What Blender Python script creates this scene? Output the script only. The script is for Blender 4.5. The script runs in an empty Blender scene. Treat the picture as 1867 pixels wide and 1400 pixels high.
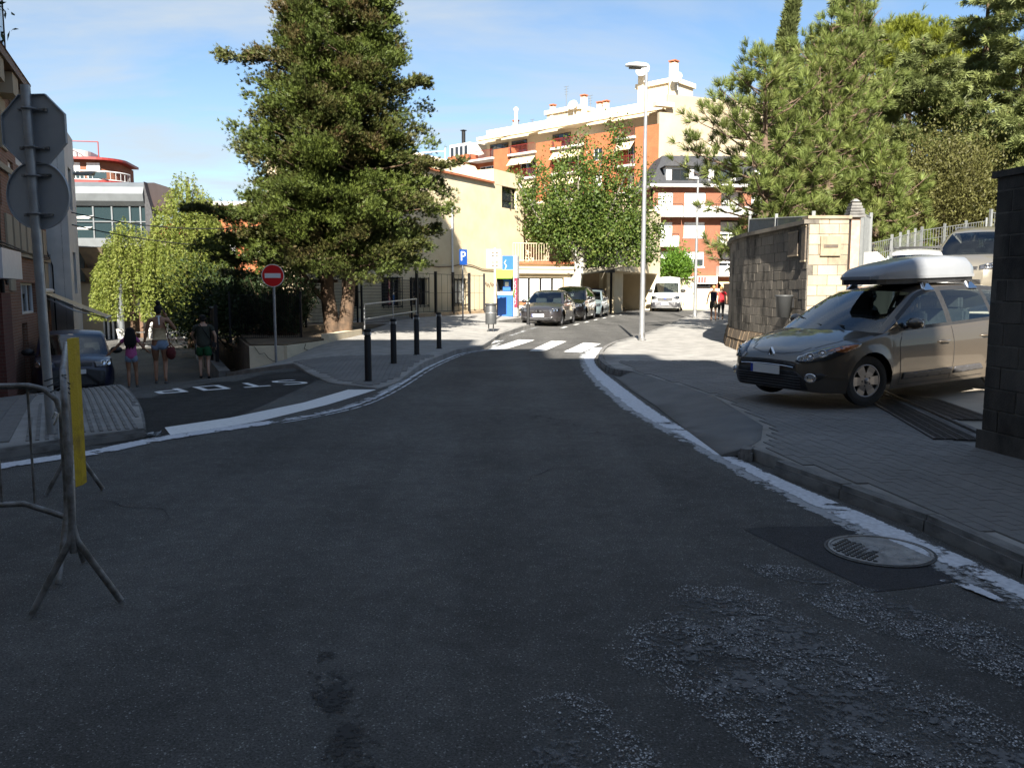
import bpy, bmesh, math, random
import numpy as np
import mathutils.noise
from mathutils import Vector, Matrix, Euler
from mathutils.bvhtree import BVHTree
R = math.radians
rnd = random.Random(7)
SC = bpy.context.scene
COL = SC.collection
# ------------------------------------------------------------------ camera
cam_d = bpy.data.cameras.new("camera")
cam = bpy.data.objects.new("camera", cam_d)
COL.objects.link(cam)
cam.location = (0, 0, 1.6)
PITCH = math.atan(170 / 1510)
cam.rotation_euler = (math.pi / 2 - PITCH, 0, 0)
cam_d.sensor_width = 36.0
cam_d.lens = 36.0 * 1510 / 1867
cam_d.clip_start = 0.1
cam_d.clip_end = 3000
SC.camera = cam
# ------------------------------------------------------------------ world, sun, exposure
SUN_EL, SUN_DX = 35.0, 0.07          # elevation in degrees; shadows drift this much to +x per metre of +y
sun_to = Vector((-SUN_DX, -1, 0)).normalized() * math.cos(R(SUN_EL)) + Vector((0, 0, math.sin(R(SUN_EL))))
world = bpy.data.worlds.new("World")
SC.world = world
world.use_nodes = True
nt = world.node_tree
nt.nodes.clear()
N = nt.nodes.new
out = N("ShaderNodeOutputWorld")
bg = N("ShaderNodeBackground")
sky = N("ShaderNodeTexSky")
sky.sky_type = 'NISHITA'
sky.sun_disc = False
sky.sun_elevation = R(SUN_EL)
sky.sun_rotation = math.atan2(sun_to.x, sun_to.y)
sky.altitude = 100
sky.air_density = 1.0
sky.dust_density = 0.35
sky.ozone_density = 1.6
bg.inputs['Strength'].default_value = 0.05
tc = N("ShaderNodeTexCoord")
# thin high cloud: noise over the sky direction, thicker low down
sep = N("ShaderNodeSeparateXYZ")
nt.links.new(tc.outputs['Generated'], sep.inputs[0])
addz = N("ShaderNodeMath"); addz.operation = 'ADD'; addz.inputs[1].default_value = 0.12
nt.links.new(sep.outputs['Z'], addz.inputs[0])
dx = N("ShaderNodeMath"); dx.operation = 'DIVIDE'
dy = N("ShaderNodeMath"); dy.operation = 'DIVIDE'
nt.links.new(sep.outputs['X'], dx.inputs[0]); nt.links.new(addz.outputs[0], dx.inputs[1])
nt.links.new(sep.outputs['Y'], dy.inputs[0]); nt.links.new(addz.outputs[0], dy.inputs[1])
cmb = N("ShaderNodeCombineXYZ")
nt.links.new(dx.outputs[0], cmb.inputs[0]); nt.links.new(dy.outputs[0], cmb.inputs[1])
cn = N("ShaderNodeTexNoise")
cn.inputs['Scale'].default_value = 0.85
cn.inputs['Detail'].default_value = 7
cn.inputs['Roughness'].default_value = 0.56
cn.inputs['Distortion'].default_value = 0.5
mp = N("ShaderNodeMapping"); mp.inputs['Scale'].default_value = (0.9, 1.5, 1); mp.inputs['Location'].default_value = (4.3, 2.2, 0)
nt.links.new(cmb.outputs[0], mp.inputs[0]); nt.links.new(mp.outputs[0], cn.inputs['Vector'])
cr = N("ShaderNodeMapRange"); cr.inputs['From Min'].default_value = 0.44; cr.inputs['From Max'].default_value = 0.74
nt.links.new(cn.outputs['Fac'], cr.inputs['Value'])
# low haze band: whiter near the horizon
hz = N("ShaderNodeMapRange"); hz.inputs['From Min'].default_value = 0.26; hz.inputs['From Max'].default_value = 0.0
hz.inputs['To Min'].default_value = 0.0; hz.inputs['To Max'].default_value = 0.4
nt.links.new(sep.outputs['Z'], hz.inputs['Value'])
mxa = N("ShaderNodeMath"); mxa.operation = 'MULTIPLY_ADD'; mxa.inputs[1].default_value = 1.0; mxa.use_clamp = True
nt.links.new(cr.outputs[0], mxa.inputs[0]); nt.links.new(hz.outputs[0], mxa.inputs[2])
mix = N("ShaderNodeMix"); mix.data_type = 'RGBA'
nt.links.new(mxa.outputs[0], mix.inputs['Factor'])
tint = N("ShaderNodeMix"); tint.data_type = 'RGBA'; tint.blend_type = 'MULTIPLY'; tint.inputs['Factor'].default_value = 1.0
tint.inputs['B'].default_value = (0.84, 0.92, 0.97, 1)
nt.links.new(sky.outputs[0], tint.inputs['A'])
nt.links.new(tint.outputs['Result'], mix.inputs['A'])
mix.inputs['B'].default_value = (3.9, 4.3, 4.6, 1)
nt.links.new(mix.outputs['Result'], bg.inputs['Color'])
nt.links.new(bg.outputs[0], out.inputs[0])
sun_d = bpy.data.lights.new("sun", 'SUN')
sun_d.energy = 5.0
sun_d.angle = R(0.5)
sun_d.color = (1.0, 0.93, 0.82)
sun = bpy.data.objects.new("sun", sun_d)
COL.objects.link(sun)
sun.rotation_euler = sun_to.to_track_quat('Z', 'Y').to_euler()
sun.location = (0, -20, 40)
SC.view_settings.view_transform = 'Standard'
SC.view_settings.look = 'None'
SC.view_settings.exposure = 1.85
SC.view_settings.gamma = 1.0
SC.view_settings.use_curve_mapping = False
SC.render.engine = 'CYCLES'
SC.cycles.use_denoising = True
SC.cycles.max_bounces = 7
SC.cycles.transparent_max_bounces = 24
SC.cycles.diffuse_bounces = 4
SC.cycles.sample_clamp_indirect = 6.0
# ------------------------------------------------------------------ the lie of the land
def sp(v, w=0.8):
 v = v / w
 return w * (math.log1p(math.exp(v)) if v < 30 else v)
def sstep(a, b, v):
 t = max(0.0, min(1.0, (v - a) / (b - a)))
 return t * t * (3 - 2 * t)
def kerb_x(y):                       # right-hand kerb of the main street
 P = [(-30, 3.3), (4.3, 2.8), (6, 2.53), (8, 2.19), (11.4, 2.0), (16, 1.87), (19.4, 2.0), (23.6, 2.84), (28, 4.4), (44.3, 9.3), (58, 13.5), (120, 32)]
 for (a, b), (c, d) in zip(P, P[1:]):
  if y <= c:
   return b + (d - b) * (y - a) / (c - a)
 return P[-1][1]
def H(x, y):                         # height of the carriageway surface
 z = 0.004 * sp(y - 18, 2.0)
 z += 0.02 * sstep(24, 34, y) * max(0.0, min(8.0, kerb_x(y) - x))
 q = (x + 4) * -0.9 + (y - 12) * 0.436
 p = (x + 5.4) * 0.925 + (y - 18.6) * 0.379
 m = 1 - sstep(-0.4, 2.4, p)
 if m > 0:
  z = z * (1 - m) - m * 0.15 * (sp(q - 3) - sp(q - 11))
 return z
# ------------------------------------------------------------------ materials
MATS = {}
def link(nt, a, b): nt.links.new(a, b)
def new_mat(name):
 m = bpy.data.materials.new(name)
 m.use_nodes = True
 nt = m.node_tree
 b = nt.nodes['Principled BSDF']
 MATS[name] = m
 return m, nt, b
def pm(name, col, rough=0.6, metal=0.0, var=0.12, scale=6.0, bump=0.0, bscale=None, col2=None, coat=0.0, spec=0.5, detail=6.0, lo=0.35, hi=0.65):
 """Principled material with noise colour variation and fine relief."""
 m, nt, b = new_mat(name)
 n = nt.nodes.new
 t = n('ShaderNodeTexCoord')
 no = n('ShaderNodeTexNoise'); no.inputs['Scale'].default_value = scale; no.inputs['Detail'].default_value = detail
 no.inputs['Roughness'].default_value = 0.62
 link(nt, t.outputs['Object'], no.inputs['Vector'])
 r = n('ShaderNodeValToRGB')
 c = Vector(col[:3])
 if col2 is None:
  a, d = c * (1 - var), c * (1 + var)
 else:
  a, d = Vector(col2[:3]), c
 r.color_ramp.elements[0].position = lo; r.color_ramp.elements[1].position = hi
 r.color_ramp.elements[0].color = (*a, 1); r.color_ramp.elements[1].color = (*d, 1)
 link(nt, no.outputs['Fac'], r.inputs[0])
 link(nt, r.outputs[0], b.inputs['Base Color'])
 b.inputs['Roughness'].default_value = rough
 b.inputs['Metallic'].default_value = metal
 b.inputs['Specular IOR Level'].default_value = spec
 if coat:
  b.inputs['Coat Weight'].default_value = coat; b.inputs['Coat Roughness'].default_value = 0.04
 if bump:
  n2 = n('ShaderNodeTexNoise'); n2.inputs['Scale'].default_value = bscale or scale * 12; n2.inputs['Detail'].default_value = 4
  link(nt, t.outputs['Object'], n2.inputs['Vector'])
  bu = n('ShaderNodeBump'); bu.inputs['Strength'].default_value = bump; bu.inputs['Distance'].default_value = 0.02
  link(nt, n2.outputs['Fac'], bu.inputs['Height']); link(nt, bu.outputs[0], b.inputs['Normal'])
 return m
def glass_mat(name, tintc=(0.75, 0.85, 0.82), rough=0.0, dark=0.0):
 """Thin sheet glass: see-through, reflecting more at grazing angles."""
 m = bpy.data.materials.new(name); m.use_nodes = True; nt = m.node_tree; nt.nodes.clear(); n = nt.nodes.new
 o = n('ShaderNodeOutputMaterial'); mx = n('ShaderNodeMixShader'); tr = n('ShaderNodeBsdfTransparent'); gl = n('ShaderNodeBsdfGlossy')
 lw = n('ShaderNodeFresnel'); lw.inputs['IOR'].default_value = 1.6
 mr = n('ShaderNodeMapRange'); mr.inputs['From Min'].default_value = 0; mr.inputs['From Max'].default_value = 1; mr.inputs['To Min'].default_value = 0.04 + dark; mr.inputs['To Max'].default_value = 1
 tr.inputs[0].default_value = (*tintc, 1); gl.inputs['Roughness'].default_value = rough; gl.inputs['Color'].default_value = (0.95, 0.97, 1, 1)
 link(nt, lw.outputs[0], mr.inputs[0]); link(nt, mr.outputs[0], mx.inputs[0]); link(nt, tr.outputs[0], mx.inputs[1]); link(nt, gl.outputs[0], mx.inputs[2]); link(nt, mx.outputs[0], o.inputs[0])
 MATS[name] = m
 return m
def leaf_mat(name, c_dark, c_mid, c_light, trans=0.35, rough=0.55):
 """Foliage: colour varies from spray to spray (attribute 'tint'), some light passes through the blade."""
 m, nt, b = new_mat(name); n = nt.nodes.new
 at = n('ShaderNodeAttribute'); at.attribute_name = 'tint'
 r = n('ShaderNodeValToRGB')
 r.color_ramp.elements[0].color = (*c_dark, 1); r.color_ramp.elements[1].color = (*c_light, 1)
 e = r.color_ramp.elements.new(0.5); e.color = (*c_mid, 1)
 link(nt, at.outputs['Fac'], r.inputs[0])
 link(nt, r.outputs[0], b.inputs['Base Color'])
 b.inputs['Roughness'].default_value = rough; b.inputs['Specular IOR Level'].default_value = 0.3
 tl = n('ShaderNodeBsdfTranslucent'); mx = n('ShaderNodeMixShader'); mx.inputs[0].default_value = trans
 link(nt, r.outputs[0], tl.inputs['Color'])
 o = nt.nodes['Material Output']
 link(nt, b.outputs[0], mx.inputs[1]); link(nt, tl.outputs[0], mx.inputs[2]); link(nt, mx.outputs[0], o.inputs['Surface'])
 return m
# ------------------------------------------------------------------ objects, things, parts
WM = {}                               # world matrix of every parent we make
def tag(o, label=None, cat=None, group=None, kind=None):
 if label: o['label'] = label
 if cat: o['category'] = cat
 if group: o['group'] = group
 if kind: o['kind'] = kind
 return o
def thing(name, label, cat, loc=(0, 0, 0), rotz=0.0, group=None, mat=None):
 o = bpy.data.objects.new(name, None)
 o.empty_display_size = 0.3
 COL.objects.link(o)
 M = mat if mat is not None else Matrix.Translation(loc) @ Matrix.Rotation(rotz, 4, 'Z')
 o.matrix_world = M
 WM[o] = M
 return tag(o, label, cat, group)
def link_mesh(name, me, parent=None, M=None):
 o = bpy.data.objects.new(name, me)
 COL.objects.link(o)
 if M is not None: o.matrix_local = M
 if parent is not None:
  o.parent = parent
  WM[o] = WM[parent] @ (M if M is not None else Matrix.Identity(4))
 else:
  WM[o] = M if M is not None else Matrix.Identity(4)
 return o
def copy_tree(src, M=None, parent=None, label=None):
 c = src.copy(); COL.objects.link(c)
 if parent is not None: c.parent = parent
 if M is not None: c.matrix_world = M; WM[c] = M
 if label: c['label'] = label
 for ch in list(src.children):
  copy_tree(ch, None, c)
 return c
class MB:
 """Collects shapes; build() links them as ONE mesh object."""
 def __init__(s): s.v, s.f, s.m, s.sm = [], [], [], []
 def add(s, vs, fs, mi=0, M=None, smooth=False):
  k = len(s.v)
  if M is not None: vs = [M @ Vector(v) for v in vs]
  s.v += [tuple(v) for v in vs]
  for f in fs:
   s.f.append([i + k for i in f]); s.m.append(mi); s.sm.append(smooth)
  return s
 def box(s, c, d, mi=0, M=None, rz=0.0, taper=1.0):
  x, y, z = d[0] / 2, d[1] / 2, d[2] / 2
  vs = [(-x, -y, -z), (x, -y, -z), (x, y, -z), (-x, y, -z), (-x * taper, -y * taper, z), (x * taper, -y * taper, z), (x * taper, y * taper, z), (-x * taper, y * taper, z)]
  T = Matrix.Translation(c) @ Matrix.Rotation(rz, 4, 'Z')
  if M is not None: T = M @ T
  return s.add(vs, [(3, 2, 1, 0), (4, 5, 6, 7), (0, 1, 5, 4), (1, 2, 6, 5), (2, 3, 7, 6), (3, 0, 4, 7)], mi, T)
 def b2(s, lo, hi, mi=0, M=None):
  return s.box([(a + b) / 2 for a, b in zip(lo, hi)], [abs(b - a) for a, b in zip(lo, hi)], mi, M)
 def tube(s, pts, r, n=8, mi=0, M=None, caps=True, smooth=True):
  pts = [Vector(p) for p in pts]
  rs = r if isinstance(r, (list, tuple)) else [r] * len(pts)
  vs, fs = [], []
  ref = None
  for i, p in enumerate(pts):
   t = (pts[min(i + 1, len(pts) - 1)] - pts[max(i - 1, 0)])
   t = t.normalized() if t.length > 1e-9 else Vector((0, 0, 1))
   if ref is None:
    ref = Vector((1, 0, 0)) if abs(t.x) < 0.9 else Vector((0, 1, 0))
   a = (ref - t * ref.dot(t)).normalized(); b = t.cross(a); ref = a
   for k in range(n):
    an = 2 * math.pi * k / n
    vs.append(p + (a * math.cos(an) + b * math.sin(an)) * rs[i])
  for i in range(len(pts) - 1):
   for k in range(n):
    fs.append((i * n + k, i * n + (k + 1) % n, (i + 1) * n + (k + 1) % n, (i + 1) * n + k))
  s.add(vs, fs, mi, M, smooth)
  if caps:
   L = len(pts) - 1
   s.add(vs[:n], [tuple(range(n - 1, -1, -1))], mi, M); s.add(vs[L * n:], [tuple(range(n))], mi, M)
  return s
 def lathe(s, prof, n=16, mi=0, M=None, smooth=True):
  vs, fs = [], []
  for (r, z) in prof:
   for k in range(n):
    a = 2 * math.pi * k / n
    vs.append((r * math.cos(a), r * math.sin(a), z))
  for i in range(len(prof) - 1):
   for k in range(n):
    fs.append((i * n + k, i * n + (k + 1) % n, (i + 1) * n + (k + 1) % n, (i + 1) * n + k))
  return s.add(vs, fs, mi, M, smooth)
 def prism(s, poly, z0, z1, mi=0, M=None):
  n = len(poly)
  vs = [(p[0], p[1], z0) for p in poly] + [(p[0], p[1], z1) for p in poly]
  fs = [tuple(range(n - 1, -1, -1)), tuple(range(n, 2 * n))] + [(i, (i + 1) % n, n + (i + 1) % n, n + i) for i in range(n)]
  return s.add(vs, fs, mi, M)
 def ball(s, c, r, n=10, mi=0, M=None):
  prof = []
  k = max(4, n // 2)
  rr = r if isinstance(r, (list, tuple)) else (r, r, r)
  vs, fs = [], []
  for i in range(k + 1):
   th = math.pi * i / k
   for j in range(n):
    a = 2 * math.pi * j / n
    vs.append((c[0] + rr[0] * math.sin(th) * math.cos(a), c[1] + rr[1] * math.sin(th) * math.sin(a), c[2] - rr[2] * math.cos(th)))
  for i in range(k):
   for j in range(n):
    fs.append((i * n + j, i * n + (j + 1) % n, (i + 1) * n + (j + 1) % n, (i + 1) * n + j))
  return s.add(vs, fs, mi, M, True)
 def mesh(s, name, mats):
  me = bpy.data.meshes.new(name)
  me.from_pydata(s.v, [], s.f)
  for m in (mats if isinstance(mats, (list, tuple)) else [mats]):
   me.materials.append(MATS[m] if isinstance(m, str) else m)
  if any(s.m): me.polygons.foreach_set('material_index', s.m)
  me.polygons.foreach_set('use_smooth', s.sm)
  me.update()
  return me
 def build(s, name, mats, parent=None, world=False, weld=False, bevel=0.0, M=None):
  if world and parent is not None:
   inv = WM[parent].inverted()
   s.v = [tuple(inv @ Vector(v)) for v in s.v]
  me = s.mesh(name, mats)
  if weld or bevel:
   bm = bmesh.new(); bm.from_mesh(me)
   bmesh.ops.remove_doubles(bm, verts=bm.verts, dist=1e-4)
   if bevel:
    ed = [e for e in bm.edges if len(e.link_faces) == 2 and e.calc_face_angle(0) > 0.6]
    bmesh.ops.bevel(bm, geom=ed, offset=bevel, segments=2, affect='EDGES', clamp_overlap=True)
   bm.to_mesh(me); bm.free()
  return link_mesh(name, me, parent, M)
def struct(o): o['kind'] = 'structure'; return o
def drape(name, poly, zoff, mat, cell=0.5, zf=None, skirt=0.0, parent=None, holes=None):
 """A flat outline cut on a lattice and laid on the land, zoff above the carriageway."""
 bm = bmesh.new()
 vs = [bm.verts.new((p[0], p[1], 0)) for p in poly]
 bm.faces.new(vs)
 bmesh.ops.triangulate(bm, faces=bm.faces[:])
 for ax in (0, 1):
  lo = min(p[ax] for p in poly); hi = max(p[ax] for p in poly)
  k = math.ceil(lo / cell)
  no = [0, 0, 0]; no[ax] = 1
  while k * cell < hi:
   co = [0, 0, 0]; co[ax] = k * cell
   bmesh.ops.bisect_plane(bm, geom=bm.verts[:] + bm.edges[:] + bm.faces[:], dist=1e-5, plane_co=co, plane_no=no)
   k += 1
 bmesh.ops.recalc_face_normals(bm, faces=bm.faces[:])
 for f in bm.faces:
  if f.normal.z < 0: f.normal_flip()
  f.smooth = True
 for v in bm.verts:
  v.co.z = (zf(v.co.x, v.co.y) if zf else H(v.co.x, v.co.y)) + zoff
 if skirt:
  ed = [e for e in bm.edges if e.is_boundary]
  r = bmesh.ops.extrude_edge_only(bm, edges=ed)
  for g in r['geom']:
   if isinstance(g, bmesh.types.BMVert): g.co.z -= skirt
   if isinstance(g, bmesh.types.BMFace): g.smooth = False
 me = bpy.data.meshes.new(name); bm.to_mesh(me); bm.free()
 me.materials.append(MATS[mat])
 return link_mesh(name, me, parent)
def offset_line(pts, d):
 """Polyline shifted d to its left."""
 o = []
 for i, p in enumerate(pts):
  a = Vector(pts[max(i - 1, 0)]); b = Vector(pts[min(i + 1, len(pts) - 1)])
  t = (b - a).normalized()
  o.append((p[0] - t.y * d, p[1] + t.x * d))
 return o
def smooth_line(pts, n=4):
 """Catmull-Rom through the points."""
 P = [Vector(p) for p in pts]; o = []
 for i in range(len(P) - 1):
  a, b, c, d = P[max(i - 1, 0)], P[i], P[i + 1], P[min(i + 2, len(P) - 1)]
  for k in range(n):
   t = k / n
   o.append(tuple(0.5 * ((2 * b) + (c - a) * t + (2 * a - 5 * b + 4 * c - d) * t * t + (3 * b - a - 3 * c + d) * t ** 3)))
 o.append(tuple(P[-1]))
 return o
def resample(pts, step):
 P = [Vector(p) for p in pts]; o = [P[0]]; acc = 0
 for a, b in zip(P, P[1:]):
  L = (b - a).length; s = step - acc
  while s <= L:
   o.append(a + (b - a) * (s / L)); s += step
  acc = (acc + L) % step if L >= (step - acc) else acc + L
 return [tuple(p) for p in o]
def hull2d(pts):
 pts = sorted(set(pts)); lo, up = [], []
 for seq, res in ((pts, lo), (reversed(pts), up)):
  for p in seq:
   while len(res) >= 2 and (res[-1][0] - res[-2][0]) * (p[1] - res[-2][1]) - (res[-1][1] - res[-2][1]) * (p[0] - res[-2][0]) <= 0: res.pop()
   res.append(p)
 return lo[:-1] + up[:-1]
def in_poly(p, poly):
 c = False; j = len(poly) - 1
 for i in range(len(poly)):
  a, b = poly[i], poly[j]
  if (a[1] > p[1]) != (b[1] > p[1]) and p[0] < (b[0] - a[0]) * (p[1] - a[1]) / (b[1] - a[1]) + a[0]: c = not c
  j = i
 return c
# ------------------------------------------------------------------ ground materials
def asphalt(name, base, fleck=0.7, fscale=170.0, rough=0.85, coarse=0.0):
 m, nt, b = new_mat(name); n = nt.nodes.new
 t = n('ShaderNodeTexCoord')
 big = n('ShaderNodeTexNoise'); big.inputs['Scale'].default_value = 0.55; big.inputs['Detail'].default_value = 9; big.inputs['Roughness'].default_value = 0.68
 mid = n('ShaderNodeTexNoise'); mid.inputs['Scale'].default_value = 7; mid.inputs['Detail'].default_value = 8; mid.inputs['Roughness'].default_value = 0.8
 fin = n('ShaderNodeTexNoise'); fin.inputs['Scale'].default_value = 95; fin.inputs['Detail'].default_value = 4; fin.inputs['Roughness'].default_value = 0.85
 vo = n('ShaderNodeTexVoronoi'); vo.inputs['Scale'].default_value = fscale
 for q in (big, mid, fin, vo): link(nt, t.outputs['Object'], q.inputs['Vector'])
 lane = n('ShaderNodeTexNoise'); lane.inputs['Scale'].default_value = 1.0; lane.inputs['Detail'].default_value = 4; lm = n('ShaderNodeMapping'); lm.inputs['Scale'].default_value = (1.1, .09, 1); lm.inputs['Rotation'].default_value = (0, 0, .06)
 link(nt, t.outputs['Object'], lm.inputs[0]); link(nt, lm.outputs[0], lane.inputs['Vector'])
 def ramp(src, p0, v0, p1, v1):
  r = n('ShaderNodeMapRange'); r.inputs['From Min'].default_value = p0; r.inputs['From Max'].default_value = p1
  r.inputs['To Min'].default_value = v0; r.inputs['To Max'].default_value = v1; link(nt, src, r.inputs['Value']); return r.outputs[0]
 def mul(a, c):
  q = n('ShaderNodeMath'); q.operation = 'MULTIPLY'; link(nt, a, q.inputs[0])
  if isinstance(c, float): q.inputs[1].default_value = c
  else: link(nt, c, q.inputs[1])
  return q.outputs[0]
 v = mul(ramp(lane.outputs['Fac'], .35, .78, .65, 1.24), 1.0)
 v = mul(v, mul(mul(ramp(big.outputs['Fac'], .3, .66, .72, 1.38), ramp(mid.outputs['Fac'], .32, .74, .68, 1.28)), ramp(fin.outputs['Fac'], .36, .3, .64, 1.75)))
 sp_ = n('ShaderNodeSeparateColor'); link(nt, vo.outputs['Color'], sp_.inputs[0])
 fl = ramp(sp_.outputs[0], 0.95 - coarse, 0.0, 0.98 - coarse, fleck)
 clump = ramp(mid.outputs['Fac'], .4, .25, .62, 1.0)
 cm = n('ShaderNodeMix'); cm.data_type = 'RGBA'; cm.blend_type = 'MULTIPLY'; cm.inputs[0].default_value = 1
 cm.inputs['A'].default_value = (*base, 1)
 cc = n('ShaderNodeCombineColor'); [link(nt, v, cc.inputs[i]) for i in range(3)]
 link(nt, cc.outputs[0], cm.inputs['B'])
 c2 = n('ShaderNodeMix'); c2.data_type = 'RGBA'; link(nt, mul(fl, clump), c2.inputs[0]); link(nt, cm.outputs['Result'], c2.inputs['A']); c2.inputs['B'].default_value = (0.42, 0.43, 0.42, 1)
 link(nt, c2.outputs['Result'], b.inputs['Base Color'])
 b.inputs['Roughness'].default_value = rough; b.inputs['Specular IOR Level'].default_value = 0.35
 bu = n('ShaderNodeBump'); bu.inputs['Strength'].default_value = 0.6; bu.inputs['Distance'].default_value = 0.006 + 0.02 * coarse
 link(nt, vo.outputs['Distance'], bu.inputs['Height']); bu2 = n('ShaderNodeBump'); bu2.inputs['Strength'].default_value = 0.5; bu2.inputs['Distance'].default_value = 0.01
 link(nt, fin.outputs['Fac'], bu2.inputs['Height']); link(nt, bu.outputs[0], bu2.inputs['Normal']); link(nt, bu2.outputs[0], b.inputs['Normal'])
 return m
asphalt("asphalt", (0.070, 0.068, 0.064))
asphalt("asphalt_fresh", (0.034, 0.034, 0.037), fleck=0.12)
def worn(name, col, under, cover, scale, feather, rough=0.8, fleckmask=False):
 """A worn coat of paint, tar or dust: breaks up with noise and towards its ragged edge (attribute 'edge')."""
 m, nt, b = new_mat(name); n = nt.nodes.new
 t = n('ShaderNodeTexCoord'); at = n('ShaderNodeAttribute'); at.attribute_name = 'edge'
 no = n('ShaderNodeTexNoise'); no.inputs['Scale'].default_value = scale; no.inputs['Detail'].default_value = 9; no.inputs['Roughness'].default_value = 0.72
 n2 = n('ShaderNodeTexNoise'); n2.inputs['Scale'].default_value = scale * 0.22; n2.inputs['Detail'].default_value = 5
 for q in (no, n2): link(nt, t.outputs['Object'], q.inputs['Vector'])
 def M(op, a, c):
  q = n('ShaderNodeMath'); q.operation = op
  for i, k in enumerate((a, c)):
   if isinstance(k, (int, float)): q.inputs[i].default_value = k
   else: link(nt, k, q.inputs[i])
  return q.outputs[0]
 e = M('MULTIPLY', at.outputs['Fac'], feather)
 s = M('ADD', M('ADD', e, M('MULTIPLY', M('SUBTRACT', no.outputs['Fac'], 0.5), 2.4)), M('MULTIPLY', M('SUBTRACT', n2.outputs['Fac'], 0.5), 1.6))
 s = M('ADD', s, cover - 0.5)
 mr = n('ShaderNodeMapRange'); mr.inputs['From Min'].default_value = 0.3; mr.inputs['From Max'].default_value = 0.62; link(nt, s, mr.inputs['Value'])
 a = mr.outputs[0]
 if fleckmask:
  vo = n('ShaderNodeTexVoronoi'); vo.inputs['Scale'].default_value = 62; link(nt, t.outputs['Object'], vo.inputs['Vector'])
  mm = n('ShaderNodeMapping'); mm.inputs['Scale'].default_value = (1, 0.7, 1); link(nt, t.outputs['Object'], mm.inputs[0]); link(nt, mm.outputs[0], vo.inputs['Vector'])
  sc = n('ShaderNodeSeparateColor'); link(nt, vo.outputs['Color'], sc.inputs[0])
  f = n('ShaderNodeMapRange'); f.inputs['From Min'].default_value = 0.0; f.inputs['From Max'].default_value = 0.9; f.inputs['To Min'].default_value = -0.5; f.inputs['To Max'].default_value = 0.75
  link(nt, sc.outputs[0], f.inputs['Value'])
  a = M('MULTIPLY', a, M('MAXIMUM', f.outputs[0], 0.0))
  n3 = n('ShaderNodeTexNoise'); n3.inputs['Scale'].default_value = 160; n3.inputs['Detail'].default_value = 3; link(nt, t.outputs['Object'], n3.inputs['Vector'])
  k = n('ShaderNodeMapRange'); k.inputs['From Min'].default_value = .35; k.inputs['From Max'].default_value = .6; link(nt, n3.outputs['Fac'], k.inputs['Value'])
  a = M('MULTIPLY', a, k.outputs[0])
 mx = n('ShaderNodeMix'); mx.data_type = 'RGBA'; link(nt, a, mx.inputs[0]); mx.inputs['A'].default_value = (*under, 1)
 cv = n('ShaderNodeTexNoise'); cv.inputs['Scale'].default_value = scale * 2; cv.inputs['Detail'].default_value = 6; link(nt, t.outputs['Object'], cv.inputs['Vector'])
 cr_ = n('ShaderNodeValToRGB'); cr_.color_ramp.elements[0].position = .3; cr_.color_ramp.elements[1].position = .7
 cr_.color_ramp.elements[0].color = (*[c * .72 for c in col], 1); cr_.color_ramp.elements[1].color = (*col, 1); link(nt, cv.outputs['Fac'], cr_.inputs[0])
 link(nt, cr_.outputs[0], b.inputs['Base Color']); b.inputs['Roughness'].default_value = rough; b.inputs['Specular IOR Level'].default_value = .3
 tr = n('ShaderNodeBsdfTransparent'); ms = n('ShaderNodeMixShader'); link(nt, a, ms.inputs[0]); link(nt, tr.outputs[0], ms.inputs[1]); link(nt, b.outputs[0], ms.inputs[2])
 link(nt, ms.outputs[0], nt.nodes['Material Output'].inputs['Surface'])
 return m
worn("gutter_paint", (0.66, 0.68, 0.72), (0.1, 0.1, 0.1), 0.82, 16, 2.0)
worn("gutter_dust", (0.36, 0.37, 0.38), (0.1, 0.1, 0.1), 0.42, 14, 1.4)
pm("chip_white", (0.46, 0.46, 0.46), .7, var=.2, scale=40); pm("chip_grey", (0.19, 0.19, 0.19), .8, var=.3, scale=40)
worn("cover_dust", (0.30, 0.30, 0.295), (0.1, 0.1, 0.1), 0.36, 24, .5)
worn("milled_haze", (0.135, 0.135, 0.135), (0.1, 0.1, 0.1), 0.2, 26, .7)
worn("tar_smear", (0.038, 0.037, 0.036), (0.1, 0.1, 0.1), 0.5, 22, .8, rough=0.8)
worn("crossing_paint", (0.74, 0.74, 0.72), (0.1, 0.1, 0.1), 1.0, 20, 2.0)
pm("road_paint", (0.74, 0.74, 0.73), 0.6, var=0.08, scale=14, col2=(0.56, 0.56, 0.56), lo=.25, hi=.5, bump=.15, bscale=120)
pm("pavement_grey", (0.25, 0.243, 0.228), 0.85, var=.22, scale=2.6, bump=.3, bscale=60, detail=10)
pm("paver_concrete", (0.19, 0.185, 0.176), 0.85, scale=1.3, col2=(0.125, 0.122, 0.118), bump=.35, bscale=90, detail=10, lo=.3, hi=.7)
pm("joint_dirt", (0.085, 0.08, 0.075), 0.95, var=.3, scale=9)
pm("kerb_concrete", (0.2, 0.195, 0.185), 0.85, scale=3.5, col2=(0.085, 0.083, 0.08), bump=.35, bscale=70, detail=9, lo=.36, hi=.58)
pm("ramp_concrete", (0.15, 0.147, 0.14), 0.85, scale=2.2, col2=(0.11, 0.108, 0.105), bump=.3, bscale=80, detail=9)
pm("earth", (0.11, 0.08, 0.05), 0.95, var=.35, scale=3, bump=.5)
pm("driveway_concrete", (0.36, 0.32, 0.26), 0.85, scale=1.2, col2=(0.26, 0.23, 0.19), bump=.25, bscale=60)
pm("cast_iron", (0.09, 0.085, 0.08), 0.55, metal=.7, var=.3, scale=20, bump=.2)
pm("grey_cover", (0.34, 0.33, 0.31), 0.7, scale=9, col2=(0.17, 0.165, 0.16), bump=.25, bscale=90, detail=9)
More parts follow.
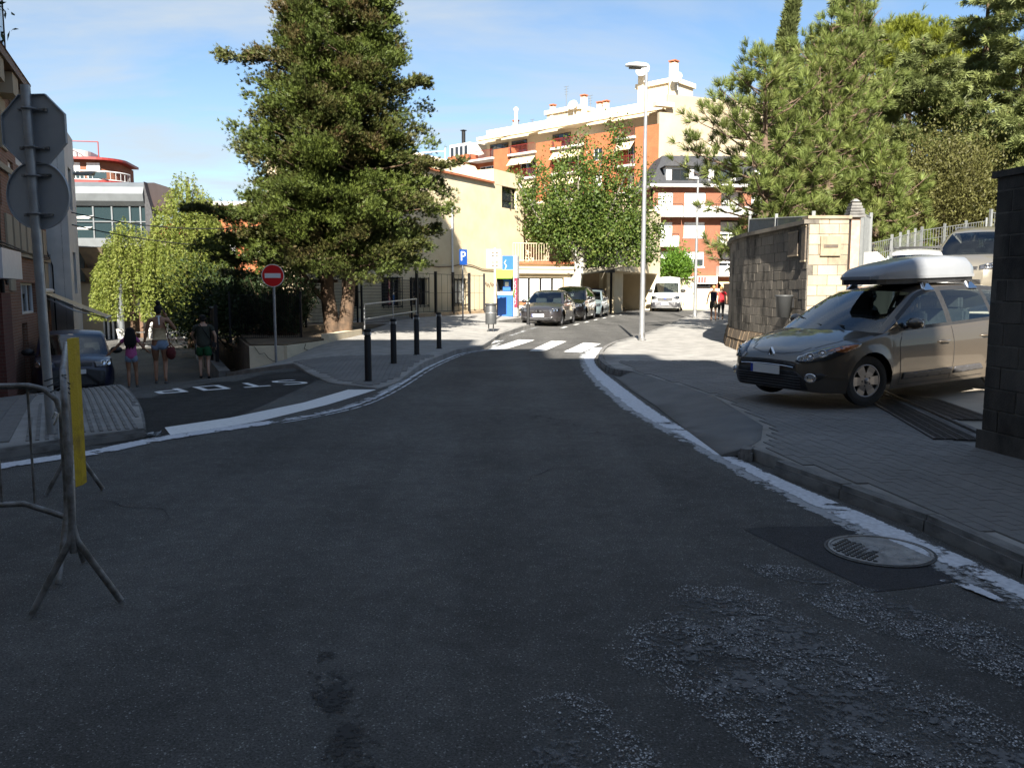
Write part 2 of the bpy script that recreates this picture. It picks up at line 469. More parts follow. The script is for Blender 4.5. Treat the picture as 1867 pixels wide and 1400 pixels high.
def set_edge(o, poly, width):
 """Per-vertex distance from the outline (0 on it, 1 from width inwards)."""
 me = o.data
 a = me.attributes.new('edge', 'FLOAT', 'POINT')
 P = [Vector((p[0], p[1])) for p in poly]
 vals = []
 for v in me.vertices:
  p = Vector((v.co.x, v.co.y)); best = 9
  for i in range(len(P)):
   c, d = P[i], P[(i + 1) % len(P)]
   ab = d - c; L2 = ab.length_squared or 1e-9
   t = max(0, min(1, (p - c).dot(ab) / L2)); best = min(best, (c + ab * t - p).length)
  vals.append(min(1, best / width))
 a.data.foreach_set('value', vals)
 return o
# ------------------------------------------------------------------ ground, road, side street
def land(x, y):
 d = max(0.0, math.hypot(x, y - 30) - 75) / 60
 base = H(x, y) - 0.09
 return base
mb = MB()
xs = [-600, -300, -150] + [i * 2.0 - 70 for i in range(71)] + [150, 300, 600]
ys = [-300, -150, -80] + [i * 2.0 - 40 for i in range(86)] + [180, 300, 600, 1200]
idx = {}
for j, y in enumerate(ys):
 for i, x in enumerate(xs):
  mb.v.append((x, y, H(max(-70, min(70, x)), max(-40, min(130, y))) - 0.12))
for j in range(len(ys) - 1):
 for i in range(len(xs) - 1):
  a = j * len(xs) + i
  mb.f.append([a, a + 1, a + 1 + len(xs), a + len(xs)]); mb.m.append(0); mb.sm.append(True)
struct(mb.build("ground", "earth"))
L_GUT = [(-9.0, 0.6), (-7.0, 4.0), (-4.62, 7.35), (-4.07, 8.03), (-3.74, 8.78), (-3.11, 9.61), (-2.58, 10.32), (-2.12, 11.4), (-1.92, 12.8), (-1.8, 14.47), (-1.65, 17.3), (-1.22, 20.73), (-0.64, 22.06)]
R_KERB = [(3.3, -12), (3.0, 0), (2.86, 4.5), (2.63, 5.83), (2.14, 7.72)]
R_CORNER = [(2.19, 15.23), (1.95, 15.6), (1.85, 16.2), (1.86, 17.55), (2.02, 19.39), (2.26, 21.09), (2.84, 23.57), (4.38, 27.94), (6.9, 36.2), (9.27, 44.3), (13.48, 58.07), (22, 88)]
road_poly = [(-30, -14), (4, -14), (4, 9), (4, 24), (14.5, 58), (23, 90), (13, 92), (4, 56), (-2, 40), (-3.5, 24), (-3.5, 9), (-8, 4), (-30, -2)]
struct(drape("road", road_poly, 0.0, "asphalt", 0.5))
side_poly = [(-3.5, 8.5), (-3.49, 20), (-7, 23.5), (-12, 36), (-15, 44), (-17, 60), (-34, 60), (-26, 44), (-18, 32), (-13.5, 22), (-9, 15), (-5.5, 9)]
struct(drape("side_street", side_poly, -0.004, "asphalt", 0.5))
# ------------------------------------------------------------------ right-hand pavement, its dropped kerb and corner
GATE_A, GATE_B = Vector((4.42, 7.8)), Vector((5.85, 16.5))
def ramp_d(x, y):
 return (x - 4.95) * 0.89 + (y - 10) * 0.454
def drive_z(x, y):
 return H(x, y) + 0.12 + 0.115 * sp(ramp_d(x, y) - 1.6, 0.5)
r_pave = [(3.42, -12), (3.12, 0), (2.98, 4.5), (2.75, 5.83), (2.27, 7.8), (2.5, 8.2), (2.78, 9.07), (2.87, 11.74), (2.48, 13.98), (2.25, 15.1), (2.02, 15.7), (1.97, 16.25), (1.98, 17.5), (2.14, 19.35), (2.38, 21.05), (2.95, 23.5), (4.5, 27.9), (7.02, 36.2), (9.39, 44.3), (13.6, 58.07), (22.1, 88), (26, 86), (19.5, 56), (14, 42), (8.5, 29), (6.3, 21.4), (5.95, 16.6), (4.7, 8.4), (5.2, 6.5), (6.5, 2), (6.6, -12)]
RP = struct(drape("pavement", r_pave, 0.113, "pavement_grey", 0.5, skirt=0.3))
ramp_poly = [(2.03, 7.9), (2.27, 7.8), (2.5, 8.2), (2.78, 9.07), (2.87, 11.74), (2.48, 13.98), (2.19, 15.2), (1.9, 15.3), (1.93, 13), (2.0, 11.36), (2.0, 9.5)]
def ramp_z(x, y):
 gx = kerb_x(y)
 inner = [(7.8, 2.27), (8.2, 2.5), (9.07, 2.78), (11.74, 2.87), (13.98, 2.48), (15.23, 2.19)]
 ix = inner[0][1] if y < 7.8 else inner[-1][1]
 for (a, b), (c, d) in zip(inner, inner[1:]):
  if a <= y <= c: ix = b + (d - b) * (y - a) / (c - a)
 lo = 2.0
 t = max(0, min(1, (x - lo) / max(0.15, ix - lo)))
 return 0.012 + 0.102 * t
struct(drape("dropped_kerb", ramp_poly, 0.0, "ramp_concrete", 0.4, zf=ramp_z, skirt=0.05))
KERB_ME = None
def kerb_stones(line, parent, name="kerb_stone", h=0.12, step=1.0, w=0.13, mat="kerb_concrete", side=1):
 pts = resample(line, step)
 global KERB_ME
 if KERB_ME is None:
  m = MB(); m.box((0, 0, 0), (1, 1, 1))
  KERB_ME = m.mesh("kerb_stone", mat)
  bm = bmesh.new(); bm.from_mesh(KERB_ME)
  bmesh.ops.bevel(bm, geom=[e for e in bm.edges if abs((e.verts[0].co - e.verts[1].co).x) > .5 and e.verts[0].co.z > 0], offset=0.12, segments=2, affect='EDGES')
  bm.to_mesh(KERB_ME); bm.free()
 for a, b in zip(pts, pts[1:]):
  za, zb = H(*a), H(*b)
  A_, B_ = Vector((a[0], a[1], za)), Vector((b[0], b[1], zb))
  d = B_ - A_; L = d.length
  x = d.normalized(); y = Vector((-x.y, x.x, 0)).normalized(); z = x.cross(y)
  c = (A_ + B_) / 2 - y * (w / 2) * side + z * (h / 2 - 0.1 + rnd.uniform(-.004, .004))
  M = Matrix(((x.x, y.x, z.x, c.x), (x.y, y.y, z.y, c.y), (x.z, y.z, z.z, c.z), (0, 0, 0, 1))) @ Matrix.Diagonal((L - 0.013, w, h + 0.2, 1))
  link_mesh(name, KERB_ME, parent, M)
kerb_stones(smooth_line(R_KERB[1:], 5), RP, step=0.9)
kerb_stones([(2.14, 7.72), (2.2, 7.86), (2.36, 8.0)], RP, step=0.2)
kerb_stones([(2.2, 15.2), (2.0, 15.5), (1.88, 15.9), (1.85, 16.4)], RP, step=0.3)
kerb_stones(smooth_line([(1.85, 16.4), (1.86, 17.55), (2.02, 19.39), (2.26, 21.09), (2.84, 23.57), (4.38, 27.94), (6.9, 36.2), (9.27, 44.3), (13.48, 58.07)], 5), RP, step=1.0)
# ------------------------------------------------------------------ pavers: real ones near by, in rows along the street
PAVER_ME = None
def pavers(poly, org, ang, parent, zf, ymax, size=(0.2, 0.1), near=(0, 0), nmax=150, mat="paver_concrete"):
 global PAVER_ME
 if PAVER_ME is None:
  m = MB(); m.box((0, 0, 0), (1, 1, 1), taper=0.988); PAVER_ME = m.mesh("paver", mat)
 ca, sa = math.cos(ang), math.sin(ang)
 cells = []
 xs_ = [(p[0] - org[0]) * ca + (p[1] - org[1]) * sa for p in poly]; ys_ = [-(p[0] - org[0]) * sa + (p[1] - org[1]) * ca for p in poly]
 j0, j1 = int(min(ys_) / size[1]) - 1, int(max(ys_) / size[1]) + 1
 i0, i1 = int(min(xs_) / size[0]) - 1, int(max(xs_) / size[0]) + 1
 for j in range(j0, j1):
  for i in range(i0, i1):
   u = (i + 0.5 * (j % 2)) * size[0]; v = j * size[1]
   x = org[0] + u * ca - v * sa; y = org[1] + u * sa + v * ca
   if y > ymax or y < 2.6 or abs(x) > y * 0.64 + 1.4: continue
   ok = all(in_poly((x + ca * a * size[0] * .45 - sa * c * size[1] * .45, y + sa * a * size[0] * .45 + ca * c * size[1] * .45), poly) for a in (-1, 1) for c in (-1, 1))
   if ok: cells.append((math.hypot(x, y), x, y))
 cells.sort()
 rest = MB()
 e = 0.12
 for k, (d, x, y) in enumerate(cells):
  z = zf(x, y)
  gx = (zf(x + e, y) - zf(x - e, y)) / (2 * e); gy = (zf(x, y + e) - zf(x, y - e)) / (2 * e)
  n = Vector((-gx, -gy, 1)).normalized()
  ax = Vector((ca, sa, gx * ca + gy * sa)).normalized(); ay = n.cross(ax)
  c = Vector((x, y, z - 0.016 + rnd.uniform(-.0015, .0015)))
  n2 = (n + Vector((rnd.uniform(-.009, .009), rnd.uniform(-.009, .009), 0))).normalized()
  M = Matrix(((ax.x, ay.x, n2.x, c.x), (ax.y, ay.y, n2.y, c.y), (ax.z, ay.z, n2.z, c.z), (0, 0, 0, 1))) @ Matrix.Diagonal((size[0] - .0035, size[1] - .0035, .04, 1))
  if k < nmax: link_mesh("paver", PAVER_ME, parent, M)
  else: rest.box((0, 0, 0), (1, 1, 1), M=M, taper=0.975)
 if rest.v:
  o = rest.build("pavers", mat, parent); o['kind'] = 'stuff'
near_r = [(2.99, 3.0), (2.98, 4.5), (2.75, 5.83), (2.3, 7.75), (2.55, 8.2), (2.82, 9.07), (2.9, 11.74), (2.52, 13.98), (2.3, 15.1), (2.2, 17.5), (2.5, 21), (5.8, 21), (5.7, 16.3), (4.45, 7.9), (4.9, 6.4), (5.6, 4)]
pavers(near_r, (3.0, 4.5), R(96), RP, lambda x, y: H(x, y) + 0.12, 17.5, nmax=170)
# ------------------------------------------------------------------ left-hand pavements
l_pave = [(-9.2, .9), (-7.15, 4.1), (-4.98, 7.7), (-4.42, 8.6), (-4.05, 9.0), (-4.98, 10.94), (-6.75, 14.2), (-7.9, 16.3), (-9.6, 17.6), (-11.5, 19.2), (-13.4, 24), (-16.2, 31), (-19, 38), (-20, 38), (-17, 31), (-13, 21.5), (-9.9, 13.5), (-14, 9), (-22, 4)]
LP = struct(drape("pavement", l_pave, 0.103, "pavement_grey", 0.5, skirt=0.25))
kerb_stones(smooth_line([(-9.2, .9), (-7.1, 4.05), (-4.92, 7.72), (-4.36, 8.62), (-4.02, 8.98)], 4)[::-1], LP, h=0.10, step=0.9)
kerb_stones(smooth_line([(-4.02, 8.98), (-4.94, 10.94), (-6.71, 14.21), (-7.86, 16.3)], 4)[::-1], LP, h=0.10, step=0.9)
near_l = [(-6.2, 5.9), (-5.02, 7.75), (-4.9, 7.95), (-6.9, 12.2), (-8.3, 15.2), (-9.5, 15.5), (-9.6, 13.2), (-8, 9)]
pavers(near_l, (-5.0, 7.9), R(117), LP, lambda x, y: H(x, y) + 0.11, 15.5, size=(0.4, 0.2), nmax=110)
# ribbed warning paving across the corner
tact = [(-4.85, 7.98), (-4.44, 8.66), (-4.12, 9.06), (-4.98, 10.85), (-6.6, 13.9), (-7.5, 13.4)]
tm = MB()
ca, sa = math.cos(R(119)), math.sin(R(119))
for j in range(-6, 20):
 v = j * 0.085
 u = -1.2
 while u < 8:
  x = -4.1 + u * ca - v * sa; y = 8.4 + u * sa + v * ca
  if in_poly((x, y), tact):
   z = H(x, y) + 0.104
   tm.box((x, y, z), (0.27, 0.036, 0.02), rz=R(119))
  u += 0.3
t_o = tm.build("ribbed_paving", "paver_concrete", LP); t_o['kind'] = 'stuff'
n_pave = [(-2.2, 13.45), (-1.98, 14.4), (-1.82, 17.3), (-1.4, 20.75), (-0.8, 22.1), (-0.62, 24.5), (-0.4, 27.4), (0.42, 31.5), (0.9, 33.2), (0.5, 33.9), (-0.75, 33.7), (0.1, 36.8), (1.5, 41.8), (3.1, 47.5), (5.2, 53), (7.5, 57.5), (9.2, 62), (18.8, 91), (14, 92), (3, 56), (1.5, 47), (-3.9, 37.8), (-6.5, 33), (-5.3, 27), (-5.25, 24), (-5.85, 21.55), (-6.8, 21.25), (-8.2, 25), (-8.8, 25), (-7.3, 21.2), (-5.9, 19.2), (-4.87, 18.4), (-4.01, 16.13), (-3.16, 14.3)]
def npz(x, y):
 return H(x, y) + 0.012 + 0.108 * sstep(13.6, 17.5, y + (x + 2.2) * 0.8) + 0.05 * max(0.0, min(3.0, kerb_x(y) - 6.2 - x)) * sstep(27, 34, y)
NP = struct(drape("pavement", n_pave, 0.0, "pavement_grey", 0.5, zf=npz, skirt=0.3))
kerb_stones(smooth_line([(-0.66, 24.5), (-0.44, 27.4), (0.38, 31.5), (0.86, 33.2)], 4), NP, side=-1)
kerb_stones(smooth_line([(-0.75, 33.7), (0.1, 36.8), (1.5, 41.8), (3.1, 47.5), (5.2, 53), (7.5, 57.5)], 3), NP, side=-1)
near_n = [(-2.3, 13.7), (-2.05, 14.6), (-1.9, 17.3), (-1.5, 20.6), (-2.2, 22), (-4.6, 22), (-5.4, 19.6), (-4.6, 17.8), (-3.9, 16.3), (-3.1, 14.5)]
pavers(near_n, (-2.2, 14), R(95), NP, lambda x, y: npz(x, y) + 0.006, 19.0, nmax=20)
# ------------------------------------------------------------------ gutters, markings, patches
def strip(name, left, right, zoff, mat, edge_w, cell=0.25, kind='structure', parent=None):
 poly = list(left) + list(reversed(right))
 o = drape(name, poly, zoff, mat, cell, parent=parent)
 set_edge(o, poly, edge_w)
 if parent is None: o['kind'] = kind
 return o
lg = smooth_line(L_GUT[1:], 4)
strip("gutter", offset_line(lg, 0.26), lg, 0.005, "gutter_dust", 0.12)
strip("gutter_paint", offset_line(lg[:19], 0.23), offset_line(lg[:19], -0.03), 0.009, "gutter_paint", 0.10)
strip("gutter_paint", offset_line(lg[18:], 0.12), offset_line(lg[18:], 0.05), 0.010, "gutter_paint", 0.03, 0.2)
strip("gutter_paint", offset_line(lg[18:], -0.02), offset_line(lg[18:], -0.06), 0.010, "gutter_paint", 0.03, 0.2)
rg_in = smooth_line([(2.86, 3.0), (2.66, 4.15), (2.52, 4.81), (2.35, 5.51), (2.13, 6.81), (1.88, 8.88), (1.62, 11.2), (1.52, 15.11), (1.6, 17.94), (1.78, 20.21), (2.3, 23.2)], 4)
rg_out = smooth_line([(2.95, 3.0), (2.84, 4.2), (2.69, 5.2), (2.5, 6.1), (2.28, 7.2), (2.08, 8.9), (1.93, 11.36), (1.84, 15.4), (1.84, 17.6), (2.0, 19.6), (2.6, 23.0)], 4)
strip("gutter", [(p[0] - .16, p[1]) for p in rg_in], [(p[0] - .0, p[1]) for p in rg_out], 0.005, "gutter_dust", 0.16)
strip("gutter_paint", rg_in, [(p[0] - .03, p[1]) for p in rg_out], 0.009, "gutter_paint", 0.07)
strip("gutter_paint", [(2.5, 4.1), (2.42, 4.35), (2.36, 4.42)], [(2.56, 4.12), (2.5, 4.4), (2.4, 4.46)], 0.013, "gutter_paint", .05)
mk = [(-4.08, 9.61), (-3.56, 10.37), (-2.99, 11.8), (-2.66, 13.36), (-2.2, 13.36), (-2.34, 12.7), (-2.6, 11.55), (-3.1, 10.1), (-3.76, 9.02)]
struct(drape("stop_line", mk, 0.006, "road_paint", 0.3))
E1, E2 = Vector((-0.835, -0.55)), Vector((0.55, -0.835))
def letter(ch, c, w=0.44, h=0.82):
 t = 0.10; th = 0.125
 P = {'P': [[(-w/2, -h/2), (-w/2 + t, -h/2), (-w/2 + t, -th), (w/2 - t*.6, -th), (w/2, -th*.3), (w/2, h/2 - th*.7), (w/2 - t*.6, h/2), (-w/2, h/2), (-w/2, 0), (-w/2 + t, 0), (-w/2 + t, h/2 - th), (w/2 - t, h/2 - th), (w/2 - t, 0), (-w/2 + t, 0), (-w/2, 0)]],
   'O': None, 'T': [[(-t/2, -h/2), (t/2, -h/2), (t/2, h/2 - th), (w/2, h/2 - th), (w/2, h/2), (-w/2, h/2), (-w/2, h/2 - th), (-t/2, h/2 - th)]]}
 quads = []
 if ch == 'O': quads = [[(-w/2, -h/2), (w/2, -h/2), (w/2 - t, -h/2 + th), (-w/2 + t, -h/2 + th)], [(w/2, -h/2), (w/2, h/2), (w/2 - t, h/2 - th), (w/2 - t, -h/2 + th)], [(w/2, h/2), (-w/2, h/2), (-w/2 + t, h/2 - th), (w/2 - t, h/2 - th)], [(-w/2, h/2), (-w/2, -h/2), (-w/2 + t, -h/2 + th), (-w/2 + t, h/2 - th)]]
 if ch == 'P': quads = [[(-w/2, -h/2), (-w/2 + t, -h/2), (-w/2 + t, h/2), (-w/2, h/2)], [(-w/2 + t, h/2 - th), (w/2 - t, h/2 - th), (w/2 - t*.4, h/2), (-w/2 + t, h/2)], [(w/2 - t, -th), (w/2, -th*.4), (w/2, h/2 - th*.5), (w/2 - t*.4, h/2), (w/2 - t, h/2 - th)], [(-w/2 + t, -th), (w/2 - t, -th), (w/2 - t, 0), (-w/2 + t, 0)]]
 if ch == 'T': quads = P['T']
 if ch == 'S':
  cl = [(w/2 - .04, h*.36), (w*.3, h*.45), (0, h*.46), (-w*.32, h*.42), (-w*.42, h*.27), (-w*.33, h*.12), (0, h*.01), (w*.33, -h*.12), (w*.42, -h*.27), (w*.32, -h*.42), (0, -h*.46), (-w*.3, -h*.45), (-w/2 + .04, -h*.36)]
  cl = smooth_line(cl, 3); a = offset_line(cl, t*.52); b = offset_line(cl, -t*.52)
  for i in range(len(cl) - 1): quads.append([a[i], b[i], b[i+1], a[i+1]])
 return [[tuple(Vector(c) + E1 * x + E2 * y) for x, y in q] for q in quads]
word = []
mb = MB()
for k, ch in enumerate("STOP"):
 c = Vector((-3.92, 14.5)) + E1 * 0.68 * k * 0.98
 for q in letter(ch, c):
  bm = bmesh.new(); bm.faces.new([bm.verts.new((x, y, 0)) for x, y in q]); bmesh.ops.triangulate(bm, faces=bm.faces[:])
  bmesh.ops.subdivide_edges(bm, edges=bm.edges[:], cuts=3, use_grid_fill=True)
  bmesh.ops.recalc_face_normals(bm, faces=bm.faces[:])
  for f in bm.faces:
   if f.normal.z < 0: f.normal_flip()
  bm.verts.index_update()
  mb.add([(v.co.x, v.co.y, H(v.co.x, v.co.y) + 0.010) for v in bm.verts], [[v.index for v in f.verts] for f in bm.faces]); bm.free()
struct(mb.build("stop_lettering", "road_paint"))
for q in ([(-0.68, 22.06), (-0.22, 22.06), (0.72, 26.13), (0.22, 26.41)], [(0.44, 21.66), (0.86, 21.66), (1.69, 25.57), (1.24, 25.85)], [(1.33, 21.4), (1.77, 21.09), (2.64, 24.53), (2.17, 25.04)], [(-1.5, 22.3), (-1.05, 22.3), (-.35, 25.8), (-.75, 26)]):
 far = q[0][0] < -1.2
 o = drape("zebra_stripe", q, 0.014, "crossing_paint", 0.5); set_edge(o, q, 0.05); o['kind'] = 'structure'
for k, (x, y) in enumerate([(1.75, 33.2), (2.42, 35.7), (3.08, 38.2), (3.75, 40.7), (4.45, 43.2), (5.2, 45.8), (6.0, 48.4)]):
 u = Vector((.26, .965)); v = Vector((-u.y, u.x)); c = Vector((x + .35, y))
 q = [tuple(c + u * a + v * b) for a, b in ((-.55, -.06), (.55, -.06), (.55, .06), (-.55, .06))]
 o = drape("parking_dash", [(p[0], p[1]) for p in q], 0.008, "crossing_paint", 0.5); set_edge(o, q, 0.03); o['kind'] = 'structure'
# kerbside white band of the crossing build-out
q = [(-1.0, 21.4), (-0.55, 22.0), (-0.3, 24.5), (-.1, 27.4), (.75, 31.4), (1.25, 33.3), (1.05, 33.4), (.5, 31.5), (-.3, 27.5), (-.5, 24.5)]
o = drape("gutter_paint", q, 0.009, "gutter_dust", 0.4); set_edge(o, q, .15); o['kind'] = 'structure'
# fresh asphalt square around the manhole, milled-off crossing bars, tar smear
pch = [(1.56, 5.44), (1.75, 5.5), (2.3, 5.52), (2.5, 5.2), (2.62, 4.75), (2.47, 4.44), (2.2, 4.34), (1.93, 4.27), (1.75, 4.85)]
struct(drape("asphalt_patch", pch, 0.003, "asphalt_fresh", 0.3))
def ragged(pts, amp=.05):
 o = []
 for i in range(len(pts)):
  a, b = Vector(pts[i]), Vector(pts[(i + 1) % len(pts)])
  for k in range(4):
   p = a.lerp(b, k / 4); o.append((p.x + rnd.uniform(-amp, amp), p.y + rnd.uniform(-amp, amp)))
 return o
mill = [[(0.42, 3.55), (0.95, 4.42), (1.3, 4.3), (1.62, 3.6), (1.95, 2.7), (2.0, 2.3), (1.0, 2.2), (0.75, 2.9)],
  [(1.35, 4.75), (1.72, 4.62), (2.2, 4.0), (2.62, 3.4), (2.8, 2.6), (2.35, 2.6), (1.95, 3.35), (1.5, 4.1)],
  [(-.08, 2.2), (0.05, 3.05), (0.28, 3.2), (0.46, 2.85), (0.62, 2.3)],
  [(-.95, 2.2), (-.72, 2.75), (-.5, 2.6), (-.45, 2.2)]]
for i, q in enumerate(mill):
 q = ragged(q, .03)
 o = drape("milled_patch", q, 0.006, "milled_haze", 0.12); set_edge(o, q, .16); o['kind'] = 'structure'
 # broken chips of the old white paint and bared stone, thick in drifts and thin towards the rim
 xs_, ys_ = [p[0] for p in q], [p[1] for p in q]; chips = MB(); area = (max(xs_) - min(xs_)) * (max(ys_) - min(ys_))
 for _ in range(int(area * (15000 if i < 3 else 3000))):
  x, y = rnd.uniform(min(xs_), max(xs_)), rnd.uniform(min(ys_), max(ys_))
  w_ = mathutils.noise.noise((x * 3.1, y * 3.1, i)) + .6 * mathutils.noise.noise((x * 11, y * 11, 5))
  if w_ < rnd.uniform(-.35, .75) or not in_poly((x, y), q): continue
  s_ = rnd.uniform(.0018, .0058) * (1.5 if rnd.random() < .06 else 1); a_ = rnd.uniform(0, 6.28); z_ = H(x, y) + .0075; t_ = rnd.uniform(.1, .55)
  vs = [(x + s_ * rnd.uniform(.5, 1.3) * math.cos(a_ + k * 1.57), y + s_ * rnd.uniform(.5, 1.3) * math.sin(a_ + k * 1.57), z_ + (s_ * t_ if k < 2 else 0)) for k in range(4)]
  chips.add(vs, [(0, 1, 2, 3)], 0 if rnd.random() < .33 else 1)
 o = chips.build("stone_chips", ["chip_white", "chip_grey"]); tag(o, kind='stuff', label=("chips of old paint in the largest milled patch", "chips of old paint in the milled patch beside the manhole", "chips of old paint at the bottom edge of the road", "few chips of old paint beside the tar smear")[i], cat="paint chips")
q = ragged([(-.95, 3.55), (-.72, 3.6), (-.48, 2.9), (-.22, 2.2), (-.55, 2.2), (-.7, 2.8)], .03)
o = drape("tar_smear", q, 0.004, "tar_smear", 0.12); set_edge(o, q, .12); o['kind'] = 'structure'
q = ragged([(0.05, 10.6), (.3, 10.9), (1.0, 9.6), (1.4, 8.6), (1.15, 8.5), (.6, 9.6)], .05)
o = drape("tar_smear", q, 0.004, "tar_smear", 0.3); set_edge(o, q, .5); o['kind'] = 'structure'
# hairline cracks and a sealed trench across the carriageway
cr_m = MB()
for x, y, a, L_ in ((.9, 7.4, 2.3, 1.5), (.3, 12.4, 1.5, 3.4), (-2.4, 5.6, 1.9, 1.2)):
 p = Vector((x, y)); pts = [p]; k = int(L_ / .07)
 for i in range(k): a += rnd.gauss(0, .24); p = p + Vector((math.cos(a), math.sin(a))) * .07; pts.append(p); a += (1.2 - a) * .02
 w_ = [.0035 * (1 - abs(2 * i / k - 1)) + .0012 for i in range(k + 1)]; A_, B_ = offset_line(pts, .001), offset_line(pts, -.001)
 vs = []
 for i, q in enumerate(pts):
  t_ = (pts[min(i + 1, k)] - pts[max(i - 1, 0)]).normalized(); s_ = Vector((-t_.y, t_.x)) * w_[i] * rnd.uniform(.6, 1.4)
  for c_ in (q + s_, q - s_): vs.append((c_.x, c_.y, H(c_.x, c_.y) + .0045))
 cr_m.add(vs, [(2 * i, 2 * i + 1, 2 * i + 3, 2 * i + 2) for i in range(k)])
struct(cr_m.build("road_cracks", "asphalt_fresh"))
# manhole cover with its ring and chequered studs
mh = thing("manhole_cover", "round grey manhole cover smeared with white gutter paint in a black asphalt patch", "manhole cover", (2.27, 4.97, H(2.27, 4.97) + 0.004))
m = MB(); m.lathe([(0.300, 0), (0.300, .010), (0.285, .012), (0.285, .004), (0.0, .004)], 40, smooth=False); m.build("cover", "grey_cover", mh)
m = MB(); m.lathe([(0.322, -.002), (0.322, .006), (0.306, .007), (0.306, -.002)], 40, smooth=False); m.build("ring", "cast_iron", mh)
m = MB()
for i in range(-11, 12):
 for j in range(-11, 12):
  x, y = i * .024, j * .024
  if (i + j) % 2 == 0 and math.hypot(x, y) < .27 and x < -.03 - .35 * abs(y): m.box((x, y, .007), (.02, .02, .008))
m.build("studs", "cast_iron", mh)['kind'] = 'stuff'
q = [(2.27 + .335 * math.cos(a) , 4.97 + .335 * math.sin(a)) for a in [k * math.pi / 14 for k in range(28)]]
o = drape("paint_smear", q, 0.0175, "cover_dust", .06); set_edge(o, q, .3); o['kind'] = 'structure'
# drain gratings at the gate and the steel gate rail
def grating(label, p0, p1, w, zf):
 a, b = Vector(p0), Vector(p1); L = (b - a).length; ang = math.atan2(b.y - a.y, b.x - a.x); c = (a + b) / 2
 t = thing("drain_grating", label, "drain grating", (c.x, c.y, zf(c.x, c.y)), ang, "drain gratings at the gateway")
 m = MB(); m.box((0, 0, -.03), (L, w, .01)); m.build("pit", "joint_dirt", t)
 m = MB()
 for s in (-1, 1): m.box((0, s * w / 2, .004), (L, .03, .02))
 for k in range(int(L / .05)): m.box((-L / 2 + .025 + k * .05, 0, .002), (.016, w - .03, .02))
 for s in (-.25, .0, .25): m.box((0, s * w, .003), (L, .012, .016))
 m.build("bars", "cast_iron", t)
g = lambda x, y: drive_z(x, y)
grating("steel drain grating in shade on the pavement side of the gate rail", (4.42, 8.1), (5.05, 11.2), .42, lambda x, y: H(x, y) + .128)
grating("steel drain grating in sun inside the gateway behind the gate rail", (5.25, 9.3), (5.55, 11.6), .5, lambda x, y: drive_z(x, y) + .012)
rail = thing("gate_rail", "low concrete sill with a steel gate rail across the car park entrance", "gate rail", (0, 0, 0))
m = MB(); m.tube([(4.72, 8.0, .15), (6.2, 16.4, .16)], .018, 6); m.build("rail", "cast_iron", rail)
m = MB(); m.box(((4.72 + 6.2) / 2, 12.2, .1), (8.5, .22, .08), rz=math.atan2(8.4, 1.48)); m.build("sill", "kerb_concrete", rail)
# car park drive rising behind the wall
dpoly = [(4.7, 8.4), (5.95, 16.6), (9, 20.0), (12, 30), (13, 42), (48, 42), (48, 4), (9, 2), (5.2, 6.5)]
struct(drape("driveway", dpoly, 0.0, "driveway_concrete", 1.0, zf=lambda x, y: min(drive_z(x, y), 2.3), skirt=.4))
# school forecourt behind the railings
fpoly = [(-8.25, 25.2), (-6.8, 21.6), (-5.9, 21.8), (-5.35, 24.1), (-5.25, 26.9), (-3.9, 34.9), (-1.3, 40.7), (1.5, 46), (-2, 48), (-9.2, 34), (-8.6, 29)]
struct(drape("forecourt", fpoly, 0.0, "earth", 1.0, zf=lambda x, y: 0.2 + 0.02 * max(0, y - 22), skirt=1.6))
# ------------------------------------------------------------------ vehicles
def paint(name, col, metal=0.35, rough=0.32, coat=1.0):
 m, nt, b = new_mat(name); n = nt.nodes.new
 t = n('ShaderNodeTexCoord'); no = n('ShaderNodeTexNoise'); no.inputs['Scale'].default_value = 4; no.inputs['Detail'].default_value = 8
 link(nt, t.outputs['Object'], no.inputs['Vector'])
 r = n('ShaderNodeMapRange'); r.inputs['To Min'].default_value = rough * .75; r.inputs['To Max'].default_value = rough * 1.5; link(nt, no.outputs['Fac'], r.inputs['Value'])
 link(nt, r.outputs[0], b.inputs['Roughness'])
 # road dust gathers on the sills
 sx = n('ShaderNodeSeparateXYZ'); link(nt, t.outputs['Object'], sx.inputs[0])
 d = n('ShaderNodeMapRange'); d.inputs['From Min'].default_value = .55; d.inputs['From Max'].default_value = .18; d.inputs['To Max'].default_value = .3; link(nt, sx.outputs['Z'], d.inputs['Value'])
 dm = n('ShaderNodeMath'); dm.operation = 'MULTIPLY'; link(nt, d.outputs[0], dm.inputs[0]); link(nt, no.outputs['Fac'], dm.inputs[1])
 mx = n('ShaderNodeMix'); mx.data_type = 'RGBA'; link(nt, dm.outputs[0], mx.inputs[0]); mx.inputs['A'].default_value = (*col, 1); mx.inputs['B'].default_value = (.10, .09, .075, 1)
 link(nt, mx.outputs['Result'], b.inputs['Base Color'])
 b.inputs['Metallic'].default_value = metal; b.inputs['Coat Weight'].default_value = coat; b.inputs['Coat Roughness'].default_value = .03
 return m
paint("paint_bronze", (0.102, 0.084, 0.065), .5)
paint("paint_navy", (0.004, 0.007, 0.03), .0, .3, .25)
paint("paint_grey", (0.036, 0.033, 0.036), .3)
paint("paint_black", (0.004, 0.004, 0.005), .0, .2)
paint("paint_iceblue", (0.25, 0.32, 0.34), .4)
paint("paint_white", (0.72, 0.72, 0.70), .0)
paint("paint_silver", (0.3, 0.3, 0.29), .5)
paint("paint_champagne", (0.24, 0.22, 0.18), .5)
pm("black_plastic", (0.018, 0.018, 0.019), .55, var=.2, scale=20)
pm("grey_plastic", (0.05, 0.05, 0.055), .5, var=.15, scale=20)
pm("rubber", (0.016, 0.016, 0.016), .8, var=.3, scale=30)
